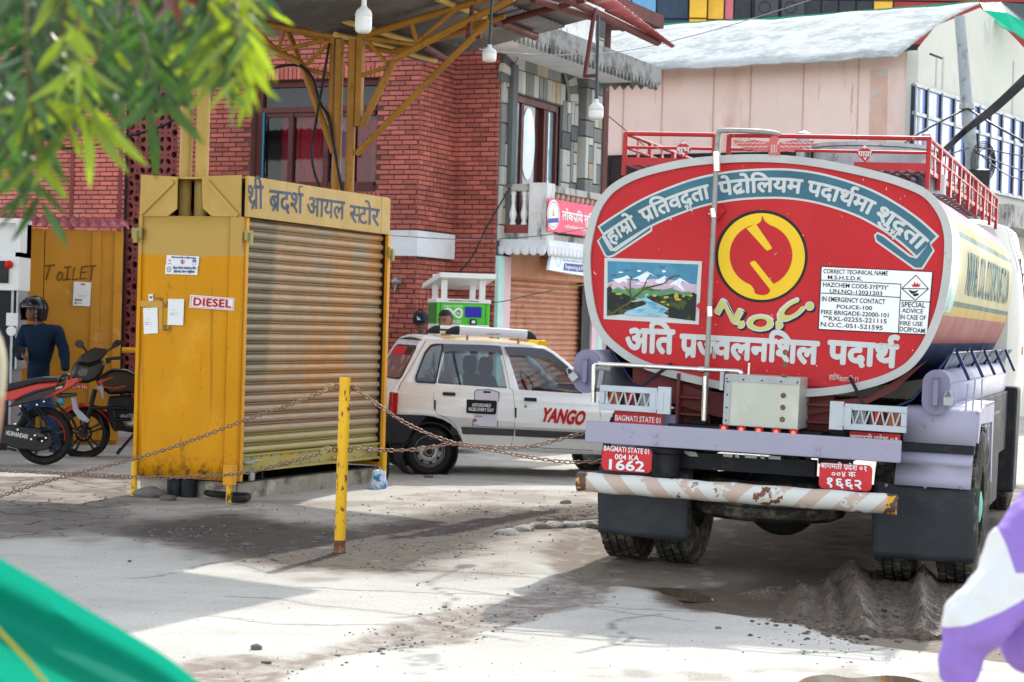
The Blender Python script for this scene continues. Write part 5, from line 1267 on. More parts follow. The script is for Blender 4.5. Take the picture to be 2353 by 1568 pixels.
def chain(name,label,pts,r=.0045,Ll=.046):
 "a chain of real links along a polyline"
 global LK
 pts=[V(p)for p in pts];ln=[0]
 for a,b in zip(pts,pts[1:]):ln.append(ln[-1]+(b-a).length)
 pitch=Ll-2.2*r;n=int(ln[-1]/pitch)
 t=thing(name,label,'chain',pts[0],'rusty chains strung from the bollard')
 if LK is None:
  mb=MB();h=Ll/2-r-.010;w=.0115;lp=[]
  for s_,c in((1,h),(-1,-h)):
   for k in range(5):a=-math.pi/2+math.pi*k/4;lp.append(V((c+s_*.0105*math.cos(a),s_*w*math.sin(a),0)))
  # closed tube
  m=len(lp);vs=[];
  for i,p in enumerate(lp):
   tg=(lp[(i+1)%m]-lp[i-1]).normalized();x=V((0,0,1));y=tg.cross(x)
   for k in range(6):a=2*math.pi*k/6;vs.append(p+(x*math.cos(a)+y*math.sin(a))*r)
  fs=[(i*6+k,i*6+(k+1)%6,((i+1)%m)*6+(k+1)%6,((i+1)%m)*6+k)for i in range(m)for k in range(6)]
  mb.add(vs,fs);LK=fmesh('link',mb,m_chain,smooth=80)
 inv=WM[t].inverted();j=0;stuff=MB()
 for i in range(n):
  s_=(i+.5)*pitch
  while j<len(ln)-2 and ln[j+1]<s_:j+=1
  a,b=pts[j],pts[j+1];c=a.lerp(b,(s_-ln[j])/(ln[j+1]-ln[j]));d=(b-a).normalized()
  x=d;y=V((0,0,1)).cross(x).normalized();z=x.cross(y);an=R(28+90*(i%2))+.25*math.sin(i*2.3)
  y2=y*math.cos(an)+z*math.sin(an);z2=x.cross(y2)
  m4=Matrix(((x.x,y2.x,z2.x,c.x),(x.y,y2.y,z2.y,c.y),(x.z,y2.z,z2.z,c.z),(0,0,0,1)))
  o=bpy.data.objects.new('link',LK);COL.objects.link(o);o.parent=t;o.matrix_local=inv@m4
m_chain=M('rusty_chain',(.20,.105,.07),.55,.5,layers=[((.36,.26,.20),60,.5,.1)],island=.2,var=.1)
def chpts(uvd,n=5):return cat_rom([PX(*q)for q in uvd],n)
dB=bp_.y
chain('chain','upper rusty chain rising from lower left across the kiosk to the bollard top',chpts([(-60,1160,15.2),(0,1141,15.0),(130,1100,14.7),(300,1057,14.4),(420,1020,14.15),(560,967,13.85),(680,925,13.6),(772,888,dB)]))
chain('chain','lower rusty chain hanging across the kiosk foot to the middle of the bollard',chpts([(-60,1079,15.2),(0,1081,15.0),(130,1087,14.7),(300,1096,14.4),(420,1097,14.15),(560,1087,13.85),(680,1058,13.6),(768,1032,dB)]))
chain('chain','rusty chain dropping from the bollard top across the taxi to the tanker mudflap',chpts([(808,886,dB),(860,925,13.3),(940,977,13.25),(1040,1018,13.2),(1120,1033,13.15),(1200,1048,13.1),(1300,1062,13.1),(1395,1059,13.05)]))
chain('chain','nearly level rusty chain from mid bollard past the taxi wheel up to the tanker beam',chpts([(806,1028,dB),(880,1035,13.3),(960,1033,13.25),(1040,1020,13.2),(1110,1027,13.15),(1200,1028,13.1),(1280,1012,13.1),(1350,992,13.05),(1380,985,13.0)]))

# ---------------------------------------------------------------- yellow toilet shed and the fuel pump behind the motorcycles
TF_=Fr(PX(160,1000,23.3),12);TF_.o.z=0
shed=thing('toilet_shed','orange-yellow metal toilet shed marked TOILET with a pink wavy roof edge','shed',TF_)
zt_=TF_.hit(160,528)[1];xr=TF_.hit(281,700)[0];xl_=-2.2
m_shed=M('orange_yellow_sheet',(.56,.25,.02),.5,layers=[((.66,.38,.12),2,.58,.1),((.30,.13,.02),5,.62,.1,(1,1,.3),.7)],var=.1)
mb=MB()
for a,b in((-1.2,TF_.hit(*RB(255,500))[0]),(TF_.hit(*RB(255,500))[0]+.01,TF_.hit(*RB(560,500))[0]),(TF_.hit(*RB(580,500))[0],TF_.hit(*RB(682,500))[0])):
 mb=MB();mb.box(TF_,a,b,0,.05,.05,zt_);part('door_panel',mb,m_shed,shed,bevel=.004)
for x in(568,700):a=TF_.hit(*RB(x,500))[0];mb=MB();mb.box(TF_,a-.05,a+.05,-.03,.04,.05,zt_);part('post',mb,m_shed,shed,bevel=.005)
mb=MB();mb.box(TF_,xl_,xr-.02,.06,1.6,0,zt_-.03);part('body',mb,m_shed,shed)
mb=MB();n=220;mb.grid([[TF_.P(xl_+(xr+.06-xl_)*i/n,y,zt_+.06+y*.1+.02*math.sin(i*.68))for i in range(n+1)]for y in(-.2,.6,1.6)]);part('roof_sheet',mb,m_redsheet,shed,smooth=70,recalc=False,solid=.003)
m_charc=M('charcoal_scrawl',(.16,.065,.01),.8,var=0)
mb=MB()
for s_ in([(270,245),(330,240)],[(300,242),(275,330)],[(350,290),(340,320),(352,332),(372,315),(375,290),(360,280),(350,290)],[(385,255),(425,250)],[(408,252),(400,325)],[(370,330),(420,325)],[(445,255),(432,330),(465,322)],[(490,250),(478,325),(515,318)],[(488,252),(525,247)],[(484,285),(515,282)],[(535,247),(575,243)],[(553,245),(543,330)]):
 mb.tube([TF_.hp(RB(x-0,y),-.034 if x>530 else-.006)for x,y in s_],.009,5)
part('scrawled_lettering',mb,m_charc,shed)
t=notice(TF_,RO,[(570,240),(580,52),(716,60),(706,248)],-.04,'white payment poster stuck on the toilet shed door','payment_poster','poster')
mb=MB();pplate(mb,TF_,RO,[[(587,190),(645,193),(642,204),(587,201)]],-.045);pplate(mb,TF_,RO,[[(632,68),(668,70),(667,80),(632,78)]],-.045);part('red_print',mb,m_print_r,t,recalc=False)
mb=MB();pplate(mb,TF_,RO,[circle(592,220,9,12)],-.045);part('green_dot',mb,M('print_green',(.05,.4,.1)),t,recalc=False)
mb=MB()
for a,b,c,d in((610,158,680,162),(618,170,672,173),(604,216,640,224)):pplate(mb,TF_,RO,[[(a,b),(c,b+2),(c,d+2),(a,d)]],-.045)
part('grey_print',mb,m_print_g,t,recalc=False)
mb=MB();a_=TF_.hit(280,805)[0];mb.tube([TF_.P(a_,.0,TF_.hit(290,805)[1]),TF_.P(a_+.75,.0,TF_.hit(290,806)[1])],.035,8);tag(part('barrier_rail',mb,m_yel,None,smooth=50),'short yellow rail between the toilet shed and the kiosk','rail')
GPF=Fr(PX(10,1050,22.0),0);GPF.o.z=0
pump=thing('fuel_pump','white and black fuel dispenser with a red knob at the left edge','fuel pump',GPF)
gx1=GPF.hit(43,700)[0];gt=GPF.hit(20,512)[1]
z1_,z2_=GPF.hit(20,590)[1],GPF.hit(20,668)[1]
mb=MB();mb.box(GPF,-.6,gx1,0,.5,z1_,z1_+.05);mb.box(GPF,gx1-.05,gx1,0,.5,z1_,gt);mb.box(GPF,-.6,gx1,.3,.5,z1_,gt);mb.box(GPF,-.6,gx1,0,.5,gt,gt+.05);part('top_hood',mb,m_print_w,pump)
mb=MB();mb.box(GPF,-.6,gx1,-.03,.5,z2_,z1_);part('display_head',mb,m_print_w,pump,bevel=.01)
mb=MB();mb.box(GPF,-.6,GPF.hit(22,620)[0],-.06,-.03,z2_+.08,z1_-.05);part('display_panel',mb,m_black,pump,bevel=.008)
mb=MB();p=GPF.hit(*RB(52,237),-.05);mb.lathe(GPF.P(p[0],-.03,p[1]),-GPF.ay,[(.045,0),(.045,.03),(.03,.05),(0,.055)],16);part('red_knob',mb,m_print_r,pump,smooth=50)
mb=MB();mb.box(GPF,-.6,gx1-.09,0,.5,0,z2_);part('body',mb,m_dark,pump)
mb=MB();mb.box(GPF,gx1-.09,gx1-.06,.01,.45,0,z2_);mb.box(GPF,gx1-.03,gx1-.01,.01,.45,.9,z2_);part('side_strip',mb,m_silver,pump)
mb=MB();q=GPF.hit(*RO(120,350),-.01);mb.box(GPF,q[0]-.10,q[0]+.03,-.012,-.001,q[1]-.07,q[1]+.07);part('label_plate',mb,m_print_w,pump)
mb=MB();q=GPF.hit(*RO(88,440),-.01);mb.lathe(GPF.P(q[0],-.0,q[1]),-GPF.ay,[(.055,0),(.055,.01),(0,.012)],20);part('round_label',mb,m_print_w,pump)

# ---------------------------------------------------------------- green battery swap station
SW=Fr(PX(1050,900,23.6),10);SW.o.z=0
st_=thing('battery_station','green and white battery swap station with a small roof behind the taxi','kiosk',SW)
m_gr=M('bright_green_panel',(.085,.55,.04),.35,var=.02);m_grd=M('deep_green_panel',(.02,.20,.05),.35,var=.02)
h=lambda x,y,q=0:SW.hit(*RX(x,y),q)
xA,xB=h(862,1000)[0],h(1600,1000)[0];zc0,zc1,zc2=h(1200,1215)[1],h(1200,915)[1],h(1200,860)[1]
mb=MB();mb.box(SW,xA,xB,0,.75,zc0,zc1);part('green_body',mb,m_gr,st_,bevel=.01)
mb=MB();mb.box(SW,xA-.008,xA-.001,.01,.74,zc0+.01,zc1-.01);part('side_panel',mb,m_grd,st_,bevel=.01)
mb=MB();x_=h(912,1000)[0];mb.box(SW,x_-.004,x_+.004,-.004,.0,zc0,zc1);x_=h(1545,1000)[0];mb.box(SW,x_-.004,x_+.004,-.004,.0,zc0,zc1);part('panel_joint',mb,m_grd,st_)
mb=MB();mb.box(SW,xA-.012,xB+.01,-.02,.76,zc1,zc2);part('header',mb,m_white,st_,bevel=.005)
mb=MB();mb.box(SW,xA,xB,0,.75,.1,zc0);part('lower_cabinet',mb,m_white,st_,bevel=.01)
mb=MB();lett(mb,SW,RX,(1030,888),(1442,902),20,'New Baneshwor-31, Kathmandu',-.024,.02);part('header_lettering',mb,m_print_k,st_,recalc=False)
mb=MB();lett(mb,SW,RX,(963,965),(1222,970),24,'gogoro network',-.004,.015,dev=False);lett(mb,SW,RX,(960,1190),(1200,1200),45,'SWAP & GO',-.004,.03);part('lettering',mb,m_print_w,st_,recalc=False)
mb=MB();pts=[]
for i in range(49):
 t=2*math.pi*i/48;x=1090+120*math.cos(t)/(1+.25*math.sin(t)**2);y=1057+78*math.sin(2*t)*.78
 pts.append(SW.hp(RX(x,y),-.006))
mb.tube(pts,.014,6);mb.tube([SW.hp(RX(992,1050),-.006),SW.hp(RX(1038,1052),-.006)],.009,5);mb.tube([SW.hp(RX(1015,1025),-.006),SW.hp(RX(1015,1076),-.006)],.009,5);mb.tube([SW.hp(RX(1138,1060),-.006),SW.hp(RX(1184,1062),-.006)],.009,5)
part('infinity_logo',mb,m_print_w,st_)
m_scr=M('blue_screen',(.02,.015,.20),.25,emis=.35,var=.1)
mb=MB();mb.box(SW,h(1256,970)[0],h(1486,970)[0],-.012,-.001,h(1370,1118)[1],h(1370,970)[1]);part('screen',mb,m_scr,st_)
mb=MB();mb.box(SW,h(1322,1140)[0],h(1415,1140)[0],-.03,-.001,h(1370,1218)[1],h(1370,1142)[1]);part('reader',mb,m_black,st_,bevel=.01)
mb=MB();mb.box(SW,h(1343,1160)[0],h(1392,1160)[0],-.034,-.031,h(1370,1200)[1],h(1370,1160)[1]);part('reader_pad',mb,m_print_w,st_)
zr0,zr1=h(1300,560)[1],h(1300,525)[1]
for x,y in((970,0.02),(1500,.02),(845,.60),(1365,.60)):a=SW.hit(*RX(x,700),y)[0];mb=MB();mb.box(SW,a-.035,a+.035,y,y+.05,zc2,zr0+.04);part('roof_post',mb,m_white,st_,bevel=.004)
n0,n1=SW.hit(*RX(905,535),-.15),SW.hit(*RX(1690,560),-.15);f0,f1=SW.hit(*RX(660,680),.95),SW.hit(*RX(1440,712),.95)
mb=MB();mb.prism([SW.P(n0[0],-.15,n1[1]-.02),SW.P(n1[0],-.15,n1[1]-.02),SW.P(f1[0],.95,f1[1]-.02),SW.P(f0[0],.95,f1[1]-.02)],(0,0,.06));part('roof',mb,m_white,st_,bevel=.005)
# ---------------------------------------------------------------- fuel tanker
TK=Fr((1.65,12.75,0),-18,1.1)
tk=thing('tanker_truck','red ended fuel tanker lorry with Devanagari lettering, lilac beam and red roof rail','tanker truck',TK)
m_tred=M('tanker_red',(.44,.012,.016),.42,spec=.25,var=.06,vs=1.2,layers=[((.72,.68,.66),22,.665,.012),((.30,.012,.014),1.3,.52,.2,(1,1,.4),.6)])
m_trim=M('worn_white_rim',(.43,.43,.41),.5,layers=[((.28,.26,.24),5,.58,.15),((.42,.10,.09),18,.70,.04)])
m_letw=M('grey_white_lettering',(.51,.52,.50),.5,var=.06,layers=[((.40,.41,.41),7,.60,.1)])
m_teal=M('teal_ribbon_paint',(.038,.125,.165),.45,var=.25,vs=2.5)
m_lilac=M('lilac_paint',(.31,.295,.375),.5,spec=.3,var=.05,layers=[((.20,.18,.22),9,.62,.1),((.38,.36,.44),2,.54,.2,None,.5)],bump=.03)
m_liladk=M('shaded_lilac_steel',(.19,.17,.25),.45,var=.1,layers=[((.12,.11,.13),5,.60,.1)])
m_blue=M('navy_blue_paint',(.012,.028,.095),.4,layers=[((.12,.035,.04),1.4,.60,.08),((.10,.10,.10),16,.66,.06)])
m_redrail=M('red_rail_paint',(.36,.022,.025),.45,layers=[((.50,.25,.24),14,.62,.08),((.16,.05,.04),9,.66,.06)],var=.1)
m_pipe=M('weathered_steel_pipe',(.27,.26,.24),.5,.35,layers=[((.22,.15,.09),16,.58,.08,None,.7)],var=.08)
m_chas=M('red_brown_chassis',(.15,.032,.03),.65,layers=[((.06,.035,.03),5,.5,.2)],var=.2)
out_px=[(1000,215),(1200,226),(1400,256),(1600,300),(1750,345),(1870,402),(1950,500),(1984,600),(1990,700),(1978,850),(1948,1000),(1905,1120),(1850,1225),(1770,1315),(1650,1378),(1500,1420),(1350,1443),(1180,1452),(1000,1447),(820,1415),(560,1353),(400,1300),(290,1235),(200,1153),(150,1060),(120,920),(108,750),(120,640),(150,520),(190,440),(260,365),(390,298),(600,245),(800,222)]
OUT=[TK.hit(*RF(*p))for p in out_px]
OUTS=cr2(OUT,4)
cxT=(max(p[0]for p in OUT)+min(p[0]for p in OUT))/2;czT=(max(p[1]for p in OUT)+min(p[1]for p in OUT))/2
def inset(lp,k):
 out=[];n=len(lp)
 for i in range(n):
  a,b=V(lp[i-1]),V(lp[(i+1)%n]);t=(b-a).normalized();out.append((lp[i][0]-t.y*(-k),lp[i][1]+t.x*(-k)))
 return out
sgn=sum(OUTS[i][0]*OUTS[(i+1)%len(OUTS)][1]-OUTS[(i+1)%len(OUTS)][0]*OUTS[i][1]for i in range(len(OUTS)))
ks=1 if sgn>0 else-1
def ins(k):return inset(OUTS,-k*ks)
RIMW=.050
mb=MB();plate(mb,TK,[OUTS,ins(RIMW)],-.012,.024);part('end_rim',mb,m_trim,tk,smooth=40)
mb=MB();plate(mb,TK,[ins(RIMW-.006)],.0,0);part('end_face',mb,m_tred,tk,recalc=False)
LT=5.45
ring=ins(.012);mb=MB();mb.grid([[TK.P(x,y,z)for x,z in ring+ring[:1]]for y in(.002,LT*.5,LT)]);mb.poly([TK.P(x,LT,z)for x,z in ring])
# tank shell: bands of paint laid along the sides
m_shell=M('tank_side_paint',(.36,.18,.34),.5,spec=.2,var=.05,vs=1)
nt=m_shell.node_tree;N=nt.nodes;Lk=nt.links;bs_=N['Principled BSDF'];tc=N.new('ShaderNodeTexCoord');sp=N.new('ShaderNodeSeparateXYZ');Lk.new(tc.outputs['Object'],sp.inputs[0])
SD=TK.face(max(p[0]for p in OUT))
zb_=[TK.hit(*RF(*p))[1]for p in((1960,585),(1980,1000),(1960,1190))]
ramp=N.new('ShaderNodeValToRGB');ramp.color_ramp.interpolation='CONSTANT'
mrz=N.new('ShaderNodeMapRange');mrz.inputs[1].default_value=1.0;mrz.inputs[2].default_value=2.8;Lk.new(sp.outputs[2],mrz.inputs[0]);Lk.new(mrz.outputs[0],ramp.inputs[0])
f_=lambda z:(z-1.0)/1.8
els=[(0,(.010,.025,.085)),(f_(1.52),(.26,.065,.06)),(f_(1.70),(.40,.26,.04)),(f_(1.76),(.04,.09,.075)),(f_(1.80),(.38,.34,.17)),(f_(2.22),(.04,.09,.075)),(f_(2.26),(.42,.28,.05)),(f_(2.34),(.34,.17,.29)),(f_(2.60),(.24,.10,.15))]
el=ramp.color_ramp.elements
while len(el)<len(els):el.new(.5)
for e,(p,c)in zip(el,els):e.position=p;e.color=(*c,1)
Lk.new(ramp.outputs[0],bs_.inputs['Base Color'])
part('tank_shell',mb,m_shell,tk,smooth=50,recalc=False)
# a landscape blotch at the near end of the side and the lettering along it
xs_=lambda z:max((x for x,zz_ in OUTS if abs(zz_-z)<.05),default=1.1)
def shell_pt(y,z,o=.004):
 c=sorted(OUTS,key=lambda p:abs(p[1]-z)+(10 if p[0]<0 else 0))[:2];return TK.P(sum(p[0]for p in c)/2+o-.012,y,z)
mb=MB();mb.grid([[shell_pt(y,z)for z in np.linspace(1.72,2.32,14)]for y in np.linspace(.02,.55,4)]);part('side_picture',mb,M('side_landscape',(.20,.42,.42),.3,layers=[((.05,.22,.12),2.2,.50,.06),((.60,.30,.28),3.5,.60,.05)],var=.2,vs=4),tk,smooth=50,recalc=False)
mb=MB();vs_,fs_=typeset('NEPAL OIL CORPORATION',.01);mx_=max(v[0]for v in vs_)
mb.add([shell_pt(1.15+v[0]/mx_*3.9,1.86+v[1]*.42,.007)for v in vs_],fs_);part('side_lettering',mb,M('side_green',(.04,.12,.12)),tk,recalc=False)
# painted ribbon with its lettering
def closed_offset(line,w):
 L_=[V(p)for p in line];a,b=[],[]
 for i,p in enumerate(L_):
  t=(L_[min(i+1,len(L_)-1)]-L_[max(i-1,0)]).normalized();nn=V((-t.y,t.x));a.append(tuple(p+nn*w));b.append(tuple(p-nn*w))
 return a+b[::-1]
cl=[(218,645),(300,590),(430,512),(560,455),(700,407),(860,376),(1020,364),(1160,366),(1300,386),(1440,425),(1560,472),(1680,540),(1780,612),(1865,690)]
CLn=[TK.hit(*RF(*p))for p in cl];CL=cr2(CLn,6,False)
pxs=TK.hit(*RF(1001,700))[0]-TK.hit(*RF(1000,700))[0]
mb=MB();plate(mb,TK,[closed_offset(CL,77*pxs)],-.003);part('ribbon_outline',mb,m_letw,tk,recalc=False)
tails=[([(176,656),(206,626),(250,700),(268,700),(440,580),(458,580),(456,606),(262,735),(236,742),(216,735)]),([(1588,626),(1606,610),(1640,625),(1775,728),(1800,738),(1868,655),(1898,706),(1838,800),(1792,800),(1596,660)])]
for t_ in tails:mb=MB();pplate(mb,TK,RF,[t_],-.002);part('ribbon_tail_outline',mb,m_letw,tk,recalc=False)
for t_ in tails:
 mb=MB()
 c=(sum(p[0]for p in t_)/len(t_),sum(p[1]for p in t_)/len(t_));L2=[TK.hit(*RF(*p))for p in t_]
 s2=sum(L2[i][0]*L2[(i+1)%len(L2)][1]-L2[(i+1)%len(L2)][0]*L2[i][1]for i in range(len(L2)));plate(mb,TK,[inset(L2,-.013 if s2>0 else .013)],-.0035);part('ribbon_tail',mb,m_teal,tk,recalc=False)
mb=MB();plate(mb,TK,[closed_offset(CL[1:-1],66*pxs)],-.005);part('ribbon',mb,m_teal,tk,recalc=False)
def arc_text(mb,line,s,s0,s1,h,y,bold,off=0.0,low=0.0,conv=RF):
 L_=[V(p)for p in line];ln=[0]
 for a,b in zip(L_,L_[1:]):ln.append(ln[-1]+(b-a).length)
 def at(s_):
  j=0
  while j<len(ln)-2 and ln[j+1]<s_:j+=1
  a,b=L_[j],L_[j+1];t=(b-a).normalized();return a+t*(s_-ln[j]),t
 def s_of(px):
  q=V(TK.hit(*conv(*px)));return min(((at(ln[-1]*k/400)[0]-q).length,ln[-1]*k/400)for k in range(401))[1]
 a_,b_=s_of(s0),s_of(s1);vs,fs=typeset(s,bold);x0,x1=min(v[0]for v in vs),max(v[0]for v in vs)
 out=[]
 for x,z,l in vs:
  p,t=at(a_+(x-x0)/(x1-x0)*(b_-a_));nn=V((-t.y,t.x));q=p+nn*((z-low)/.62*h*pxs+off);out.append(TK.P(q.x,y-l*.00025,q.y))
 mb.add(out,fs)
mb=MB()
for s_,p0,p1 in(('हाम/ो',(232,655),(375,560)),('प/ितवदु=ता'.replace('दु=','द='),(398,530),(752,400)),('पेट/ोिलयम',(795,390),(1228,374)),('पदाथ^मा',(1250,378),(1590,486)),('शुद=ता',(1610,500),(1850,678))):
 mb=MB();arc_text(mb,CL,s_,p0,p1,68,-.007,.038,low=.38);part('ribbon_lettering',mb,m_letw,tk,recalc=False)
mb=MB()
lett(mb,TK,RF,(318,1218),(572,1228),112,'अित',-.004,.05);lett(mb,TK,RF,(592,1240),(1308,1282),105,'प/ज<वलनिशल',-.004,.05);lett(mb,TK,RF,(1345,1275),(1712,1300),108,'पदाथ^',-.004,.05)
part('bottom_lettering',mb,m_letw,tk,recalc=False)
mb=MB();lett(mb,TK,RG,(1360,280),(1410,278),24,'हाइटेक',-.004,.0);lett(mb,TK,RG,(1410,290),(1510,288),22,'नेवारपािन १९',-.004,.0);part('painter_signature',mb,m_letw,tk,recalc=False)
# round emblem
m_lyel=M('emblem_yellow',(.72,.46,.015),.42,var=.05);m_ngr=M('pale_olive_paint',(.50,.48,.14),.5,var=.08)
mb=MB();pplate(mb,TK,RF,[circle(1014,734,236,64)],-.003);part('emblem_edge',mb,m_print_k,tk,recalc=False)
mb=MB();pplate(mb,TK,RF,[circle(1015,735,221,64)],-.0045);part('emblem_ring',mb,m_lyel,tk,recalc=False)
mb=MB();pplate(mb,TK,RF,[circle(1012,728,160,56)],-.006);pplate(mb,TK,RF,[cr2([(1010,630),(988,600),(990,575),(1012,555),(1018,528),(1030,552),(1060,576),(1085,592),(1060,640)],4)],-.0062);pplate(mb,TK,RF,[cr2([(955,862),(975,900),(985,925),(1030,932),(1056,915),(1054,885),(1040,850)],4)],-.0062);part('emblem_centre',mb,m_tred,tk,recalc=False)
mb=MB();pplate(mb,TK,RF,[[(938,592),(985,568),(1066,686),(1066,696),(1044,705),(1036,700)]],-.0075);pplate(mb,TK,RF,[[(956,772),(960,762),(978,757),(986,762),(1078,878),(1120,855),(1070,905),(1056,900)]],-.0075);part('emblem_bars',mb,m_lyel,tk,recalc=False)
NA=cr2([TK.hit(*RF(*p))for p in((770,1010),(840,1060),(900,1092),(1010,1112),(1100,1095),(1190,1050),(1290,985))],8,False)
for nm,mt,y,bo,dx in(('letter_shadow',m_print_k,-.003,.055,10),('letter_outline',m_letw,-.0042,.062,0),('letter_face',m_ngr,-.0055,.03,0)):
 mb=MB()
 for ch,uv0,uv1,h in(('N',(775,1012),(890,1078),72),('O',(940,1108),(1080,1106),72),('C',(1118,1082),(1240,1000),72)):
  b=.04 if nm=='letter_face' else bo+.01
  a0,a1=RF(*uv0),RF(*uv1);e=(uv1[0]-uv0[0],uv1[1]-uv0[1])
  g={'letter_shadow':7,'letter_outline':4,'letter_face':-4}[nm];L_=math.hypot(*e);ux,uy=e[0]/L_,e[1]/L_
  lett(mb,TK,RF,(uv0[0]-ux*g+dx*.8,uv0[1]-uy*g+dx+(4 if g>0 else 0)),(uv1[0]+ux*g+dx*.8,uv1[1]+uy*g+dx+(4 if g>0 else 0)),h+g*1.4,ch,y,b)
 for x,yy in((908,1080),(1103,1084),(1260,988)):pplate(mb,TK,RF,[circle(x+dx*.8,yy+dx,18 if nm=='letter_face' else 24,20)],y-.0003)
 part(nm,mb,mt,tk,recalc=False)
# hazard board
mb=MB();pplate(mb,TK,RF,[[(1318,784),(1890,812),(1862,1136),(1302,1108)]],-.004);part('hazard_board',mb,m_print_w,tk,recalc=False)
mb=MB();q4=[(1318,784),(1890,812),(1862,1136),(1302,1108)];pplate(mb,TK,RF,[q4,[(1322,788),(1885,815),(1858,1131),(1307,1104)]],-.006)
def bar(a,b,w=3):
 e=(b[0]-a[0],b[1]-a[1]);L_=math.hypot(*e);nx,ny=-e[1]/L_*w/2,e[0]/L_*w/2
 pplate(mb,TK,RF,[[(a[0]+nx,a[1]+ny),(b[0]+nx,b[1]+ny),(b[0]-nx,b[1]-ny),(a[0]-nx,a[1]-ny)]],-.006)
for a,b in(((1318,855),(1726,876)),((1318,921),(1722,944)),((1726,874),(1712,1130)),((1722,958),(1880,968)),((1802,830),(1866,900)),((1866,900),(1798,958)),((1798,958),(1730,898)),((1730,898),(1802,830)),((1730,898),(1866,900))):bar(a,b,4)
part('hazard_lines',mb,m_print_k,tk,recalc=False)
mb=MB()
for s_,a,b,h in(('CORRECT TECHNICAL NAME',(1330,820),(1658,832),22),('M.S.H.S.D.K.',(1352,850),(1530,858),20),('HAZCHEM CODE-3YE*3Y\'',(1328,888),(1660,905),22),('UN.NO-1202/1203',(1362,920),(1630,934),20),('IN EMERGENCY CONTACT',(1322,962),(1645,978),24),('POLICE-100',(1398,1000),(1578,1008),20),('FIRE BRIGADE-22000-101',(1318,1028),(1662,1046),22),('""RXL-02255-221115',(1330,1060),(1652,1076),22),('N.O.C.-051-521595',(1316,1090),(1632,1110),22),
     ('SPECIAL',(1728,992),(1850,996),26),('ADVICE',(1730,1020),(1838,1026),22),('IN CASE OF',(1722,1054),(1852,1060),24),('FIRE USE',(1720,1086),(1836,1090),22),('DCP/FOAM',(1718,1116),(1846,1126),24)):
 lett(mb,TK,RF,a,b,h,s_,-.006,.012,dev=False)
part('hazard_lettering',mb,m_print_k,tk,recalc=False)
mb=MB();pplate(mb,TK,RF,[[(1785,890),(1780,875),(1790,880),(1795,862),(1803,878),(1812,866),(1814,880),(1825,872),(1820,890)]],-.0062);part('flame_mark',mb,m_print_r,tk,recalc=False)
mb=MB();pplate(mb,TK,RF,[cr2([(1765,905),(1790,912),(1815,906),(1800,920),(1780,925)],3)],-.0062);pplate(mb,TK,RF,[cr2([(1785,928),(1810,922),(1815,932),(1795,938)],3)],-.0062);part('hand_mark',mb,m_print_k,tk,recalc=False)
# small landscape painting on the tank end
def pp(name,lps,y,col,rough=.5,var=.15,vs=8,layers=()):
 mb=MB()
 for lp in lps:pplate(mb,TK,RV,[lp],y)
 part(name,mb,M('paint_'+name,col,rough,var=var,vs=vs,layers=layers),PN,recalc=False)
mb=MB();pplate(mb,TK,RV,[[(305,142),(2052,205),(1992,1338),(288,1240)]],-.003);PN=part('painting',mb,m_letw,tk,recalc=False)
pp('upper_sky',[[(360,200),(1985,262),(1950,700),(360,620)]],-.0045,(.06,.21,.32),layers=[((.11,.32,.40),4,.5,.2)])
pp('rosy_haze',[cr2([(360,600),(600,520),(900,560),(1200,520),(1500,540),(1800,600),(1955,620)],4,False)+[(1950,800),(360,760)]],-.0052,(.50,.36,.46),layers=[((.30,.40,.50),5,.55,.1)])
pp('snow_peaks',[[(450,530),(600,500),(715,455),(775,515),(700,520),(720,600),(640,560),(560,600)],[(800,520),(940,460),(1065,382),(1250,495),(1120,430),(1060,520),(1100,560),(960,580),(900,520)],[(1200,560),(1380,470),(1450,510),(1390,500),(1400,640),(1250,600)],[(1450,640),(1655,500),(1860,630),(1700,560),(1660,600),(1740,740),(1560,620)],[(770,625),(920,590),(1020,620),(900,612)]],-.006,(.70,.74,.76),layers=[((.50,.46,.55),9,.55,.1)])
pp('green_hills',[[(400,740),(540,665),(640,715),(800,680),(870,700),(1085,640),(1180,700),(1340,745),(1530,700),(1700,755),(1810,745),(1950,800),(1950,900),(400,880)]],-.0068,(.10,.26,.08),layers=[((.05,.19,.15),6,.5,.1),((.32,.40,.05),9,.58,.08)])
pp('dark_trees',[[(350,690),(400,640),(440,700),(430,760),(640,780),(880,890),(700,950),(1000,910),(1100,990),(700,1090),(660,1150),(350,1180)],[(1060,850),(1180,800),(1300,830),(1560,780),(1800,830),(1900,760),(1955,800),(1930,1275),(1430,1210),(1360,1130),(1460,1050),(1130,900)]],-.0076,(.014,.018,.016),layers=[((.05,.075,.02),12,.55,.05),((.10,.02,.02),4,.60,.06),((.35,.26,.02),16,.66,.02)])
pp('river',[cr2([(1100,790),(1030,800),(1040,850),(940,870),(860,870),(1020,920),(1040,980),(840,1050),(650,1150),(1000,1190),(1450,1200),(1370,1130),(1450,1060),(1300,1000),(1130,900),(1050,850)],3)],-.0084,(.26,.46,.54),layers=[((.08,.25,.38),7,.5,.1,(1,1,4)),((.75,.80,.80),12,.62,.03,(.4,1,6))])
pp('sunlit_bushes',[circle(x,y,rx,8,ry)for x,y,rx,ry in((560,790,60,20),(1200,820,45,22),(1410,850,50,22),(1590,830,42,60),(1620,890,60,22),(1720,830,30,18),(1850,820,40,20),(410,630,30,22),(1350,935,50,16),(1440,985,26,18))],-.0088,(.45,.32,.03))
pp('clouds',[circle(595,402,48,10,12),circle(925,378,42,10,16),circle(1370,385,36,10,20)],-.0088,(.75,.78,.74),var=0)
mb=MB()
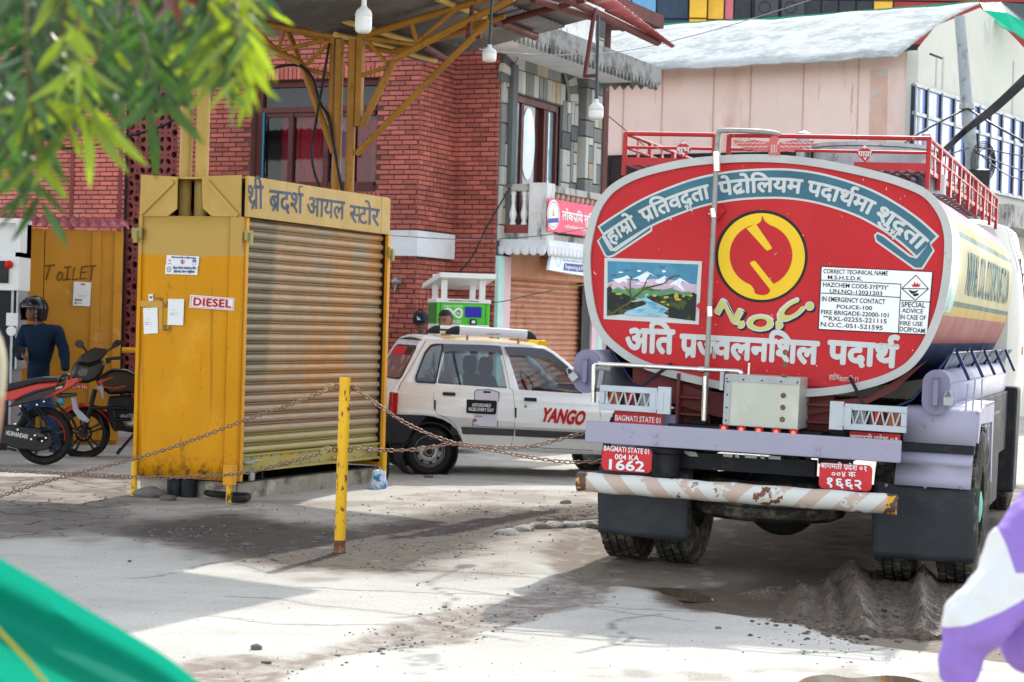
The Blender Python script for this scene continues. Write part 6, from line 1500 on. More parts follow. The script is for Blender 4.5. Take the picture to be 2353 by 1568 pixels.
for x,y in((700,365),(465,455),(1350,305),(1265,462)):pplate(mb,TK,RV,[[(x-60,y-12),(x-20,y-8),(x,y+10),(x+25,y-8),(x+65,y-10),(x+25,y+2),(x,y+18),(x-20,y+2)]],-.0088)
part('birds',mb,m_print_k,PN,recalc=False)
mb=MB()
for pts,r in(([(430,1160),(560,1060),(740,960),(800,870),(920,780),(1020,690),(1180,650),(1380,600),(1450,520),(1560,465),(1650,460)],.008),([(780,850),(740,740),(650,650)],.005),([(775,830),(760,600),(780,470)],.005),([(960,740),(1030,620),(1070,520)],.005),([(1020,700),(1200,720),(1400,720),(1550,675)],.004)):
 mb.tube([TK.hp(RV(*p),-.0092)for p in pts],r,4,r2=r*.4)
part('bare_tree',mb,M('paint_olive_brown',(.12,.11,.045)),PN)
# saddles, frame and chassis seen under the tank
for(a,b,c)in(((640,400),(720,490),0),((1260,330),(1345,540),1)):
 x0,z0_=TK.hit(*RG(a[0],a[1]),.1);x1,z1_=TK.hit(*RG(b[0],b[1]),.1);mb=MB();mb.box(TK,x0-(.05),x1+.04,.10,.16,.92,1.35);mb.box(TK,x0-.05,x0-.03,-.04,.10,.92,1.25)
 for k in range(3):mb.box(TK,x0-.03,x1+.03,.0,.10,.98+.11*k,.995+.11*k)
 part('saddle',mb,m_chas,tk)
mb=MB()
for x in(-.52,.38):mb.box(TK,x,x+.09,.05,6.9,.72,.96)
for y in(.1,1.6,3.2,4.8):mb.box(TK,-.42,.38,y,y+.12,.75,.93)
part('chassis',mb,m_dark,tk)
# lower skirt of the tank: red then blue
mb=MB();sk=[RG(*p)for p in((355,215),(560,275),(820,340),(1230,372),(1500,340),(1700,270),(1850,170),(1700,330),(1640,400),(1240,390),(880,400),(700,400),(560,330),(350,240))]
plate(mb,TK,[[TK.hit(u,v,.06)for u,v in[RG(360,200),RG(700,330),RG(1200,400),RG(1560,370),RG(1860,180),RG(1700,330),RG(1560,400),RG(1200,470),RG(800,470),RG(560,400),RG(360,290)]]],.06,.02);part('red_skirt',mb,m_chas,tk,recalc=True)
mb=MB()
lowr=ins(-.03)
mb.grid([[TK.P(x,y,z)for x,z in lowr if z<czT-.28]for y in(.10,2.0,LT)])if False else None
for s_,x0 in((1,1.02),(-1,-1.12)):
 for k in range(5):
  y=.35+1.05*k;mb2=MB();X=lambda q:q*s_+(-.05 if s_<0 else 0)
  mb2.prism([TK.P(X(.80),y,1.10),TK.P(X(1.05),y-.22,1.34),TK.P(X(1.13),y-.30,1.50),TK.P(X(1.10),y-.20,1.46),TK.P(X(1.0),y+.05,1.24)],TK.ay*.05);mb2.tube([TK.P(X(1.12),y-.04,1.47),TK.P(X(1.19),y+.10,1.30)],.012,6);part('shell_bracket',mb2,m_blue,tk)
mb=MB();mb.grid([[TK.P(q,y,z)for q,z in((.55,1.0),(.88,1.16),(1.05,1.38),(1.11,1.47))]for y in(.08,LT)]);mb.grid([[TK.P(-q-.05,y,z)for q,z in((.55,1.0),(.88,1.16),(1.05,1.38),(1.11,1.47))]for y in(.08,LT)]);part('blue_underside',mb,m_blue,tk,recalc=False,solid=.01)
# catwalk and rails on the roof
zr=TK.hit(*RF(1000,128))[1]
def hp(x,y,q=0.0):return TK.hp(RF(x,y),q)
xl_,zl_=TK.hit(*RF(322,108));xr_,zrr=TK.hit(*RF(1870,150));
def rl(name,p,q,r=.014):mb=MB();mb.tube([p,q],r,8);part(name,mb,m_redrail,tk,smooth=60)
xi0,xi1=TK.hit(*RF(778,130))[0],TK.hit(*RF(850,130))[0]
zt_=zl_;zm_=TK.hit(*RF(330,178))[1];zw_=TK.hit(*RF(330,245))[1];zbt=TK.hit(*RF(325,320))[1]
rl('top_rail',TK.P(xl_,0,zt_),TK.P(xi0,0,zt_));rl('top_rail',TK.P(xi1,0,zt_),TK.P(xr_,0,zt_));rl('mid_rail',TK.P(xl_,0,zm_),TK.P(xi0,0,zm_),.010);rl('mid_rail',TK.P(xi1,0,zm_),TK.P(xr_,0,zm_),.010)
for x in(xl_,xr_,xi0,xi1):rl('rail_post',TK.P(x,0,zt_),TK.P(x,.0,zbt if x in(xl_,)else(zbt-.05 if x==xr_ else zm_-.05)),.016)
for x,s_ in((xl_,1),(xr_,-1)):
 rl('top_rail',TK.P(x,0,zt_),TK.P(x,LT,zt_));rl('mid_rail',TK.P(x,0,zm_),TK.P(x,LT,zm_),.010)
 for k in range(8 if s_<0 else 8):
  y=LT*(k+1)/8;mb=MB();mb.box(TK,x-.012,x+.012,y-.035,y+.035,zbt,zt_);part('rail_post',mb,m_redrail,tk)
  mb=MB();yy=y-LT/16;c=TK.P(x,yy,zm_);mb.prism([TK.P(x-.004,yy,zm_+.10),TK.P(x-.004,yy+.035,zm_),TK.P(x-.004,yy,zm_-.12),TK.P(x-.004,yy-.035,zm_)],TK.ax*.008);part('rail_ornament',mb,m_redrail,tk)
 # walkway slats
 xa,xb=(x,x+.44)if s_>0 else(x-.46,x)
 mb=MB();mb.box(TK,xa,xb,-.01,.0,zw_-.03,zw_+.02);mb.box(TK,xa,xa+.03,0,LT,zw_-.03,zw_);mb.box(TK,xb-.03,xb,0,LT,zw_-.03,zw_);part('walkway_frame',mb,m_redrail,tk)
 for k in range(7):mb=MB();q=xa+.03+(xb-xa-.06)*k/6;mb.box(TK,q-.010,q+.010,0.01,LT,zw_-.012,zw_+.003);part('walkway_slat',mb,m_dkred,tk)
 for k in range(20):mb=MB();y=.1+LT*k/20;mb.box(TK,xa,xb,y,y+.03,zw_+.004,zw_+.016);part('walkway_slat',mb,m_dkred,tk)
def dia(cx_,cy_,s,txt,w):
 mb=MB();pplate(mb,TK,RF,[[(cx_,cy_-50),(cx_+43,cy_),(cx_,cy_+46),(cx_-43,cy_)]],-.03,.012);d=part('rail_plaque',mb,m_tred,tk)
 mb=MB();lett(mb,TK,RF,(cx_-w,cy_+14),(cx_+w,cy_+15),24,txt,-.038,.04);pplate(mb,TK,RF,[[(cx_-22,cy_-22),(cx_,cy_-46),(cx_+22,cy_-22),(cx_+8,cy_-30),(cx_,cy_-24),(cx_-8,cy_-30)]],-.038);pplate(mb,TK,RF,[[(cx_-8,cy_+20),(cx_+10,cy_+20),(cx_+3,cy_+36)]],-.038);part('plaque_lettering',mb,m_letw,d,recalc=False)
dia(616,188,1,'शुभ',34);dia(1541,210,1,'यात/ा',36)
# cut-out bird on the rail
mb=MB()
pplate(mb,TK,RF,[[(1050,215),(1058,180),(1052,150),(1062,128),(1080,118),(1098,124),(1104,140),(1095,150),(1098,180),(1110,215)]],-.03,.016)
for sg in(-1,1):
 bc=1078;lp=[(18,175),(30,150),(60,148),(100,140),(150,150),(205,142),(195,162),(180,168),(182,178),(150,182),(150,192),(110,190),(100,202),(60,196),(30,200)]
 pplate(mb,TK,RF,[[(bc+sg*x,y+(0 if sg<0 else 2))for x,y in lp]],-.03,.012)
bird=part('bird_cutout',mb,M('bird_red',(.50,.11,.11),.5),tk)
mb=MB()
for sg in(-1,1):
 for k in range(6):x0=40+26*k;bar_=[(1078+sg*x0,152),(1078+sg*(x0+24),158),(1078+sg*(x0+22),162),(1078+sg*x0,156)];pplate(mb,TK,RF,[bar_],-.04);pplate(mb,TK,RF,[[(p[0]-sg*8,p[1]+18)for p in bar_]],-.04)
for k in range(4):pplate(mb,TK,RF,[[(1064+8*k,165),(1067+8*k,165),(1067+8*k,205),(1064+8*k,205)]],-.0405)
part('feather_marks',mb,m_letw,bird,recalc=False)
# manhole and fittings on top
mb=MB();mb.lathe(TK.P(.40,1.3,czT+.70),TK.az,[(.42,0),(.42,.22),(.44,.225),(.44,.25),(0,.27)],28);part('manhole',mb,m_steel,tk,smooth=40)
for p_,r_,h__ in((TK.P(.85,.8,czT+.60),.10,.13),(TK.P(.75,1.3,czT+.93),.03,.12),(TK.P(-.1,1.3,czT+.86),.05,.18)):mb=MB();mb.lathe(p_,TK.az,[(r_,0),(r_,h__),(0,h__+.02)],16);part('vent_cap',mb,m_steel,tk,smooth=40)
# polished dip pipe and cross pipe
yd=-.10
mb=MB();q=[hp(735,1334,yd),hp(795,125,yd),hp(797,105,yd),hp(820,93,yd),hp(1000,98,yd+.05),hp(1085,108,yd+.1),hp(1110,122,yd+.1)]
qq=[hp(722,1575,yd),hp(735,1310,yd),hp(772,540,yd),hp(790,130,yd)]+cat_rom(q[2:],4)
mb.tube(qq,.0165,12);part('dip_pipe',mb,m_pipe,tk,smooth=60)
for a,b,r in(((785,200),(788,300),.024),((766,490),(772,535),.021),((750,990),(752,1040),.020),((722,1570),(730,1345),.021)):mb=MB();mb.tube([hp(*a,yd),hp(*b,yd)],r,12);part('pipe_sleeve',mb,m_chrome,tk,smooth=50)
for x,y,s_ in((800,510,1),(745,985,1)):mb=MB();pplate(mb,TK,RF,[[(x-62,y),(x-5,y-48),(x+32,y-8),(x-20,y+50)]],-.02,.02);part('pipe_bracket',mb,m_tred,tk,bevel=.003)
mb=MB();q=[RR(232,660),RR(238,240),RR(270,180),RR(340,178),RR(900,205),RR(1600,248),RR(2040,268),RR(2075,300)]
mb.tube(cat_rom([TK.hp(p,-.22)for p in q],4),.0155,12);mb.lathe(TK.hp(RR(1590,248),-.22),TK.ax,[(.022,-.02),(.022,.02)],12);part('cross_pipe',mb,m_chrome,tk,smooth=60)
mb=MB();mb.tube([TK.hp(RR(310,480),-.12),TK.hp(RR(345,230),-.12)],.024,12);mb.tube([TK.hp(RR(345,235),-.12)-TK.ax*.04,TK.hp(RR(345,235),-.12)+TK.ax*.06],.026,12);part('hand_pump',mb,m_steel,tk,smooth=50)
mb=MB();mb.tube([TK.hp(RR(2175,320),-.2),TK.hp(RR(2185,165),-.2)],.008,8);part('pipe_stub',mb,m_chrome,tk)
# steel cabinet
m_cab=M('dull_greenish_steel',(.42,.43,.36),.42,.3,layers=[((.20,.12,.07),9,.68,.05),((.50,.52,.47),2,.5,.2)],var=.06)
cb=[TK.hit(*RS(x,y),-.28)for x,y in((20,262),(790,300),(755,845),(5,790))]
tlx,tlz=TK.hit(*RR(1885,300),-.28);
x0c=tlx;x1c=(cb[1][0]+cb[2][0])/2;z1c=tlz;z0c=cb[2][1]+.004
mb=MB();mb.box(TK,x0c,x1c,-.28,.10,z0c,z1c);cabn=part('cabinet',mb,m_cab,tk,bevel=.006)
mb=MB();mb.box(TK,x0c+.0,x1c-.01,-.287,-.2805,z1c-.045,z1c-.004);mb.box(TK,x0c,x0c+.04,-.287,-.2805,z0c+.01,z1c-.05);part('door_frame',mb,m_steel,cabn)
mb=MB();mb.box(TK,x0c-.03,x0c-.005,-.30,-.25,z0c+.22,z0c+.34);part('hinge',mb,m_steel,cabn,bevel=.003)
mb=MB()
for k in range(6):zz_=z0c+.06+.075*(k+(.6 if k>2 else 0));mb.lathe(TK.P(x1c-.10,-.281,zz_),-TK.ay,[(.018,0),(.012,.002),(0,.003)],12)
part('weld_burns',mb,M('heat_stain',(.13,.075,.045),.7,layers=[((.35,.27,.16),50,.55,.1)]),cabn,smooth=50)
mb=MB()
for t_ in(.03,.25,.5,.75,.97):mb.lathe(TK.P(x0c+(x1c-x0c)*t_,-.288,z1c-.03),-TK.ay,[(.006,0),(0,.005)],8)
for t_ in(.1,.35,.6,.85):mb.lathe(TK.P(x0c+.02,-.288,z0c+(z1c-z0c)*t_),-TK.ay,[(.006,0),(0,.005)],8)
part('screws',mb,m_dark,cabn)
mb=MB();a=TK.hit(*RG(555,500),-.05);b=TK.hit(*RG(1330,560),-.05);mb.box(TK,a[0],b[0],-.15,.12,a[1]-.06,a[1]);part('cabinet_shelf',mb,m_dark,tk)
for k in range(5):
 c=TK.hp(RG(822+89*k,528+6*k),-.32);mb=MB();mb.box(Fr(c,-18),-.027,.027,-.005,.03,-.022,.022);l_=part('marker_lamp',mb,M('marker_red',(.30,.01,.015),.3)if k==0 else bpy.data.materials['marker_red'],tk,bevel=.004)
 mb=MB();mb.lathe(c-TK.ay*.005,-TK.ay,[(.014,0),(.012,.004),(0,.006)],14);part('lens',mb,M('marker_glow',(.9,.12,.05),.3,emis=.6,var=0)if k==0 else bpy.data.materials['marker_glow'],l_,smooth=50)
# lilac cross beam
YB=-.38
xb0,zbt_=TK.hit(*RG(118,490),YB);_,zbb_=TK.hit(*RG(115,598),YB);xb1=TK.hit(*RG(1722,660),YB)[0]
mb=MB();mb.box(TK,xb0,xb1,YB,YB+.055,zbb_,zbt_);beam=part('cross_beam',mb,m_lilac,tk,bevel=.006)
mb=MB()
for x,ys_ in((476,(563,602)),(1304,(628,660))):
 for y in ys_:mb.lathe(TK.hp(RG(x,y),YB),-TK.ay,[(.017,0),(.017,.004),(.011,.004),(.011,.012),(0,.014)],6)
part('bolts',mb,m_lilac,beam,smooth=30)
mb=MB();mb.box(TK,-.55,-.45,YB+.055,.1,zbb_+.01,zbt_-.01);mb.box(TK,.36,.46,YB+.055,.1,zbb_+.01,zbt_-.01);part('beam_arm',mb,m_dark,tk)
# number plates
def plateb(quad,conv,y,rad,lines,nm):
 P4=[TK.hit(*conv(*p),y)for p in quad];x0,x1=min(p[0]for p in P4),max(p[0]for p in P4);z0,z1=sum(P4[i][1]for i in(2,3))/2,sum(P4[i][1]for i in(0,1))/2
 mb=MB();plate(mb,TK,[rrect(x0,z0,x1,z1,rad)],y,.006);n_=part('number_plate',mb,M('plate_red_'+nm,(.56,.03,.035),.45,var=.05),tk)
 mb=MB()
 for s_,a,b,h,bo in lines:lett(mb,TK,conv,a,b,h,s_,y-.006,bo)
 part('lettering',mb,m_print_w,n_,recalc=False)
plateb([(205,612),(458,640),(452,758),(205,740)],RG,-.34,.03,[('BAGMATI STATE 01',(210,640),(440,660),26,.018),('004 KA',(266,684),(390,692),26,.018),('1662',(236,735),(418,748),50,.03)],'a')
plateb([(1312,700),(1580,718),(1575,848),(1310,835)],RG,-.34,.03,[('बागमती प/देश ०१',(1315,728),(1550,746),24,.02),('००४ क',(1372,772),(1495,776),24,.02),('१६६२',(1345,822),(1525,838),42,.03)],'b')
plateb([(266,430),(506,440),(506,520),(266,505)],RG,-.18,.005,[('BAGMATI STATE 01',(268,486),(498,502),28,.018)],'c')
plateb([(1464,545),(1720,555),(1720,612),(1464,600)],RG,-.18,.005,[('बागमती प/देश ०१',(1466,588),(1708,602),26,.02)],'d')
# tail lamp cages
m_amb=M('amber_lens',(.42,.10,.008),.25,coat=.5,var=.1);m_redl=M('red_lens',(.16,.006,.01),.25,coat=.5,var=.1);m_clr=M('clear_lens',(.28,.32,.31),.2,coat=.5,var=.3,vs=30)
m_redb=M('red_reflector_glow',(.75,.01,.01),.2,emis=.15,var=0)  # faint glow put in for the light a reflector throws back
def cage(q,order,hinge_right,nz):
 yc=-.30
 P4=[TK.hit(*RG(*p),yc)for p in q];x0,x1=min(p[0]for p in P4),max(p[0]for p in P4)
 z1=(P4[0][1]+P4[1][1])/2;z0=(P4[2][1]+P4[3][1])/2
 mb=MB();w=.040;f0,f1=(x0,x1-.09)if hinge_right else(x0+.09,x1)
 for a,b,c,d in((f0,f1,z1-w,z1),(f0,f1,z0,z0+w),(f0,f0+.035,z0+w,z1-w),(f1-.035,f1,z0+w,z1-w)):mb.box(TK,a,b,yc,yc+.03,c,d)
 cg=part('lamp_cage',mb,m_silver,tk,bevel=.003)
 mb=MB();mb.box(TK,*((f1+.004,x1)if hinge_right else(x0,f0-.004)),yc-.004,yc+.03,z0-.005,z1+.01);part('hinge_plate',mb,m_silver,cg,bevel=.003)
 mb=MB();hx=f1-.0 if hinge_right else f0;mb.tube([TK.P(hx,yc-.006,z0+.02),TK.P(hx,yc-.006,z1-.02)],.007,8);mb.box(TK,hx-.045,hx+.045,yc-.008,yc-.004,z0+.02,z1-.02);part('hinge',mb,m_silver,cg)
 xa,xb=f0+.035,f1-.035;n=5;st=(xb-xa)/n
 for k in range(n):
  for(u0,u1)in((.08,.40),(.92,.50)):
   mb=MB();mb.tube([TK.P(xa+st*(k+u0),yc+.01,z1-w),TK.P(xa+st*(k+u1),yc+.01,z0+w)],.006,6);part('lattice_bar',mb,m_silver,cg)
 lw=(xb-xa)/3;lp_=part('tail_lamp',MB().box(TK,xa,xb,yc+.07,yc+.12,z0+.02,z1-.02),m_black,tk)
 for k,c in enumerate(order):
  a=xa+lw*k+.012;b=xa+lw*(k+1)-.012;mb=MB();mb.box(TK,a,b,yc+.05,yc+.0695,z0+.03,z1-.03);l_=part('lens',mb,{'a':m_amb,'r':m_redl,'c':m_clr}[c],lp_,bevel=.006)
  if c=='r':mb=MB();mb.box(TK,a+lw*.32,b-lw*.25,yc+.043,yc+.0495,z0+.07,z1-.05);part('reflector',mb,m_redb,lp_)
 mb=MB();s_=1 if hinge_right else-1;xm=(x0+x1)/2+s_*-.0;mb.tube([TK.P(xm+.03*s_,yc+.01,z1),TK.P(xm+.16*s_,-.02,z1+.15)],.012,6);part('stay',mb,m_dark,tk)
cage([(190,310),(552,322),(548,450),(185,436)],'arc',True,0)
cage([(1365,395),(1757,420),(1750,552),(1358,530)],'cra',False,0)
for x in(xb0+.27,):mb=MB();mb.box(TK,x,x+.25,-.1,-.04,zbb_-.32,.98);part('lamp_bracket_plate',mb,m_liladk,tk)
# striped tube bumper
m_bump=M('striped_bumper',(.56,.54,.50),.45,var=.06)
nt=m_bump.node_tree;N=nt.nodes;Lk=nt.links;bb=N['Principled BSDF'];tc=N.new('ShaderNodeTexCoord');sp=N.new('ShaderNodeSeparateXYZ');Lk.new(tc.outputs['Object'],sp.inputs[0])
xs2=_m
def mm(op,a,b=None,c=None):
 q=N.new('ShaderNodeMath');q.operation=op
 for i,x in enumerate((a,b,c)):
  if x is None:continue
  if isinstance(x,(int,float)):q.inputs[i].default_value=x
  else:Lk.new(x,q.inputs[i])
 return q.outputs[0]
xbL,zbL=TK.hit(*RG(80,795),-.52);xbR,zbR=TK.hit(*RG(1706,922),-.52)
mid=xbL+(xbR-xbL)*.50
ax_=mm('ABSOLUTE',mm('SUBTRACT',sp.outputs[0],mid));sawv=mm('FRACT',mm('MULTIPLY',mm('ADD',ax_,mm('MULTIPLY',sp.outputs[2],-1.0)),1/.235));stripe=mm('GREATER_THAN',sawv,.5)
nz1=N.new('ShaderNodeTexNoise');nz1.inputs['Scale'].default_value=5.5;nz1.inputs['Detail'].default_value=8;nz1.inputs['Roughness'].default_value=.65;Lk.new(tc.outputs['Object'],nz1.inputs['Vector'])
stripe=mm('MULTIPLY',stripe,mm('LESS_THAN',nz1.outputs[0],.555))
mx=N.new('ShaderNodeMix');mx.data_type='RGBA';Lk.new(mm('MULTIPLY',stripe,.9),mx.inputs[0]);mx.inputs[6].default_value=(.55,.545,.50,1);mx.inputs[7].default_value=(.45,.33,.255,1)
endm=mm('GREATER_THAN',mm('ADD',ax_,mm('MULTIPLY',nz1.outputs[0],.12)),(xbR-xbL)/2-.015)
rst=N.new('ShaderNodeMapRange');rst.inputs[1].default_value=.598;rst.inputs[2].default_value=.615;Lk.new(nz1.outputs[0],rst.inputs[0])
m3=N.new('ShaderNodeMix');m3.data_type='RGBA';Lk.new(rst.outputs[0],m3.inputs[0]);Lk.new(mx.outputs[2],m3.inputs[6]);m3.inputs[7].default_value=(.16,.06,.03,1)
m4_=N.new('ShaderNodeMix');m4_.data_type='RGBA';Lk.new(endm,m4_.inputs[0]);Lk.new(m3.outputs[2],m4_.inputs[6])
nz2=N.new('ShaderNodeTexNoise');nz2.inputs['Scale'].default_value=13;Lk.new(tc.outputs['Object'],nz2.inputs['Vector'])
r2=N.new('ShaderNodeValToRGB');r2.color_ramp.interpolation='CONSTANT';r2.color_ramp.elements[0].color=(.09,.06,.05,1);r2.color_ramp.elements[1].position=.5;r2.color_ramp.elements[1].color=(.62,.28,.02,1);e3=r2.color_ramp.elements.new(.62);e3.color=(.5,.48,.42,1);Lk.new(nz2.outputs[0],r2.inputs[0]);Lk.new(r2.outputs[0],m4_.inputs[7])
Lk.new(m4_.outputs[2],bb.inputs['Base Color'])
p0,p1=TK.P(xbL,-.52,(zbL+zbR)/2),TK.P(xbR,-.52,(zbL+zbR)/2);rB=.062
mb=MB();mb.tube([p0.lerp(p1,i/24)+TK.az*(.003*math.sin(i*1.7))for i in range(25)],rB,28,cap=False);mb.tube([p0+TK.ax*.004,p1-TK.ax*.004],rB-.006,28);part('bumper_tube',mb,m_bump,tk,smooth=50)
for x in(-.62,.46):mb=MB();mb.box(TK,x-.04,x+.04,-.50,.05,(zbL+zbR)/2-.04,(zbL+zbR)/2+.05);mb.lathe(TK.P(x,-.2,(zbL+zbR)/2+.05),TK.az,[(.09,0),(.09,.14),(.11,.15),(.11,.18),(.03,.19),(.03,.24)],16);part('bumper_mount',mb,m_dark,tk,smooth=40)
# rear cross member with the partly hidden maker letters, spare wheel and axle
mb=MB();a=TK.hit(*RG(530,640),-.05);b=TK.hit(*RG(1290,790),-.05);mb.box(TK,a[0],b[0],-.10,.0,b[1]+.02,a[1]);part('rear_panel',mb,m_dark,tk)
mb=MB();pplate(mb,TK,RG,[[(612,640),(680,650),(692,672),(650,670),(625,656)]],-.105)
for k,(x,w)in enumerate(((820,46),(880,20),(930,60),(1010,20),(1050,62))):pplate(mb,TK,RG,[[(x,655+k*3),(x+w,660+k*3),(x+w,676+k*3),(x,672+k*3)]],-.105)
part('panel_lettering',mb,m_letw,tk,recalc=False)
sp_c=TK.hit(*RG(1030,930),.30)
mb=MB();c=TK.P(sp_c[0],.42,.455);prof=[(.30,-.11),(.44,-.13),(.50,-.10),(.52,-.05),(.52,.05),(.50,.10),(.44,.13),(.30,.11)]
mb.torus(c,TK.az,0,0,64,prof=prof);mb.lathe(c,TK.az,[(.30,-.09),(.29,-.03),(.12,-.02),(.12,.02),(0,.02)],32);part('spare_wheel',mb,m_rubmud,tk,smooth=35)
mb=MB();rows=[c+(TK.ax*math.cos(math.pi+math.pi*i/120)+TK.ay*math.sin(math.pi+math.pi*i/120))*.5225+TK.az*(-.035+(.012 if i%2 else-.0))for i in range(121)];mb.tube(rows,.004,4);part('tread_line',mb,m_print_k,tk)
WY,WR=.46,.50
mb=MB();mb.tube([TK.P(-1.0,WY,.5),TK.P(1.0,WY,.5)],.08,14);bm_=TK.P(.02,WY,.46);mb.lathe(bm_-TK.ay*.16,TK.ay,[(0,0),(.15,.02),(.24,.08),(.26,.16),(.24,.26),(.12,.34),(0,.36)],24);part('axle',mb,M('black_axle',(.012,.013,.014),.6),tk,smooth=50)
def wheel(x,y,s_,front=False):
 c=TK.P(x,y,WR-.015);hw=.135
 prof=[(.27,-hw*.8),(.40,-hw),(WR-.03,-hw*.88),(WR,-hw*.70),(WR+.002,0),(WR,hw*.70),(WR-.03,hw*.88),(.40,hw),(.27,hw*.8)]
 mb=MB();mb.torus(c,TK.ax,0,0,56,prof=prof)
 w=part('wheel',mb,m_rubmud,tk,smooth=35)
 mb=MB();n=44
 for k in range(n):
  a=2*math.pi*k/n
  for j,o in enumerate((-.085,-.03,.03,.085)):
   a2=a+(math.pi/n if j%2 else 0);cc=c+TK.ax*o+(TK.ay*math.cos(a2)+TK.az*math.sin(a2))*(WR+.006);t=(-TK.ay*math.sin(a2)+TK.az*math.cos(a2));nn_=(TK.ay*math.cos(a2)+TK.az*math.sin(a2));f=Fr(cc,0);f.ax,f.ay,f.az=TK.ax,t,nn_;mb.box(f,-.022,.022,-.024,.024,-.01,.008)
 part('tread',mb,m_rubmud,w)
 mb=MB();mb.lathe(c+TK.ax*hw*.3*s_,TK.ax*s_,[(.28,.03),(.27,0),(.20,-.02),(.16,.02),(.10,.03),(.10,.07),(.05,.08),(0,.08)],28,c0=False);part('rim',mb,M('teal_hub_paint',(.01,.36,.27),.4)if 'teal_hub_paint' not in bpy.data.materials else bpy.data.materials['teal_hub_paint'],w,smooth=40)
for x,s_ in((-1.0,-1),(-.64,-1),(.80,1),(1.19,1)):wheel(x,WY,s_)
for x,s_ in((-.95,-1),(.98,1)):wheel(x,6.3,s_,True)
# mudflaps
m_flapt=m_flap;nt=m_flap.node_tree;N=nt.nodes;ck_=N.new('ShaderNodeTexVoronoi');ck_.inputs['Scale'].default_value=62;ck_.inputs['Randomness'].default_value=0;tc=N.new('ShaderNodeTexCoord');mp=N.new('ShaderNodeMapping');mp.inputs['Rotation'].default_value=(0,R(45),0);mp.inputs['Scale'].default_value=(1,.0,1)
nt.links.new(tc.outputs['Object'],mp.inputs[0]);nt.links.new(mp.outputs[0],ck_.inputs['Vector']);bp2=N.new('ShaderNodeBump');bp2.inputs['Strength'].default_value=.8;bp2.inputs['Distance'].default_value=.003;nt.links.new(ck_.outputs['Distance'],bp2.inputs['Height']);nt.links.new(bp2.outputs[0],N['Principled BSDF'].inputs['Normal'])
def flap(q,y):
 P4=[TK.hit(*RG(*p),y)for p in q];(x0,z1),(x1,z1b),(x1b,z0b),(x0b,z0)=P4
 rows=[]
 for j in range(13):
  t=j/12;rows.append([TK.P(x0+(x0b-x0)*t+((x1+(x1b-x1)*t)-(x0+(x0b-x0)*t))*i/16,y+.015*math.sin(i*.5)*t+.02*t*t,z1+(z0-z1)*t+((z1b-z1)*(1-t)+(z0b-z0)*t)*i/16)for i in range(17)])
 mb=MB();mb.grid(rows);part('mudflap',mb,m_flap,tk,smooth=80,recalc=False,solid=.012)
flap([(188,735),(645,760),(628,1108),(178,1058)],-.12)
flap([(1588,800),(2098,832),(2095,1218),(1582,1185)],-.10)
# lilac mudguards
def shape(name,pts,y,th,mt,conv=RG,par=None,**k):mb=MB();pplate(mb,TK,conv,[pts],y,th);return part(name,mb,mt,par or tk,**k)
za,zb_2,zc_=TK.hit(*RG(2120,445),-.08)[1],TK.hit(*RG(2095,620),-.10)[1],TK.hit(*RG(2080,840),-.14)[1]
xg0,xg1=TK.hit(*RG(1740,500),-.08)[0],TK.hit(*RG(2112,500),-.08)[0];zmm=(zb_2+zc_)/2+.01
mb=MB();mb.grid([[TK.P(x,y,z)for x in(xg0,xg1)]for y,z in((.35,za+.03),(.0,za),(-.03,za-.02),(-.07,zb_2))]);part('mudguard',mb,m_lilac,tk,recalc=True,solid=.006,smooth=30)
mb=MB();mb.box(TK,xg0-.02,xg1-.005,-.09,-.04,zb_2-.05,zb_2-.004);part('mudguard_gap',mb,m_dark,tk)
mb=MB();mb.grid([[TK.P(x,y,z)for x in(xg0-.03,xg1-.01)]for y,z in((-.07,zb_2-.05),(-.115,zb_2-.10),(-.12,zmm),(-.10,zmm-.01),(-.15,zc_+.05),(-.16,zc_))]);part('mudguard_skirt',mb,m_lilac,tk,recalc=True,solid=.006,smooth=20)
mb=MB();mb.box(TK,xg0,xg1+.012,.35,1.1,za+.02,za+.035);mb.prism([TK.P(xg1,-.03,za),TK.P(xg1,.35,za+.03),TK.P(xg1,1.1,za+.03),TK.P(xg1,1.16,.60),TK.P(xg1,1.10,.60),TK.P(xg1,.98,za-.10),TK.P(xg1,.10,za-.08),TK.P(xg1,.0,za-.20),TK.P(xg1,-.06,zb_2+.02)],TK.ax*.012);part('mudguard_top',mb,m_lilac,tk)
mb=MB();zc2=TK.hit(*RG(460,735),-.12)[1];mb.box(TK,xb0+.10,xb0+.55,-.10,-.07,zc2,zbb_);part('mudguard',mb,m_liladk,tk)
mb=MB()
for x in(1650,1848,2032):mb.lathe(TK.hp(RG(x,818+(x-1650)*.04),-.16),-TK.ay,[(.012,0),(.010,.008),(0,.01)],8)
part('bolts',mb,m_liladk,tk)
# hose boxes along the tank
def hosebox(q,y0,y1,lab):
 P_=[TK.hit(*RG(*p),y0)for p in q];x0,x1=min(p[0]for p in P_),max(p[0]for p in P_);z0,z1=min(p[1]for p in P_),max(p[1]for p in P_)
 r=(x1-x0)/2;cx_=(x0+x1)/2;sh=[]
 for k in range(17):a=math.pi*k/16;sh.append((cx_+r*math.cos(a),z1-r+r*math.sin(a)))
 for k in range(17):a=math.pi+math.pi*k/16;sh.append((cx_+r*math.cos(a),z0+r+r*math.sin(a)))
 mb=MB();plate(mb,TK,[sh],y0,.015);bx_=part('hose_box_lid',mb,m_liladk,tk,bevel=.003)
 sh2=[(cx_+(x-cx_)*.96,(z0+z1)/2+(z-(z0+z1)/2)*.97)for x,z in sh]
 mb=MB();mb.grid([[TK.P(x,y,z)for x,z in sh2+sh2[:1]]for y in(y0+.006,(y0+y1)/2,y1)]);part('hose_box',mb,m_lilac,tk,smooth=60,recalc=False,solid=.004)
 return cx_,(z0+z1)/2,r
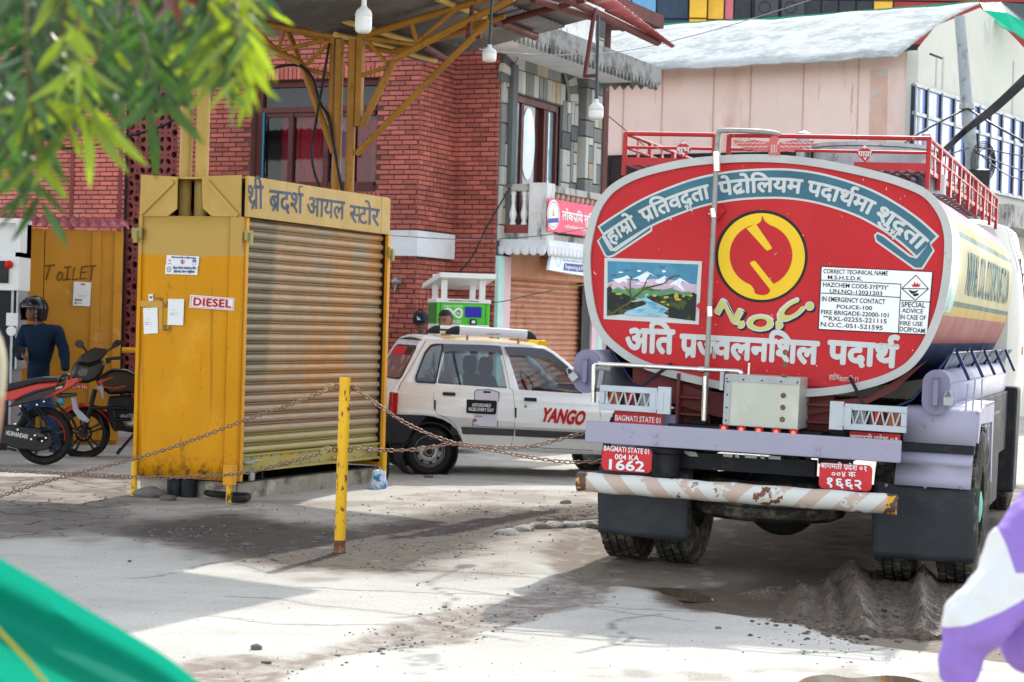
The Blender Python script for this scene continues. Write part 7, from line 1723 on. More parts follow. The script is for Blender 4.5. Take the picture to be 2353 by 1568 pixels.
c1=hosebox([(1840,225),(1975,232),(1972,462),(1840,455)],-.10,4.6,'r')
mb=MB();mb.box(TK,c1[0]-.014,c1[0]+.014,-.15,-.13,c1[1]-.09,c1[1]+.09);mb.box(TK,c1[0]-.014,c1[0]+.014,-.15,-.105,c1[1]+.08,c1[1]+.095);mb.box(TK,c1[0]-.014,c1[0]+.014,-.15,-.105,c1[1]-.095,c1[1]-.08);part('lid_handle',mb,m_liladk,tk)
c2=hosebox([(62,122),(190,130),(185,348),(62,345)],-.10,4.6,'l')
mb=MB();mb.box(TK,c2[0]-.014,c2[0]+.014,-.15,-.13,c2[1]-.08,c2[1]+.08);mb.box(TK,c2[0]-.014,c2[0]+.014,-.15,-.105,c2[1]+.07,c2[1]+.085);mb.box(TK,c2[0]-.014,c2[0]+.014,-.15,-.105,c2[1]-.085,c2[1]-.07);part('lid_handle',mb,m_liladk,tk)
for(x,y,ang,lab)in((1965,388,0,'steel padlock on the lilac hose box at the right of the tanker'),(55,262,40,'steel padlock on the lilac hose box at the left of the tanker')):
 p=TK.hp(RG(x,y),-.14);f=Fr(p,-18);t=R(ang);ax0,az0=f.ax.copy(),f.az.copy();f.ax=ax0*math.cos(t)+az0*math.sin(t);f.az=az0*math.cos(t)-ax0*math.sin(t)
 mb=MB();mb.box(f,-.027,.027,-.012,.012,-.03,.025);mb.tube([f.P(.019*math.cos(math.pi*k/8),0,.025+.038*math.sin(math.pi*k/8))for k in range(9)],.005,6);tag(part('padlock',mb,m_steel,None,smooth=40,bevel=.003),lab,'padlock')
for k in range(5):
 y=.15+.95*k;mb=MB();mb.tube([TK.P(1.02,y+.05,1.36),TK.P(c1[0],y,c1[1]+.16)],.010,6);part('hose_box_stay',mb,m_blue,tk)
for(x,y,x2,y2)in((2068,300,2040,608),(2105,280,2090,435),(2140,275,2135,430)):mb=MB();mb.tube([TK.hp(RG(x,y),.0),TK.hp(RG(x2,y2),.0)],.0055,6);part('stay_rod',mb,m_lilac,tk)
# side guard grid, dark blocks added to stop light showing through, battery box
sg=max(p[0]for p in OUT)-.02
mb=MB();mb.box(TK,.7,sg+.06,1.35,5.4,.62,1.12);part('side_dark_block',mb,m_dark,tk,bevel=.01);mb=MB();mb.box(TK,.75,sg+.14,4.9,5.3,.25,1.15);part('front_dark_panel',mb,m_dark,tk,bevel=.02)
xgd=sg+.12
for k in range(8):mb=MB();mb.box(TK,xgd,xgd+.015,1.3,2.1,.30+.09*k,.315+.09*k);part('guard_bar',mb,m_silver,tk)
for y in(1.3,1.57,1.83,2.1):mb=MB();mb.box(TK,xgd+.016,xgd+.03,y,y+.02,.28,1.0);part('guard_bar',mb,m_silver,tk)
mb=MB();mb.box(TK,.6,xgd-.02,2.3,3.6,.28,1.0);part('battery_box',mb,m_dark,tk,bevel=.02)
# cab
m_cabw=M('cab_white',(.66,.65,.58),.3,coat=.4,var=.04,layers=[((.45,.40,.33),4,.64,.1)])
CYB,CYF=5.7,7.6;zc_t=2.62
sec=[(-1.10,.95),(-1.16,1.4),(-1.14,2.0),(-1.03,2.42),(-.80,zc_t),(.80,zc_t),(1.03,2.42),(1.14,2.0),(1.16,1.4),(1.10,.95)]
sec=cr2([(x,z)for x,z in sec],3,False)
mb=MB();prof_y=[(CYB,.90,-.03),(CYB+.06,.98,.0),(CYB+.15,1.0,.0),(7.0,1.0,.0),(7.35,.97,-.10),(7.6,.93,-.45)]
mb.grid([[TK.P(x*k,y,z+(dz if z>1.9 else 0))for x,z in sec]for y,k,dz in prof_y]);mb.poly([TK.P(x*.90,CYB,z+(-.03 if z>1.9 else 0))for x,z in sec]);mb.poly([TK.P(x*.93,7.6,z+(-.45 if z>1.9 else 0))for x,z in sec]);cabp=part('cab',mb,m_cabw,tk,smooth=45)
mb=MB();mb.grid([[TK.P(1.150-.10*max(0,(z-1.95))-(.0 if z<2.0 else .02),y,z)for z in(1.55,1.95,2.3)]for y in(6.1,6.9)]);part('side_window',mb,m_glassd,cabp,recalc=False,solid=.02)
mb=MB();mb.tube([TK.P(1.17,6.95,1.5),TK.P(1.32,7.1,1.6),TK.P(1.32,7.1,2.1),TK.P(1.16,6.95,2.2)],.014,6);mb.box(TK,1.26,1.36,7.08,7.13,1.62,2.05);part('wing_mirror',mb,m_black,cabp)
mb=MB();mb.box(TK,1.155,1.17,5.95,6.10,1.42,1.50);part('side_reflector',mb,m_amb,cabp)
mb=MB();mb.grid([[TK.P(x*1.012,y,z+.008)for x,z in sec if z>2.1]for y in(CYB+.12,CYB+.16)]);part('roof_seam',mb,m_steel,cabp,solid=.01)
mb=MB();mb.box(TK,-.9,.9,5.7,7.5,.55,.97);part('cab_floor',mb,m_dark,tk)
for x in(-1.0,.85):mb=MB();mb.box(TK,x,x+.16,5.75,6.9,.85,1.02);part('wheel_arch',mb,m_cabw,tk)
# ---------------------------------------------------------------- white hatchback taxi
TX=Fr((-.83,20.12,0),16,2.0)
tx=thing('taxi','white hatchback taxi with black bumper, roof rack and red side lettering','car',TX)
m_carw=M('taxi_white',(.80,.81,.80),.3,coat=.4,var=.03,layers=[((.50,.46,.40),5,.665,.05)])
m_blkp=M('black_bumper_plastic',(.022,.025,.03),.55,layers=[((.14,.12,.10),5,.58,.2,None,.5)])
m_visor=M('smoked_visor',(.018,.015,.022),.15,spec=.7,coat=.5,var=.1)
m_cglass=thin_glass('car_glass',(.50,.56,.58),.07)
m_seat=M('dark_seat',(.010,.012,.016),.7)
m_carroof=M('taxi_roof_yellow',(.62,.36,.06),.35,coat=.3)
def q(x,y,o=0.0):return TX.hit(*RT(x,y),o)
ZB=q(1000,745)[1];ZR=q(900,350)[1];WT=1.40
def yin(z):return .13*min(1,max(0,(z-ZB)/(ZR-ZB)))
out=[(455,326),(600,334),(850,346),(1100,362),(1330,385),(1470,402),(1530,440),(1610,505),(1700,590),(1790,685),(1860,742),(2000,770),(2200,800),(2330,850),(2370,950),(2370,1150),(2340,1260)]
back=[(1850,1302),(1600,1288),(1200,1268),(748,1243),(738,1200),(722,1150),(690,1090),(640,1040),(570,1000),(490,976),(410,966),(160,960),(165,880),(180,775),(225,700),(300,565),(380,425),(430,345)]
OUTX=[q(*p)for p in out];fwx=q(462,1270)[0]+2.175
arch=[(fwx+.30*math.cos(math.pi*k/8),q(462,1270)[1]+.30*math.sin(math.pi*k/8))for k in range(9)]
zs_=q(1850,1302)[1]
panel_=OUTX+[(fwx+.32,zs_+.02)]+[p for p in arch if p[1]>zs_]+[(fwx-.31,zs_+.01)]+[q(*p)for p in back[1:]]
holes=[cr2([q(*p)for p in((530,382),(572,380),(575,400),(500,680),(486,688),(352,678),(350,650),(440,455),(490,395))],1),[q(*p)for p in((604,392),(1062,404),(1104,742),(528,700),(530,688),(598,450))],[q(*p)for p in((1122,406),(1420,420),(1500,478),(1590,565),(1700,690),(1738,786),(1205,752))]]
def body_panel(side):
 vs,fs=fill2d([panel_]+holes,0)
 bm=bmesh.new();bv=[bm.verts.new((v[0],v[1],0))for v in vs]
 for f in fs:bm.faces.new([bv[i]for i in f])
 for z in(ZB,ZB+(ZR-ZB)*.5,ZB-.12,ZB-.20,ZB-.28,ZB-.36,ZB-.44):bmesh.ops.bisect_plane(bm,geom=bm.verts[:]+bm.edges[:]+bm.faces[:],plane_co=(0,z,0),plane_no=(0,1,0))
 bm.verts.index_update()
 def yy(z):return yin(z)+(.035*((ZB-.12-z)/.45)**2 if z<ZB-.12 else 0)
 mb=MB();mb.add([TX.P(v.co.x,yy(v.co.y)if side==0 else WT-yy(v.co.y),v.co.y)for v in bm.verts],[tuple(v.index for v in f.verts)for f in bm.faces]);bm.free();return mb
mb=body_panel(0);part('side_panel',mb,m_carw,tx,solid=.004,smooth=25,recalc=False)
mb=body_panel(1);part('side_panel',mb,m_carw,tx,solid=.004,smooth=25,recalc=False)
def across(pts,n=8,bulge=0.0):
 return[[TX.P(x+0,yin(z)+(WT-2*yin(z))*j/n,z+bulge*math.sin(math.pi*j/n))for j in range(n+1)]for x,z in pts]
roofp=[q(430,345),q(455,326),q(600,334),q(850,346),q(1100,362),q(1330,385),q(1470,402)]
mb=MB();mb.grid(across(roofp,10,.035));part('roof',mb,m_carw,tx,smooth=50,recalc=False,solid=.01)
mb=MB();mb.grid([[TX.P(x,yin(z)+.035+k*(WT-2*yin(z)-.07)/8,z+.006+.035*math.sin(math.pi*(.03+.94*k/8)))for k in range(9)]for x,z in roofp[2:]]);part('roof_paint',mb,m_carroof,tx,smooth=50,recalc=False)
rearp=[q(430,345),q(380,425),q(300,565),q(225,700),q(180,775),q(165,880),q(160,960)]
mb=MB();mb.grid(across(rearp,8));part('hatch',mb,m_carw,tx,smooth=30,recalc=False,solid=.01)
ra,rb_=q(405,385),q(240,672)
def rp(s,t,o=-.012):  # s down the hatch 0..1, t across 0..1
 x=ra[0]+(rb_[0]-ra[0])*s;z=ra[1]+(rb_[1]-ra[1])*s;m=.10+.0*s
 return TX.P(x+o,yin(z)+.10+(WT-2*yin(z)-.20)*t,z)
def rrs(a,b,c,d,r,o):
 return[rp(s,t,o)for t,s in rrect(c,a,d,b,r,5)]
mb=MB();mb.poly(rrs(0,1,0,1,.12,-.010));part('rear_window',mb,m_blkp,tx,recalc=False)
mb=MB();mb.poly(rrs(.05,.95,.03,.97,.10,-.014));rw=part('rear_glass',mb,M('rear_glass',(.16,.10,.10),.08,spec=.8,layers=[((.42,.36,.36),7,.55,.12)],var=.3),tx,recalc=False)
mb=MB();mb.poly([rp(.06,.10,-.017),rp(.06,.92,-.017),rp(.30,.96,-.017),rp(.30,.05,-.017)]);part('red_sticker',mb,m_print_r,rw,recalc=False)
mb=MB();mb.poly([rp(.06,.10,-.019),rp(.06,.38,-.019),rp(.28,.38,-.019),rp(.28,.07,-.019)]);part('black_sticker',mb,m_print_k,rw,recalc=False)
mb=MB();mb.grid(across([q(1860,742),q(2000,770),q(2200,800),q(2330,850),q(2370,950),q(2370,1150),q(2340,1260)],6,.02));part('bonnet',mb,m_carw,tx,smooth=30,recalc=False)
mb=MB();mb.grid(across([q(1480,408),q(1530,440),q(1700,590),q(1850,738)],6,.02));part('windscreen',mb,m_cglass,tx,smooth=40,recalc=False)
mb=MB();mb.box(TX,q(200,1000)[0],fwx+.3,.05,WT-.05,zs_+.02,zs_+.08);mb.box(TX,q(200,1000)[0],q(450,1000)[0]+.3,.25,WT-.25,zs_+.08,ZB-.15);part('floor',mb,m_dark,tx)
# glass and its trims
for i,h_ in enumerate(holes):
 mb=MB();mb.poly([TX.P(x,yin(z)+.014,z)for x,z in h_]);part('side_glass',mb,m_cglass,tx,recalc=False)
 mb=MB();mb.poly([TX.P(x,WT-yin(z)-.014,z)for x,z in h_]);part('side_glass',mb,m_cglass,tx,recalc=False)
def pls(pts,off=-.012):  # pixel outline to points hugging the leaning side
 o=[]
 for p in pts:x,z=q(*p);o.append(TX.P(x,yin(z)+(.035*((ZB-.12-z)/.45)**2 if z<ZB-.12 else 0)+off,z))
 return o
mb=MB();ri=holes[0];c0=V((sum(p[0]for p in ri)/len(ri),sum(p[1]for p in ri)/len(ri)))
ro=[q(*p)for p in((520,368),(588,368),(590,395),(512,690),(490,700),(350,692),(336,672),(340,640),(430,440),(480,380))]
vs,fs=fill2d([ro,ri],0);mb.add([TX.P(a,yin(b)-.012,b)for a,b,c in vs],fs);part('quarter_window_frame',mb,m_blkp,tx,recalc=False,solid=.008)
for lp in([(588,370),(900,376),(1062,384),(1082,462),(1062,462),(1040,442),(850,432),(650,430),(588,442)],[(1103,393),(1300,398),(1430,412),(1500,450),(1600,535),(1706,640),(1688,664),(1620,640),(1560,575),(1470,500),(1390,478),(1250,468),(1150,464),(1125,455)]):
 P_=pls(lp,-.03);mb=MB();mb.poly(P_);mb.prism(pls(lp,-.012),-TX.ay*.016);part('window_visor',mb,m_visor,tx,bevel=.006)
def tubep(name,pts,r,mt,off=-.004,par=None,n=5):
 mb=MB();mb.tube(pls(pts,off),r,n);return part(name,mb,mt,par or tx,smooth=60)
for pts in([(605,368),(560,560),(530,690),(490,705),(488,800),(492,900),(520,955),(600,985),(660,1030),(712,1110),(740,1200)],[(1075,388),(1112,600),(1128,745),(1152,752),(1168,900),(1170,1050),(1160,1150),(1145,1228)],[(1870,840),(1885,960),(1875,1120),(1820,1302)],[(448,345),(380,455),(290,600),(215,700),(190,760)],[(748,1205),(1140,1228),(1830,1262)]):tubep('door_seam',pts,.0035,m_print_k,-.0)
tubep('belt_crease',[(190,776),(480,800),(1160,838),(1880,890)],.004,m_carw,.0)
tubep('window_divider',[(675,445),(715,712)],.010,m_blkp,.004)
for lp in([(718,1062),(1162,1082),(1162,1140),(735,1124)],[(1174,1083),(1750,1112),(2330,1140),(2330,1196),(1755,1168),(1174,1142)]):
 mb=MB();mb.prism(pls(lp,-.004),-TX.ay*.014);part('rubbing_strip',mb,M('strip_black',(.035,.04,.045),.35,coat=.3)if 'strip_black' not in bpy.data.materials else bpy.data.materials['strip_black'],tx,bevel=.004)
for x0,y0,x1,y1 in((563,770,668,803),(1246,815,1347,850)):mb=MB();mb.prism(pls([(x0,y0),(x1,y0+5),(x1,y1),(x0,y1-5)],-.002),-TX.ay*.025);part('door_handle',mb,m_blkp,tx,bevel=.006)
mb=MB();mb.lathe(pls([(1258,892)],-.0)[0],-TX.ay,[(.015,0),(.015,.005),(0,.007)],14);part('lock',mb,m_steel,tx)
for x,y in((500,880),(1176,945)):mb=MB();mb.prism(pls([(x-7,y-42),(x+7,y-42),(x+7,y+42),(x-7,y+42)],-.001),-TX.ay*.008);part('hinge',mb,m_blkp,tx,bevel=.002)
# stickers and lettering
dec=[(850,750),(960,748),(1030,768),(1042,780),(1026,1068),(816,1056),(830,768)]
mb=MB();mb.poly(pls(dec,-.005));part('phone_sticker_edge',mb,m_print_k,tx,recalc=False)
mb=MB();mb.poly(pls([(852,756),(958,754),(1024,772),(1034,784),(1020,1064),(822,1053),(836,772)],-.0065));ph=part('phone_sticker',mb,M('sticker_lilac_white',(.62,.60,.68),.4),tx,recalc=False)
mb=MB();mb.poly(pls([(905,762),(965,764),(966,780),(904,778)],-.008));mb.poly(pls([(770,832),(1012,844),(1018,856),(1012,952),(1000,960),(770,948),(762,938),(764,842)],-.008));part('black_print',mb,m_print_k,ph,recalc=False)
mb=MB();f2=Fr(TX.P(0,-.0095,0),16,2.0);lett(mb,TX,RT,(810,892),(968,898),28,'AFFORDABLE',-.0095,.02);lett(mb,TX,RT,(783,926),(992,936),27,'RIDES EVERY DAY',-.0095,.02);part('sticker_lettering',mb,m_print_w,ph,recalc=False)
mb=MB();lett(mb,TX,RT,(834,978),(892,982),12,'YOUR TRIP',-.0095,.02);lett(mb,TX,RT,(822,1048),(870,1050),8,'Pickup',-.0095,.01);part('small_print',mb,m_print_k,ph,recalc=False)
mb=MB();mb.poly(pls([(826,996),(848,997),(848,1020),(826,1019)],-.009));part('red_square',mb,m_print_r,ph,recalc=False)
mb=MB();lett(mb,TX,RT,(1380,1012),(1742,1044),112,'YANGO',-.006,.055,shear=.22);part('side_lettering',mb,m_print_r,tx,recalc=False)
# bumper, lamps, wheels
mb=MB();mb.prism(pls([(60,966),(150,965),(430,978),(385,1030),(320,1095),(285,1160),(240,1205),(80,1198)],-.02),TX.ay*.06);x0=q(60,966)[0];z0,z1=q(80,1198)[1],q(60,966)[1];mb.box(TX,q(120,1000)[0]-.16,q(120,1000)[0]+.02,-.0,WT,z0-.0,z1);part('bumper',mb,m_blkp,tx,bevel=.01)
xr0=q(165,880)[0]
m_ctr=M('car_tail_red',(.35,.012,.012),.2,coat=.6,layers=[((.7,.06,.02),6,.5,.15)])
for y0,y1 in((-.008,.16),(WT-.16,WT+.008)):mb=MB();mb.box(TX,xr0-.03,xr0+.03,y0,y1,q(90,955)[1],q(120,772)[1]);part('tail_lamp',mb,m_ctr,tx,bevel=.01)
def cwheel(x,y,s_):
 cz=q(462,1270)[1];c=TX.P(x,y,cz);hw=.075;r=.242
 mb=MB();mb.torus(c,TX.ay,0,0,48,prof=[(.155,-hw*.8),(r-.03,-hw),(r,-hw*.6),(r+.001,0),(r,hw*.6),(r-.03,hw),(.155,hw*.8)]);w=part('wheel',mb,m_rubber,tx,smooth=35)
 mb=MB();d=-TX.ay*s_
 mb.lathe(c+d*hw*.75,d,[(.165,.0),(.158,.012),(.150,-.012),(.142,-.03),(.120,-.035),(.100,-.018),(.080,-.008),(.062,-.012),(.050,-.022),(.038,-.02),(.036,.0),(.0,.004)],36,c0=False);part('rim',mb,M('steel_wheel_grey',(.40,.385,.37),.42,.3,layers=[((.16,.12,.09),9,.55,.15)])if 'steel_wheel_grey' not in bpy.data.materials else bpy.data.materials['steel_wheel_grey'],w,smooth=40)
 mb=MB()
 for k in range(8):a=2*math.pi*k/8+.2;mb.lathe(c+d*(hw*.75-.016)+(TX.ax*math.cos(a)+TX.az*math.sin(a))*.118,d,[(.017,.0),(.0,.003)],10)
 for k in range(4):a=2*math.pi*k/4+.5;mb.lathe(c+d*(hw*.75-.012)+(TX.ax*math.cos(a)+TX.az*math.sin(a))*.062,d,[(.008,.0),(.007,.008),(0,.01)],6)
 mb.lathe(c+d*(hw*.75+.002),d,[(.034,0),(.03,.006),(0,.008)],14);mb.torus(c+d*(hw*.75+.001),d,.151,.006,40,5);mb.torus(c+d*(hw*.75-.022),d,.132,.005,40,5);mb.torus(c+d*(hw*.75-.010),d,.052,.005,30,5);part('rim_holes_and_shading',mb,m_dark,w)  # the dark rings are shading put round the rim as colour
xw=q(462,1270)[0]
for x in(xw,fwx):cwheel(x,.10,1);cwheel(x,WT-.10,-1)
mb=MB();mb.torus(TX.P(xw,.10,q(462,1270)[1]),TX.ay,0,0,40,prof=[(.285,-.08),(.30,-.08),(.31,.25),(.285,.25)]);part('wheel_arch_liner',mb,m_dark,tx,smooth=40)
# inside
def seat(x,y):
 mb=MB();mb.box(TX,x-.22,x+.20,y,y+.44,zs_+.20,zs_+.34);mb.prism([TX.P(x-.20,y,zs_+.3),TX.P(x-.06,y,zs_+.3),TX.P(x-.20,y,ZB+.14),TX.P(x-.30,y,ZB+.14)],TX.ay*.44);mb.box(TX,x-.32,x-.20,y+.10,y+.34,ZB+.13,ZB+.32);part('seat',mb,m_seat,tx,bevel=.05)
sx=q(1010,600)[0]+.25
seat(sx,.14);seat(sx,.80)
mb=MB();mb.box(TX,q(560,700)[0],q(640,700)[0]+.1,.2,WT-.2,zs_+.25,ZB+.04);part('rear_bench',mb,m_seat,tx,bevel=.04)
mb=MB();c=TX.P(q(1520,700)[0],1.0,ZB+.03);mb.torus(c,(TX.ax*.85+TX.az*.5),.17,.013,28,8);part('steering_wheel',mb,m_blkp,tx,smooth=60)
mb=MB();mb.box(TX,q(1600,750)[0],q(1780,750)[0],.12,WT-.12,ZB-.25,ZB+.02);part('dashboard',mb,m_seat,tx,bevel=.03)
# roof rack
m_rackw=M('rack_white',(.70,.71,.73),.25,coat=.4,var=.02)
for yy,(xa,ya),(xb,yb),xx in((.16,(600,252),(1350,297),0),(1.16,(430,240),(1180,285),1)):
 za=TX.hit(*RT(650,262),yy)[1]if yy<.5 else TX.hit(*RT(520,245),yy)[1]
 if yy<.5:xa_,xb_=TX.hit(*RT(590,262),yy)[0],TX.hit(*RT(1352,300),yy)[0]
 else:xa_,xb_=TX.hit(*RT(432,250),yy)[0],TX.hit(*RT(432,250),yy)[0]+1.0
 if xx==0:zq=(TX.hit(*RT(980,272),yy)[1]);ref=zq;x_ref=(xa_,xb_)
 else:zq=ref
 hh=.048
 def cap_(x,a,s):return[TX.P(x,yy+.035*math.cos(t)*s,zq+hh*math.sin(t)*s)for t in[2*math.pi*k/20 for k in range(20)]]
 mb=MB();L0,L1=xa_+.14,xb_-.11;rows=[cap_(L0,0,1)+cap_(L0,0,1)[:1],cap_(L1,0,1)+cap_(L1,0,1)[:1]];mb.grid(rows);r_=part('roof_rack',mb,m_rackw,tx,smooth=60,recalc=False)
 mb=MB();rows=[]
 for k in range(6):t=k/5;x=L0+.002-.14*t;s_=math.cos(t*1.45)**.6;rr=cap_(x,0,s_);rows.append([p-TX.az*(hh*(1-s_))for p in rr+rr[:1]])
 mb.grid(rows);rows=[]
 for k in range(6):t=k/5;x=L1-.002+.11*t;s_=math.cos(t*1.45)**.6;rr=cap_(x,0,s_);rows.append([p-TX.az*(hh*(1-s_))for p in rr+rr[:1]])
 mb.grid(rows);part('rack_end',mb,m_blkp,r_,smooth=60,recalc=False)
 for t in(.24,.80):
  x=xa_+(xb_-xa_)*t;mb=MB();mb.tube([TX.P(x,yy,zq-hh),TX.P(x,yy,ZR-.01)],.014,8);mb.box(TX,x-.03,x+.03,yy-.03,yy+.02,ZR-.05,ZR+.0);part('rack_foot',mb,m_steel,r_)
 mb=MB();lett(mb,TX,RT,(930,290),(1050,292),10,'LIGHT',yy-.037,.01)if xx==0 else mb.box(TX,L0,L0+.1,yy-.04,yy-.036,zq-.01,zq+.01);part('rack_lettering',mb,m_print_k,r_,recalc=False)
mb=MB();c=TX.hit(*RT(1372,370),.35);mb.prism([TX.P(c[0]-.07,.3,c[1]-.03),TX.P(c[0]+.09,.3,c[1]-.03),TX.P(c[0]+.06,.3,c[1]+.04),TX.P(c[0]-.0,.3,c[1]+.04)],TX.ay*.4);part('roof_sign',mb,M('roof_sign_yellow',(.75,.50,.01),.4),tx,bevel=.006)

# ---------------------------------------------------------------- motorcycles
m_mblk=M('gloss_black',(.006,.006,.007),.28,spec=.35,coat=.25,var=.05);m_mred=M('gloss_red',(.45,.018,.012),.25,coat=.7);m_mseat=M('seat_vinyl',(.025,.025,.028),.6,bump=.2,bs=90)
def slab(name,fr,conv,pts,y0,th,mt,par,bevel=.01,sm_=None):
 mb=MB();mb.prism([fr.hp(conv(*p),y0)for p in pts],fr.ay*th);return part(name,mb,mt,par,bevel=bevel,smooth=sm_)
def mwheel(fr,c,r,par,w=.055,nsp=5,mt=None,stripe=None):
 a=fr.ay
 mb=MB();mb.torus(c,a,0,0,56,prof=[(r*.76,-w*.7),(r*.90,-w),(r*.98,-w*.55),(r,0),(r*.98,w*.55),(r*.90,w),(r*.76,w*.7)]);wh=part('wheel',mb,m_rubber,par,smooth=50)
 mb=MB();mb.torus(c,a,0,0,48,prof=[(r*.70,-w*.5),(r*.77,-w*.72),(r*.77,w*.72),(r*.70,w*.5)]);mb.lathe(c-a*w,a,[(.0,0),(.05,.0),(.055,w*2),(0,w*2)],20)
 for k in range(nsp):
  t=2*math.pi*k/nsp+.4;d=fr.ax*math.cos(t)+fr.az*math.sin(t);e=-fr.ax*math.sin(t)+fr.az*math.cos(t)
  for s_ in(-1,1):mb.prism([c+d*.04+e*s_*.006-a*.012,c+d*.04+e*s_*.024-a*.012,c+d*r*.72+e*s_*.042-a*.012,c+d*r*.72+e*s_*.016-a*.012],a*.024)
 part('rim',mb,m_mblk,wh,smooth=40)
 if stripe:
  mb=MB();mb.tube([c-a*(w*.78)+(fr.ax*math.cos(t)+fr.az*math.sin(t))*r*.735 for t in np.linspace(-.2,1.4,18)],.006,6);part('rim_stripe',mb,m_mred,wh)
 mb=MB();mb.torus(c-a*w*1.05,a,.085,.006,28,4);mb.torus(c-a*w*1.05,a,.075,.008,28,4);part('brake_disc',mb,m_dark,wh)
MA=Fr(PX(100,1070,20.0),4);MA.o.z=0
ma=thing('motorcycle','black and red motorcycle seen from its tail, with white name lettering on the chain case','motorcycle',MA)
ca=MA.hp(RO(345,1262));mwheel(MA,ca,.292,ma,.06,5,None,True)
mwheel(MA,ca-MA.ax*1.30,.285,ma,.05)
slab('seat',MA,RO,[(-60,905),(50,855),(200,822),(330,800),(470,803),(496,815),(462,842),(300,848),(180,880),(60,915),(-60,945)],-.10,.22,m_mseat,ma,.02)
slab('side_panel',MA,RO,[(-160,930),(-60,946),(60,914),(180,882),(300,852),(462,840),(440,872),(300,905),(200,940),(110,985),(-160,1000)],-.12,.26,m_mred,ma,.012)
slab('tail_fairing',MA,RO,[(110,988),(300,915),(440,875),(520,845),(540,830),(560,860),(450,925),(320,982),(200,1012),(60,1040)],-.105,.22,m_mblk,ma,.012)
slab('tail_stripe',MA,RO,[(520,818),(608,814),(616,834),(560,880),(460,932),(300,988),(420,925),(505,875),(518,842)],-.115,.24,m_mred,ma,.01)
mb=MB();mb.tube(cat_rom([MA.hp(RO(*p),-.09)for p in((455,830),(490,790),(530,785),(540,800),(520,830))],4),.016,8);part('grab_rail',mb,m_mblk,ma,smooth=60)
slab('chain_case',MA,RO,[(-100,1170),(60,1175),(300,1200),(400,1240),(420,1310),(380,1370),(280,1385),(120,1360),(-100,1290)],-.13,.04,m_mblk,ma,.012)
mb=MB();lett(mb,MA,RO,(45,1252),(214,1286),34,'NS.BHANDARI',-.135,.02);part('name_lettering',mb,m_print_w,ma,recalc=False)
mb=MB();lett(mb,MA,RO,(438,900),(490,885),16,'150',-.118,.02,shear=.3);part('tail_number',mb,m_print_w,ma,recalc=False)
mb=MB();mb.torus(ca,MA.ay,0,0,48,prof=[(.305,-.07),(.315,-.06),(.315,.06),(.305,.07)])if False else mb.grid([[ca+MA.ay*y+(MA.ax*math.cos(t)+MA.az*math.sin(t))*.325 for y in(-.07,-.04,.04,.07)]for t in np.linspace(.1,2.5,20)]);part('mudguard',mb,m_mblk,ma,smooth=60,recalc=False,solid=.006)
slab('plate_holder',MA,RO,[(430,932),(590,925),(592,950),(520,965),(440,958)],-.06,.12,m_mblk,ma)
slab('mud_flap',MA,RO,[(556,962),(576,960),(602,1058),(688,1142),(682,1160),(620,1132),(572,1062)],-.07,.14,M('grey_flap',(.30,.32,.37),.5),ma,.004)
mb=MB();mb.lathe(MA.hp(RO(480,990),-.08),-MA.ay,[(.03,0),(.04,.02),(.03,.045),(0,.05)],16);part('indicator',mb,M('teal_reflection_glass',(.03,.20,.30),.1),ma,smooth=50)
p,q2=MA.hp(RO(165,1025),-.13),MA.hp(RO(265,1190),-.13);mb=MB();mb.tube([p,q2],.018,10)
for k in range(9):mb.torus(p.lerp(q2,.1+.07*k),q2-p,.026,.006,14,5)
part('shock_absorber',mb,m_steel if False else m_dark,ma,smooth=50)
mb=MB()
for a,b in(((240,1010),(380,1180)),((0,1220),(440,1215)),((290,1030),(440,1210)),((0,1340),(130,1380)),((440,1000),(540,1140))):mb.tube([MA.hp(RO(*a),-.12),MA.hp(RO(*b),-.12)],.011,8)
part('frame_tubes',mb,m_dark,ma,smooth=60)
mb=MB()
for x,y in((160,1030),(120,1170),(345,995),(290,1020),(245,1290),(330,1305),(275,1260),(360,1280),(140,1215)):mb.lathe(MA.hp(RO(x,y),-.145),-MA.ay,[(.012,0),(.01,.01),(0,.012)],8)
part('bolts',mb,m_chrome,ma,smooth=40)
mb=MB();mb.lathe(ca-MA.ay*.12,MA.ay,[(.02,-.03),(.06,-.01),(.085,.02),(.085,.05),(0,.06)],24);part('hub',mb,m_mblk,ma,smooth=40)
slab('engine',MA,RO,[(-600,1000),(-200,1000),(-100,1060),(-80,1330),(-200,1400),(-560,1390),(-620,1200)],-.10,.26,m_dark,ma,.03)
slab('tank',MA,RO,[(-650,760),(-500,700),(-300,720),(-120,860),(-120,980),(-400,960),(-640,900)],-.13,.28,m_mblk,ma,.05)
mb=MB();c=ca-MA.ax*1.30;mb.tube([c-MA.ay*.09,c-MA.ay*.09+MA.ax*.30+MA.az*.70],.02,8);mb.tube([c+MA.ay*.09,c+MA.ay*.09+MA.ax*.30+MA.az*.70],.02,8);part('fork',mb,m_steel,ma)
MBF=Fr(PX(190,1060,21.4),14);MBF.o.z=0
mo=thing('motorcycle','black motorcycle with red front mudguard, dark windscreen and two mirrors, facing left','motorcycle',MBF)
cb2=MBF.hp(RO(655,1240));mwheel(MBF,cb2,.283,mo,.05,5)
mb=MB();mb.grid([[cb2+MBF.ay*y+(MBF.ax*math.cos(t)+MBF.az*math.sin(t))*(.325-abs(y)*.5)for y in(-.08,-.05,0,.05,.08)]for t in np.linspace(.45,2.6,20)]);part('mudguard',mb,m_mred,mo,smooth=60,recalc=False,solid=.006)
mb=MB()
for y in(-.10,.10):mb.tube([cb2+MBF.ay*y,MBF.hp(RO(745,900),0)+MBF.ay*y],[.028,.022],10)
part('fork',mb,m_dark,mo,smooth=60)
fa=MBF
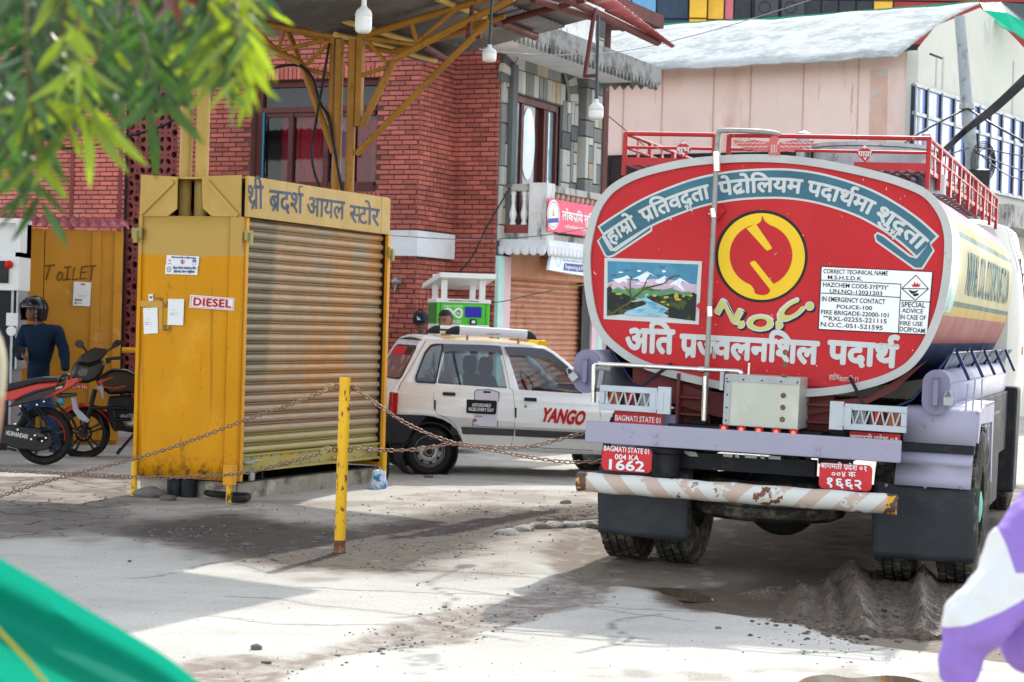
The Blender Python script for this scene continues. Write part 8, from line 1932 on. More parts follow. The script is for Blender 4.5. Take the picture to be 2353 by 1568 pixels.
slab('headlamp_fairing',fa,RO,[(560,800),(568,742),(600,680),(700,700),(800,660),(830,700),(800,780),(745,830),(690,850),(620,852),(572,840)],-.16,.32,m_mblk,mo,.05,40)
slab('windscreen',fa,RO,[(600,690),(640,630),(700,590),(745,570),(838,576),(850,598),(800,662),(700,702)],-.13,.26,M('smoked_screen',(.022,.02,.017),.15),mo,.04,40)
slab('lamp_lens',fa,RO,[(600,760),(640,730),(700,735),(680,790),(620,800)],-.170,.02,m_glassd,mo,.004)
for pts in([(582,540),(596,516),(640,512),(656,530),(660,562),(630,572),(600,566)],[(860,590),(880,540),(915,508),(950,510),(968,530),(930,560),(890,578)]):slab('mirror',fa,RO,pts,-.10 if pts[0][0]<700 else .05,.04,m_mblk,mo,.008)
mb=MB();mb.tube([fa.hp(RO(645,560),-.08),fa.hp(RO(690,610),-.05)],.012,6);mb.tube([fa.hp(RO(870,580),.06),fa.hp(RO(830,600),.03)],.012,6);mb.tube([fa.hp(RO(830,668),.0),fa.hp(RO(880,655),.0),fa.hp(RO(968,650),-.02)],.018,8);mb.tube([fa.hp(RO(830,690),-.2),fa.hp(RO(870,672),-.2)],.016,8);part('handlebar',mb,m_mblk,mo,smooth=60)
slab('tank',fa,RO,[(745,835),(800,790),(850,755),(900,735),(1000,742),(1100,790),(1260,850),(1240,900),(1100,950),(1000,930),(860,945),(790,890)],-.15,.30,m_mblk,mo,.05,40)
slab('body_stripe',fa,RO,[(760,836),(880,800),(885,806),(800,842),(810,872),(900,885),(985,868),(988,874),(900,895),(800,880)],-.156,.01,m_mred,mo,.001)
slab('side_cover',fa,RO,[(1020,920),(1150,870),(1240,900),(1180,1000),(1060,990)],-.14,.28,m_mred,mo,.02)
slab('seat',fa,RO,[(1060,800),(1240,770),(1600,700),(1620,760),(1260,860),(1100,850)],-.11,.22,m_mseat,mo,.03)
slab('tail_fairing',fa,RO,[(1200,860),(1600,760),(1660,720),(1640,800),(1300,960),(1180,980)],-.11,.22,m_mblk,mo,.02)
slab('engine',fa,RO,[(860,955),(1060,945),(1240,980),(1260,1200),(1050,1240),(880,1215),(840,1080)],-.12,.24,m_dark,mo,.03)
for x,y,r in((1020,1140,.075),(960,1110,.03)):mb=MB();mb.lathe(fa.hp(RO(x,y),-.12),-fa.ay,[(r,0),(r,.02),(r*.7,.035),(r*.5,.03),(0,.035)],22);part('engine_cover',mb,m_steel,mo,smooth=40)
mb=MB()
for pts in([(715,1042),(1040,1045)],[(885,1060),(900,1218),(1025,1200)],[(900,1135),(1030,1132)]):mb.tube([fa.hp(RO(*p),-.20)for p in pts],.019,8)
part('crash_guard',mb,m_mblk,mo,smooth=60)
slab('number_plate',fa,RO,[(548,862),(692,866),(690,898),(546,888)],-.19,.01,M('bike_plate_red',(.42,.02,.03),.4),mo,.003)
mb=MB();lett(mb,fa,RO,(560,884),(684,890),18,'९८ ०५ ११८',-.192,.02);part('plate_lettering',mb,m_print_w,mo,recalc=False)
slab('indicator',fa,RO,[(752,872),(800,864),(815,890),(815,972),(796,976),(778,910),(756,895)],-.19,.04,m_steel,mo,.01)
slab('radiator_shroud',fa,RO,[(768,1070),(800,1120),(840,1240),(850,1262),(820,1250),(780,1150)],-.08,.16,m_mblk,mo,.01)
mb=MB();mb.tube([fa.hp(RO(1060,1240),-.1),fa.hp(RO(980,1330),-.12),fa.hp(RO(918,1405),-.14)],.016,8);mb.tube([fa.hp(RO(918,1405),-.14),fa.hp(RO(950,1360),-.14)],.02,6);part('side_stand',mb,m_dark,mo,smooth=60)
mwheel(MBF,cb2+MBF.ax*1.33,.285,mo,.06,5)
# ---------------------------------------------------------------- people
def skin_mesh(name,chains,mt,parent,lv=2,root=0,puff=0):
 "chains: lists of (point, radius[, radius2]); a chain starting with an int hangs on that earlier vertex"
 vs,es,rs=[],[],[]
 for ch in chains:
  prev=None
  for c in ch:
   if isinstance(c,int):prev=c;continue
   vs.append(V(c[0]));rs.append((c[1],c[2]if len(c)>2 else c[1]))
   if prev is not None:es.append((prev,len(vs)-1))
   prev=len(vs)-1
 inv=WM[root_of(parent)].inverted()
 me=bpy.data.meshes.new(name);me.from_pydata([tuple(inv@v)for v in vs],es,[]);me.materials.append(mt)
 o=bpy.data.objects.new(name,me);COL.objects.link(o);o.parent=parent
 md=o.modifiers.new('k','SKIN');md.use_smooth_shade=True
 sk=me.skin_vertices[0].data
 for i,r in enumerate(rs):sk[i].radius=r
 sk[root].use_root=True
 q_=o.modifiers.new('d','SUBSURF');q_.levels=lv;q_.render_levels=lv
 if puff:
  tx_=bpy.data.textures.get('folds')or bpy.data.textures.new('folds','CLOUDS');tx_.noise_scale=.12;tx_.noise_depth=2
  w_=o.modifiers.new('f','DISPLACE');w_.texture=tx_;w_.strength=puff;w_.mid_level=.5;w_.texture_coords='LOCAL'
 return o
def head_mesh(name,fr,mt,parent,W=.078,H=.235,nose=.018):
 "fr: origin at the chin, looking along -y"
 rings=[(0.0,.45,.62,.10),(.06,.62,.80,.45),(.15,.74,.92,.72),(.25,.84,.98,.86),(.36,.92,.98,.96),(.47,.98,.96,1.02),(.58,1.0,.93,1.06),(.70,.99,.94,1.08),(.82,.90,.84,1.0),(.92,.68,.62,.78),(.985,.32,.30,.38)]
 rows=[]
 for t,w,f,b in rings:
  row=[]
  for k in range(29):
   a=2*math.pi*k/28;c,s=math.cos(a),math.sin(a)
   y=-W*1.22*f*(-s)if s<0 else W*1.22*b*s
   y=s*W*1.22*(f if s<0 else b)
   if s<-.93:
    if .28<t<.52:y-=nose*(1-abs(t-.36)/.16)*(1 if s<-.98 else .4)
    if .14<t<.22:y-=.005
   if-.93<s<-.70 and .42<t<.52:y+=.010
   row.append(fr.P(c*W*w,y,t*H))
  rows.append(row)
 mb=MB();mb.grid(rows);mb.poly([p for p in rows[-1][:-1]]);mb.poly([p for p in rows[0][:-1]][::-1])
 o=part(name,mb,mt,parent,smooth=60)
 return o
def face_bits(fr,parent,W=.078,H=.235):
 mb=MB()
 for s in(-1,1):mb.lathe(fr.P(s*.033,-W*1.10,H*.50),-fr.ay,[(.013,0),(.009,.004),(0,.006)],10,.55)
 part('eyes',mb,m_print_k,parent,smooth=60)
 mb=MB()
 for s in(-1,1):mb.tube([fr.P(s*.018,-W*1.16,H*.565),fr.P(s*.036,-W*1.14,H*.585),fr.P(s*.052,-W*1.0,H*.57)],.004,5)
 part('eyebrows',mb,m_hair,parent)
 mb=MB();mb.tube([fr.P(-.022,-W*1.15,H*.20),fr.P(0,-W*1.22,H*.205),fr.P(.022,-W*1.15,H*.20)],.005,5);part('mouth',mb,M('lips',(.22,.07,.06),.5)if 'lips' not in bpy.data.materials else bpy.data.materials['lips'],parent,smooth=60)
 mb=MB()
 for s in(-1,1):mb.torus(fr.P(s*W*1.0,.008,H*.42),fr.ax,.018,.008,14,6,None)
 return mb
def hair_cap(fr,parent,W=.078,H=.235,low=.62,mt=None,grow=1.07,name='hair',back=.30):
 rows=[]
 for t in np.linspace(0,1,8):
  row=[]
  for k in range(29):
   a=2*math.pi*k/28;s=math.sin(a);base=low if s<-.2 else(low+(back-low)*min(1,(s+.2)/.9))
   tt=base+(1.0-base)*t;w=math.sqrt(max(0,1-((tt-.58)/.46)**2))if tt>.58 else 1.0
   row.append(fr.P(math.cos(a)*W*w*grow,s*W*1.22*w*grow*(1.0 if s<0 else 1.08)+noise.noise(V((a*2,t*4,1)))*.004,tt*H*1.02))
  rows.append(row)
 mb=MB();mb.grid(rows);return part(name,mb,mt or m_hair,parent,smooth=70,recalc=False)
def hand(parent,w,d,side,mt,curl=.5,s=1.0,name='hand'):
 "a palm and five fingers; w wrist point, d pointing direction, side towards the thumb"
 w=V(w);d=V(d).normalized();side=V(side).normalized();n=d.cross(side).normalized()
 ch=[[(w,.024*s,.018*s),(w+d*.045*s,.036*s,.017*s),(w+d*.085*s,.038*s,.014*s)]]
 L_=(.070,.080,.074,.058)
 for i in range(4):
  b=w+d*.085*s+side*(.027-.018*i)*s;l=L_[i]*s;f=d;g=(d*math.cos(curl)+n*math.sin(curl));g2=(d*math.cos(2*curl)+n*math.sin(2*curl))
  ch.append([2,(b+f*l*.4,.0088*s),(b+f*l*.4+g*l*.33,.008*s),(b+f*l*.4+g*l*.33+g2*l*.3,.0068*s)])
 ch.append([0,(w+d*.03*s+side*.036*s,.012*s),(w+d*.062*s+side*.058*s+n*.012*s,.0095*s),(w+d*.086*s+side*.058*s+n*.028*s,.0078*s)])
 return skin_mesh(name,ch,mt,parent,1)
# --- man with the helmet
DH=21.9
hf=Fr(ground(75,1058),0);hf.o=V((PX(75,1000,DH).x,DH,0))
man=thing('person','man in a dark blue sweater and black helmet looking at his phone','person',hf)
m_swe=M('navy_sweater',(.002,.012,.032),.85,bump=.4,bs=50);m_jean=M('blue_jeans',(.02,.06,.17),.8,bump=.3);m_shoe=M('black_shoe',(.015,.015,.016),.6)
h_=lambda x,y,o=0.0:PX(*RO(x,y),DH+o)
skin_mesh('body',[[(h_(300,880),.10,.07),(h_(310,700),.10,.07),(h_(330,560),.11,.07),(h_(325,450),.10,.06),(h_(300,390),.05),(h_(280,340),.055)],[0,(h_(240,960),.085),(h_(215,1180),.06),(h_(205,1400),.045)],[0,(h_(380,960),.085),(h_(420,1180),.06),(h_(425,1380,.1),.045)]],m_skind,man)
skin_mesh('sweater',[[(h_(300,885),.150,.12),(h_(300,800),.150,.12),(h_(308,690),.150,.12),(h_(325,560),.185,.125),(h_(325,455),.165,.115),(h_(305,395),.075,.07)],[4,(h_(205,445,-.02),.088),(h_(165,520,-.05),.078),(h_(140,600,-.12),.068),(h_(165,640,-.26),.052),(h_(178,632,-.34),.045)],[4,(h_(450,445),.088),(h_(490,540),.075),(h_(508,650,-.05),.062),(h_(515,760,-.12),.05)]],m_swe,man,3,puff=.03)
skin_mesh('jeans',[[(h_(300,870),.145,.115),(h_(300,930),.145,.115)],[1,(h_(235,1000),.105),(h_(215,1180),.082),(h_(205,1420),.07)],[1,(h_(370,1000),.105),(h_(420,1180),.082),(h_(430,1400,.1),.07)]],m_jean,man,3,puff=.03)
mb=MB();mb.lathe(h_(200,1440)-V((.02,.1,0)),(-.9,-.4,0),[(.0,-.12),(.05,-.10),(.055,.0),(.048,.1),(0,.15)],14);mb.lathe(h_(440,1420,.1),(-.6,-.7,0),[(.0,-.12),(.05,-.10),(.055,.0),(.045,.1),(0,.14)],14);part('shoes',mb,m_shoe,man,smooth=60)
HC=h_(262,262);hfr=Fr(HC-V((0,0,.14)),-30);
head_mesh('head',hfr,m_skind,man,.074,.22);mb=face_bits(hfr,man,.074,.22);part('ears',mb,m_skind,man,smooth=60)
rows=[];m_hel=M('helmet_black_grey',(.008,.008,.010),.2,coat=.3,layers=[((.16,.18,.21),3.5,.58,.02)],var=0)
for t in np.linspace(-.92,1.0,18):
 row=[]
 for k in range(41):
  a=2*math.pi*k/40;r=math.sqrt(max(0,1-max(0,t)**2))*(1-.16*max(0,-t));c,s=math.cos(a),math.sin(a);row.append((c,s,r,t))
 rows.append(row)
mb=MB();vs=[[hfr.P(c*.140*r,s*.165*r+.01,.135+t*.140)for c,s,r,t in row]for row in rows]
m_,n_=len(vs),len(vs[0]);keep=[]
for i in range(m_-1):
 for j in range(n_-1):
  s=rows[i][j][1];t=rows[i][j][3]
  if s<-.70 and t<.12:continue
  keep.append((i*n_+j,i*n_+j+1,(i+1)*n_+j+1,(i+1)*n_+j))
mb.add([p for r in vs for p in r],keep);hel=part('helmet',mb,m_hel,man,smooth=70,recalc=False,solid=.02)
mb=MB();mb.grid([[hfr.P(math.sin(a)*.144*math.sqrt(1-(.1+.5*t)**2),-math.cos(a)*.172*math.sqrt(1-(.1+.5*t)**2)+.008,.135+.14*(.0+.55*t))for a in np.linspace(-1.0,1.0,16)]for t in(.1,.4,.7,1)]);part('visor',mb,M('smoked_helmet_visor',(.02,.02,.022),.08,spec=1),hel,smooth=70,recalc=False,solid=.004)
hand(man,h_(178,632,-.36),(.45,-.55,-.15),(-.2,-.3,1),m_skind,.7,1.0);hand(man,h_(516,772,-.14),(-.2,-.4,-.9),(-1,0,0),m_skind,.5,1.0)
mb=MB();f=Fr(h_(150,588,-.47),30);mb.box(f,-.075,.075,-.006,.006,-.035,.035)
tag(part('phone',mb,m_black,None,bevel=.004),'black smartphone held in the right hand of the helmeted man','phone')
# --- two men behind the taxi
def standing(px,py,d,yaw,label,shirt,hair,cap=None,down=0.0,skin=m_skin,scale=1.0):
 "px, py = chin in pixels"
 chin=PX(px,py,d);g=V((chin.x,chin.y,gh(chin.x,chin.y)));f=Fr(g,yaw);Hc=(chin.z-g.z)
 t=thing('person',label,'person',f);P=lambda x,y,z:f.P(x,y,z)
 n=Hc-.06
 skin_mesh('body',[[(P(0,.02,Hc*.58),.12,.10),(P(0,.01,Hc*.72),.12,.09),(P(0,.0,Hc*.86),.13,.09),(P(0,.01,n-.03),.07),(P(0,.0,n+.07),.052)],[0,(P(-.09,0,Hc*.48),.08),(P(-.10,0,Hc*.28),.055),(P(-.10,.02,.09),.04),(P(-.10,-.12,.05),.035)],[0,(P(.09,0,Hc*.48),.08),(P(.10,0,Hc*.28),.055),(P(.10,.02,.09),.04),(P(.10,-.12,.05),.035)]],skin,t)
 skin_mesh('shirt',[[(P(0,.02,Hc*.56),.15,.12),(P(0,.01,Hc*.72),.15,.115),(P(0,.0,Hc*.86),.17,.115),(P(0,.01,n-.045),.08,.07)],[2,(P(-.19,0,Hc*.88),.07),(P(-.24,-.02,Hc*.74),.06),(P(-.24,-.08,Hc*.66),.055)],[2,(P(.19,0,Hc*.88),.07),(P(.24,-.02,Hc*.74),.06),(P(.24,-.08,Hc*.66),.055)]],shirt,t)
 skin_mesh('trousers',[[(P(0,.02,Hc*.58),.14,.12),(P(0,.02,Hc*.53),.14,.12)],[1,(P(-.09,0,Hc*.46),.1),(P(-.10,0,Hc*.28),.075),(P(-.10,.02,.08),.06)],[1,(P(.09,0,Hc*.46),.1),(P(.10,0,Hc*.28),.075),(P(.10,.02,.08),.06)]],m_jean,t)
 for s in(-1,1):
  skin_mesh('forearm',[[(P(s*.24,-.08,Hc*.66),.04),(P(s*.20,-.26,Hc*.64),.03)]],skin,t,1);hand(t,P(s*.20,-.27,Hc*.64),f.ax*-s*.3-f.ay,f.az,skin,.5)
 hf_=Fr(chin,yaw);q_=R(down);ay,az=hf_.ay.copy(),hf_.az.copy();hf_.ay=ay*math.cos(q_)+az*math.sin(q_);hf_.az=az*math.cos(q_)-ay*math.sin(q_)
 head_mesh('head',hf_,skin,t);mb=face_bits(hf_,t);part('ears',mb,skin,t,smooth=60)
 hair_cap(hf_,t,low=.74)
 if cap:
  c=hair_cap(hf_,t,low=.60,mt=cap,grow=1.16,name='cap',back=.48)
  mb=MB();mb.grid([[hf_.P(math.sin(a)*.088*(1-.05*k),-math.cos(a)*(.098+.058*k),.235*.63-.010*k-.02*abs(math.sin(a)))for a in np.linspace(-1.2,1.2,13)]for k in(0,.4,.8,1)]);part('cap_peak',mb,cap,c,smooth=70,recalc=False,solid=.005)
  mb=MB();o=hf_.P(0,0,0)
  for pts in([(-.012,.045),(-.012,.010),(.010,.010)],[(-.008,-.002),(.004,.032),(.020,-.002)],[(-.002,.012),(.016,.012)]):mb.tube([hf_.P(x,-.112+.10*max(0,z-.0),.172+z)for x,z in pts],.0045,5)
  part('cap_logo',mb,m_print_w,c)
 return t
m_shirt=M('patterned_shirt',(.60,.52,.52),.8,layers=[((.04,.03,.035),11,.60,.02)],var=.05);m_capk=M('black_cap',(.008,.010,.016),.6)
uA,vA=RX(640,1310);standing(uA,vA-2,22.9,-8,'man in a black cap with white logo and patterned shirt behind the taxi',m_shirt,m_hair,m_capk,22,m_skind)
uB,vB=RX(985,1330);standing(uB,vB-5,23.0,30-60,'bareheaded dark-haired man behind the taxi roof rack by the green station',M('grey_shirt',(.35,.36,.40),.8),m_hair,None,5)
# --- person in the purple and white jacket, close at the right edge
DP=4.0
pf=Fr(PX(2440,1500,DP),0);pf.o.z=0
kid=thing('person','person in a white and purple hooded jacket at the lower right edge','person',pf)
p_=lambda u,v,o=0.0:PX(u,v,DP+o)
m_jack=M('white_and_purple_jacket',(.62,.62,.61),.8,bump=.25,bs=30,var=.04,vs=4)
nt=m_jack.node_tree;N=nt.nodes;Lk=nt.links;bb=N['Principled BSDF'];src=bb.inputs['Base Color'].links[0].from_socket
tc=N.new('ShaderNodeTexCoord');sp=N.new('ShaderNodeSeparateXYZ');Lk.new(tc.outputs['Object'],sp.inputs[0])
loc=lambda u,v:(p_(u,v)-pf.o)
zl=(loc(2165,1420).z+loc(2330,1370).z)/2;slope=(loc(2330,1352).z-loc(2165,1422).z)/(loc(2330,1352).x-loc(2165,1422).x);x0=loc(2165,1422).x;z0=loc(2165,1422).z
low=mm('LESS_THAN',mm('SUBTRACT',sp.outputs[2],mm('MULTIPLY',mm('SUBTRACT',sp.outputs[0],x0),slope)),z0)
s2=loc(2300,1120);s3=loc(2345,1290)
up_=mm('GREATER_THAN',mm('ADD',sp.outputs[0],mm('MULTIPLY',mm('SUBTRACT',sp.outputs[2],s3.z),.30)),s3.x-.045)
mid_=mm('GREATER_THAN',sp.outputs[2],loc(2330,1300).z)
fac=mm('MAXIMUM',low,mm('MULTIPLY',up_,mid_))
lv=N.new('ShaderNodeMix');lv.data_type='RGBA';Lk.new(fac,lv.inputs[0]);Lk.new(src,lv.inputs[6]);lv.inputs[7].default_value=(.25,.15,.46,1);Lk.new(lv.outputs[2],bb.inputs['Base Color'])
skin_mesh('body',[[(p_(2440,1700),.08,.08),(p_(2440,1450),.05,.07),(p_(2450,1280),.055,.07),(p_(2460,1120),.04),(p_(2460,1010),.045)],[0,(p_(2400,1850),.07),(p_(2390,2150),.05),(p_(2390,2500),.04)],[0,(p_(2490,1850),.07),(p_(2500,2150),.05),(p_(2500,2500),.04)],[2,(p_(2385,1220,-.03),.035),(p_(2262,1402,-.08),.035),(p_(2196,1570,-.08),.025)]],m_skin,kid)
skin_mesh('jacket',[[(p_(2432,1555),.082,.12),(p_(2432,1450),.080,.11),(p_(2440,1320),.085,.11),(p_(2450,1200),.09,.10),(p_(2470,1110),.055,.06)],[3,(p_(2392,1200,-.02),.072),(p_(2345,1262,-.05),.070),(p_(2305,1332,-.07),.070),(p_(2262,1402,-.08),.070),(p_(2246,1440,-.08),.066),(p_(2222,1490,-.08),.052),(p_(2200,1545,-.08),.046),(p_(2190,1590,-.08),.036)]],m_jack,kid,4,puff=.07)
skin_mesh('trousers',[[(p_(2420,1570),.102,.11),(p_(2420,1700),.11,.11)],[1,(p_(2380,1850),.08),(p_(2390,2150),.065),(p_(2390,2500),.055)],[1,(p_(2480,1850),.08),(p_(2500,2150),.065),(p_(2500,2500),.055)]],M('greige_trousers',(.36,.34,.31),.85),kid)
hand(kid,p_(2186,1600,-.08),(-.1,0,-1),(1,-.4,0),m_skin,.4,.9)
hfk=Fr(p_(2450,1010),150);head_mesh('head',hfk,m_skin,kid,.072,.21);hair_cap(hfk,kid,.074,.215,.5)
# --- khaki sleeve at the left edge
DK=3.0
kf=Fr(PX(-120,900,DK),0);kf.o.z=0
kh=thing('person','out-of-focus person in khaki, one sleeve showing at the left edge','person',kf)
k_=lambda u,v,o=0.0:PX(u,v,DK+o);m_khaki=M('khaki_cloth',(.36,.32,.22),.85)
skin_mesh('body',[[(k_(-260,1250),.11,.09),(k_(-260,850),.13,.09),(k_(-260,560),.06),(k_(-260,440),.07)],[0,(k_(-320,1500),.08),(k_(-330,2400),.045)],[0,(k_(-200,1500),.08),(k_(-190,2400),.045)],[1,(k_(-110,720),.05),(k_(-40,900),.04),(k_(-80,1150),.035)]],m_skin,kh)
skin_mesh('shirt',[[(k_(-260,1300),.14,.12),(k_(-260,1000),.14,.12),(k_(-260,760),.15,.12),(k_(-260,640),.08)],[2,(k_(-130,700),.070),(k_(-66,780),.058),(k_(-62,860),.056),(k_(-72,960),.052),(k_(-90,1080),.045)]],m_khaki,kh)
skin_mesh('trousers',[[(k_(-260,1290),.13,.12),(k_(-260,1400),.13,.12)],[1,(k_(-320,1600),.09),(k_(-330,2400),.06)],[1,(k_(-200,1600),.09),(k_(-190,2400),.06)]],m_jean,kh)
hand(kh,k_(-88,1150),(-.1,0,-1),(1,0,0),m_skin,.4);hk=Fr(k_(-260,470),90);head_mesh('head',hk,m_skin,kh);hair_cap(hk,kh)

# ---------------------------------------------------------------- green tarpaulin at the lower left
m_tarp=bpy.data.materials.new('green_tarpaulin');m_tarp.use_nodes=True;nt=m_tarp.node_tree;N=nt.nodes
bb=N['Principled BSDF'];bb.inputs['Base Color'].default_value=(.003,.20,.13,1);bb.inputs['Roughness'].default_value=.8;bb.inputs['Specular IOR Level'].default_value=.1
tr_=N.new('ShaderNodeBsdfTranslucent');tr_.inputs[0].default_value=(.008,.30,.19,1);ms=N.new('ShaderNodeMixShader');ms.inputs[0].default_value=.45
nt.links.new(bb.outputs[0],ms.inputs[1]);nt.links.new(tr_.outputs[0],ms.inputs[2]);nt.links.new(ms.outputs[0],N['Material Output'].inputs[0])
tar=thing('tarpaulin','blurred green tarpaulin sagging across the lower left corner','tarpaulin',PX(0,1568,2.6))
edge=cat_rom([(-260,1120),(-60,1238),(0,1282),(100,1340),(200,1400),(300,1458),(380,1508),(450,1562),(560,1660),(700,1800)],5)
rows=[]
for t in np.linspace(0,1,26):
 row=[]
 for i,e in enumerate(edge):
  w=1-.25*i/len(edge);u=e.x-330*t*w;v=e.y+470*t*w
  dd=2.6+.045*math.sin(t*17+e.x*.0012)*(1-.7*max(0,(t-.35)/.65))+.12*t-.04*math.sin(t*6)
  row.append(PX(u,v,dd))
 rows.append(row)
mb=MB();mb.grid(rows);part('sheet',mb,m_tarp,tar,smooth=80,recalc=False)
mb=MB();mb.tube([PX(-60,1385,2.5),PX(0,1452,2.5),PX(60,1515,2.5),PX(130,1600,2.5),PX(200,1700,2.5)],.0025,6);part('yellow_hem',mb,M('yellow_hem',(.30,.25,.01),.8),tar)
mb=MB();mb.tube([PX(-200,1130,2.62),PX(-260,2300,2.62)],.02,8);part('prop_stick',mb,m_jali,tar)

# ---------------------------------------------------------------- leafy branches close to the camera
def leaf_mat(name,col,tcol,rough=.3,mixf=.4):
 m=bpy.data.materials.new(name);m.use_nodes=True;nt=m.node_tree;N=nt.nodes;bb=N['Principled BSDF']
 oi=N.new('ShaderNodeObjectInfo');ge=N.new('ShaderNodeNewGeometry');ad=N.new('ShaderNodeMath');ad.operation='ADD';nt.links.new(oi.outputs['Random'],ad.inputs[0]);nt.links.new(ge.outputs['Random Per Island'],ad.inputs[1]);fr_=N.new('ShaderNodeMath');fr_.operation='FRACT';nt.links.new(ad.outputs[0],fr_.inputs[0])
 mr=N.new('ShaderNodeMapRange');mr.inputs[3].default_value=.6;mr.inputs[4].default_value=1.5;nt.links.new(fr_.outputs[0],mr.inputs[0])
 outs=[]
 for c in(col,tcol):
  h=N.new('ShaderNodeHueSaturation');h.inputs['Color'].default_value=(*c,1);nt.links.new(mr.outputs[0],h.inputs['Value']);outs.append(h.outputs[0])
 nt.links.new(outs[0],bb.inputs['Base Color']);bb.inputs['Roughness'].default_value=rough;bb.inputs['Specular IOR Level'].default_value=.6
 t=N.new('ShaderNodeBsdfTranslucent');nt.links.new(outs[1],t.inputs[0]);ms=N.new('ShaderNodeMixShader');ms.inputs[0].default_value=mixf
 nt.links.new(bb.outputs[0],ms.inputs[1]);nt.links.new(t.outputs[0],ms.inputs[2]);nt.links.new(ms.outputs[0],N['Material Output'].inputs[0]);return m
LM=[leaf_mat('leaf_green',(.030,.075,.014),(.055,.14,.012)),leaf_mat('leaf_dark_green',(.014,.042,.012),(.022,.07,.01),.3,.3),leaf_mat('leaf_yellow_green',(.10,.15,.012),(.24,.32,.008),.35,.5),leaf_mat('leaf_young_red',(.13,.035,.022),(.20,.05,.025))]  # dark and yellow tones also paint the shaded inside and sunlit edge
def leaf_pts(L,w,bend):
 rows=[]
 for t in np.linspace(0,1,8):
  ww=w*math.sin(math.pi*min(1,t*.96+.02))**.75*(1-.25*t);z=-bend*t*t
  rows.append([V((L*t,-ww,z+ww*.25)),V((L*t,0,z)),V((L*t,ww,z+ww*.25))])
 return rows
LME=[]
for k,mt in enumerate(LM):
 for b in(.008,.02):
  mb=MB();mb.grid(leaf_pts(.084,.0078,b));LME.append(fmesh('leaf',mb,mt,smooth=80,recalc=False))
tree=thing('tree','out-of-focus tree branches with long narrow green leaves hanging at the top left','tree',PX(200,-300,3.2))
rs=random.Random(31)
TW=[((20,-80),(28,420),3.0,0),((-30,-60),(-12,340),3.1,1),((70,-80),(78,300),2.9,1),((60,120),(88,470),2.8,0),((120,-90),(112,250),3.2,1),((160,-80),(172,300),2.8,2),((205,-80),(228,262),2.9,0),((180,40),(216,268),2.7,2),((240,-90),(250,180),3.2,1),((285,-90),(275,190),3.0,0),((330,-80),(322,215),3.1,0),((300,-40),(372,240),2.8,0),((380,-80),(400,215),3.0,1),((420,-60),(402,160),3.2,0),((450,-90),(470,180),2.9,0),((490,-90),(508,190),2.8,2),((520,-60),(548,175),2.7,2),((545,-60),(572,205),2.8,2),((470,-40),(530,140),3.0,0),((570,-70),(560,90),2.9,2),
 ((0,150),(20,400),3.2,1),((100,100),(150,240),3.3,1),((40,260),(50,450),2.9,0),((220,60),(240,150),3.3,1),((350,40),(360,160),3.3,1),((140,20),(60,220),3.4,1),((300,0),(260,130),3.4,1),((440,0),(430,120),3.4,1),((200,-20),(130,170),3.4,1),((375,-90),(390,-20),2.8,3),((408,-90),(412,-30),2.8,3),((20,-60),(90,260),3.6,1),((80,-60),(30,220),3.6,1),((150,-60),(170,220),3.6,1),((230,-60),(200,220),3.6,1),((290,-60),(300,190),3.6,1),((360,-60),(350,200),3.6,1),((430,-60),(400,190),3.6,1),((480,-60),(460,150),3.6,1),((30,-50),(140,120),3.5,1),((180,-50),(320,110),3.5,1),((330,-50),(480,90),3.5,1),((0,0),(60,200),3.5,1),((510,0),(585,120),2.75,2),((420,60),(500,160),2.75,2)]
leaves=[]
for(a,b,d,kind)in TW:
 n=max(3,int(math.hypot(b[0]-a[0],b[1]-a[1])/17));c1=rs.uniform(-30,30)
 path=[PX(a[0]+(b[0]-a[0])*t+c1*math.sin(math.pi*t),a[1]+(b[1]-a[1])*t,d+.12*math.sin(t*3+c1))for t in np.linspace(0,1,12)]
 mb=MB();mb.tube(path,.0035,5,r2=.0012);part('twig',mb,M('twig_brown',(.09,.07,.03),.8)if 'twig_brown' not in bpy.data.materials else bpy.data.materials['twig_brown'],tree,smooth=60)
 for i in range(n):
  t=(i+.6)/n*11;k=min(10,int(t));p=path[k].lerp(path[k+1],t-k);s=1 if i%2 else-1
  for _ in range(1 if rs.random()<.6 else 2):
   ang=rs.uniform(.25,1.05)*s;dn=V((math.sin(ang),rs.uniform(-.45,.45),-math.cos(ang))).normalized()
   kk=kind if rs.random()<.72 else rs.choice([0,1,0,2 if kind in(0,2)else 1])
   if kind==3:kk=3
   leaves.append((p+V((0,rs.uniform(-.03,.03),0)),dn,rs.uniform(0,2*math.pi)if rs.random()<.3 else rs.uniform(-.9,.9),rs.uniform(.62,1.0),kk))
for(u,v,a,d)in(((178,232,-1.0,2.75)),((172,262,-.55,2.75)),((190,268,.75,2.75)),((210,268,.9,2.75)),((150,275,-.35,2.75)),((196,262,.15,2.75)),((340,245,0.2,2.8)),((355,210,.8,2.8)),((168,225,-1.3,2.75))):leaves.append((PX(u,v,d),V((math.sin(a),0,-math.cos(a))),.2,1.25,2 if u<300 else 0))
def lmat(p,dn,roll,s):
 x=dn;y=V((0,1,0)).cross(x);y=y.normalized()if y.length>.1 else V((1,0,0));z=x.cross(y)
 y2=y*math.cos(roll)+z*math.sin(roll);z2=x.cross(y2)
 return Matrix(((x.x*s,y2.x*s,z2.x*s,p.x),(x.y*s,y2.y*s,z2.y*s,p.y),(x.z*s,y2.z*s,z2.z*s,p.z),(0,0,0,1)))
rs.shuffle(leaves);invt=WM[tree].inverted();extra={}
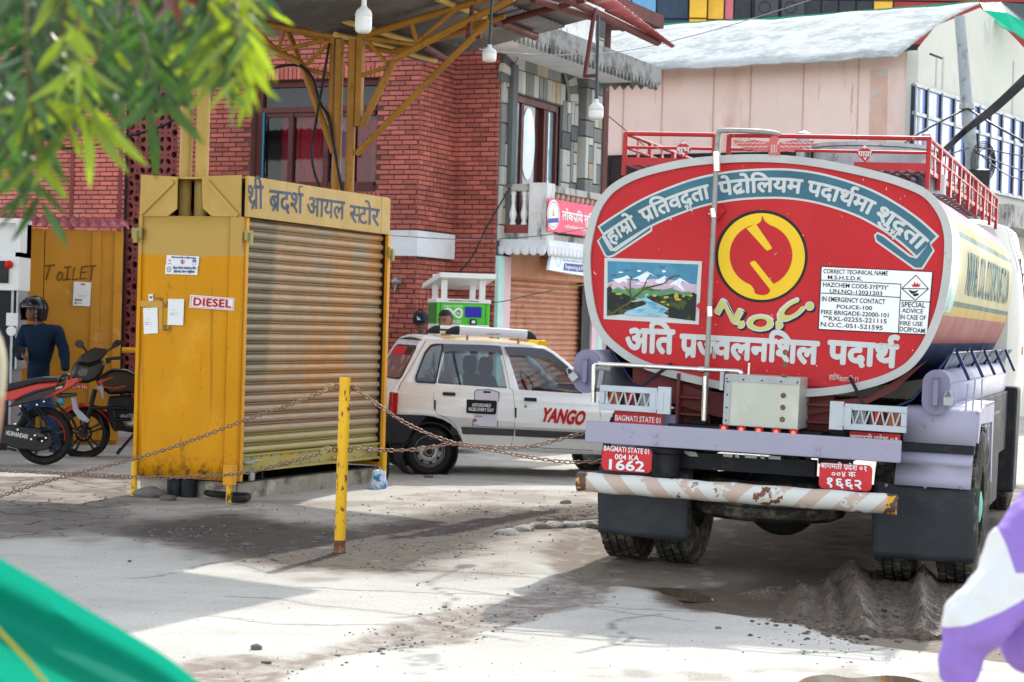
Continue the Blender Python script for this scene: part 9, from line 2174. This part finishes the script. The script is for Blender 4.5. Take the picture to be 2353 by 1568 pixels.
for i,(p,dn,roll,s,kk)in enumerate(leaves):
 m4=lmat(p,dn,roll,s)
 if i<290:
  o=bpy.data.objects.new('leaf',LME[kk*2+i%2]);COL.objects.link(o);o.parent=tree;o.matrix_local=invt@m4
 else:
  mb=extra.setdefault(kk,MB());r_=leaf_pts(.084,.0078,.014);mb.grid([[m4@q_ for q_ in row]for row in r_])
for kk,mb in extra.items():part('foliage',mb,LM[kk],tree,smooth=80,recalc=False,kind='stuff')
print('leaves',len(leaves))

# ---------------------------------------------------------------- utility pole and wires
pole=thing('utility_pole','leaning grey steel utility pole in front of the blue windows with coiled cables','utility pole',PX(2245,900,31.0))
pts=[PX(2205,38,31),PX(2212,120,31),PX(2222,250,31),PX(2236,400,31),PX(2246,520,31),PX(2256,1000,31)]
pts[-1].z=0;mb=MB();mb.tube(pts,[.082,.085,.095,.10,.105,.11],16);part('post',mb,M('grey_pole',(.30,.33,.34),.6,layers=[((.16,.15,.14),4,.56,.1)]),pole,smooth=50)
mb=MB();mb.lathe(PX(2222,245,30.9),(0,0,1),[(.12,-.04),(.12,.04)],14);part('band',mb,m_steel,pole)
mb=MB()
for k in range(5):
 c=PX(2262,372,30.7-.02*k);mb.tube([c+V((math.cos(t)*(.11+.02*k),.02*k,math.sin(t)*(.20+.03*k)))for t in np.linspace(0,2*math.pi,24)],.008,5)
part('cable_coil',mb,m_cable,pole,smooth=60)
mb=MB();mb.box(Fr(PX(2248,408,30.7),0),-.16,.16,-.1,.1,-.12,.12);part('junction_box',mb,m_black,pole,bevel=.02)
def wire(pts,r,label,mt=m_cable,group=None,nm='cable'):mb=MB();mb.tube(cat_rom([PX(*p)for p in pts],6),r,6);tag(part(nm,mb,mt,None,smooth=60),label,'cable',group)
for k in range(5):wire([(2370,158+6*k,27),(2290,235+5*k,28.5),(2222,292+3*k,30.2),(2165,345+4*k,30),(2115,395+6*k,29.5),(2060,450,29)],.022-.002*k,'%s of the thick black cables bundled diagonally across the blue windows'%('topmost','second from top','middle','fourth from top','lowest')[k],m_cable,'bundled black cables')
wire([(2221,250,30.8),(2120,302,30),(2030,360,29),(1950,405,28)],.016,'black cable running down left from the pole clamp toward the tanker rail')
wire([(2224,250,30.8),(2280,285,30),(2370,335,29)],.018,'black cable running down right from the pole clamp')
wire([(2226,340,30.8),(2180,355,30),(2100,380,30)],.012,'short dark cable left of the cable coil')
wire([(2240,335,30.8),(2300,350,30),(2370,362,29)],.010,'thin cable right of the cable coil, uppermost')
wire([(2240,350,30.8),(2300,375,30),(2370,400,29)],.010,'thin cable right of the cable coil, second down')
wire([(2240,345,30.8),(2310,400,30),(2370,418,29)],.010,'thin cable right of the cable coil, lowest')
wire([(1040,103,20.5),(1150,120,22),(1300,127,24),(1450,115,26),(1600,80,27),(1750,37,28),(1900,-12,29)],.006,'thin wire sagging from the canopy over the pale roof',m_wire)
wire([(1392,262,17),(1480,335,17),(1500,352,17)],.005,'thin wire from the right bulb down to the tanker rail',m_wire)
wire([(897,541,19.5),(1000,548,22),(1110,551,24),(1260,540,24),(1400,515,25)],.006,'thin wire crossing the brick wall under the floor band',m_wire)
wire([(1172,432,24.3),(1120,520,24),(1085,590,24),(1045,636,24)],.010,'dark wire dropping from the balcony rail to the battery station',m_cable)
wire([(1270,668,23),(1210,680,23.5),(1140,695,24),(1050,690,24.3)],.006,'dark wire along the shutter to the battery station',m_wire)
wire([(1347,654,22.5),(1300,662,22.8),(1268,669,23)],.006,'short yellow wire in front of the peach shutter',m_brass)
wire([(0,345,24.5),(60,352,24.5),(120,340,24.5)],.016,'black cable at the far left in front of the pink bricks')
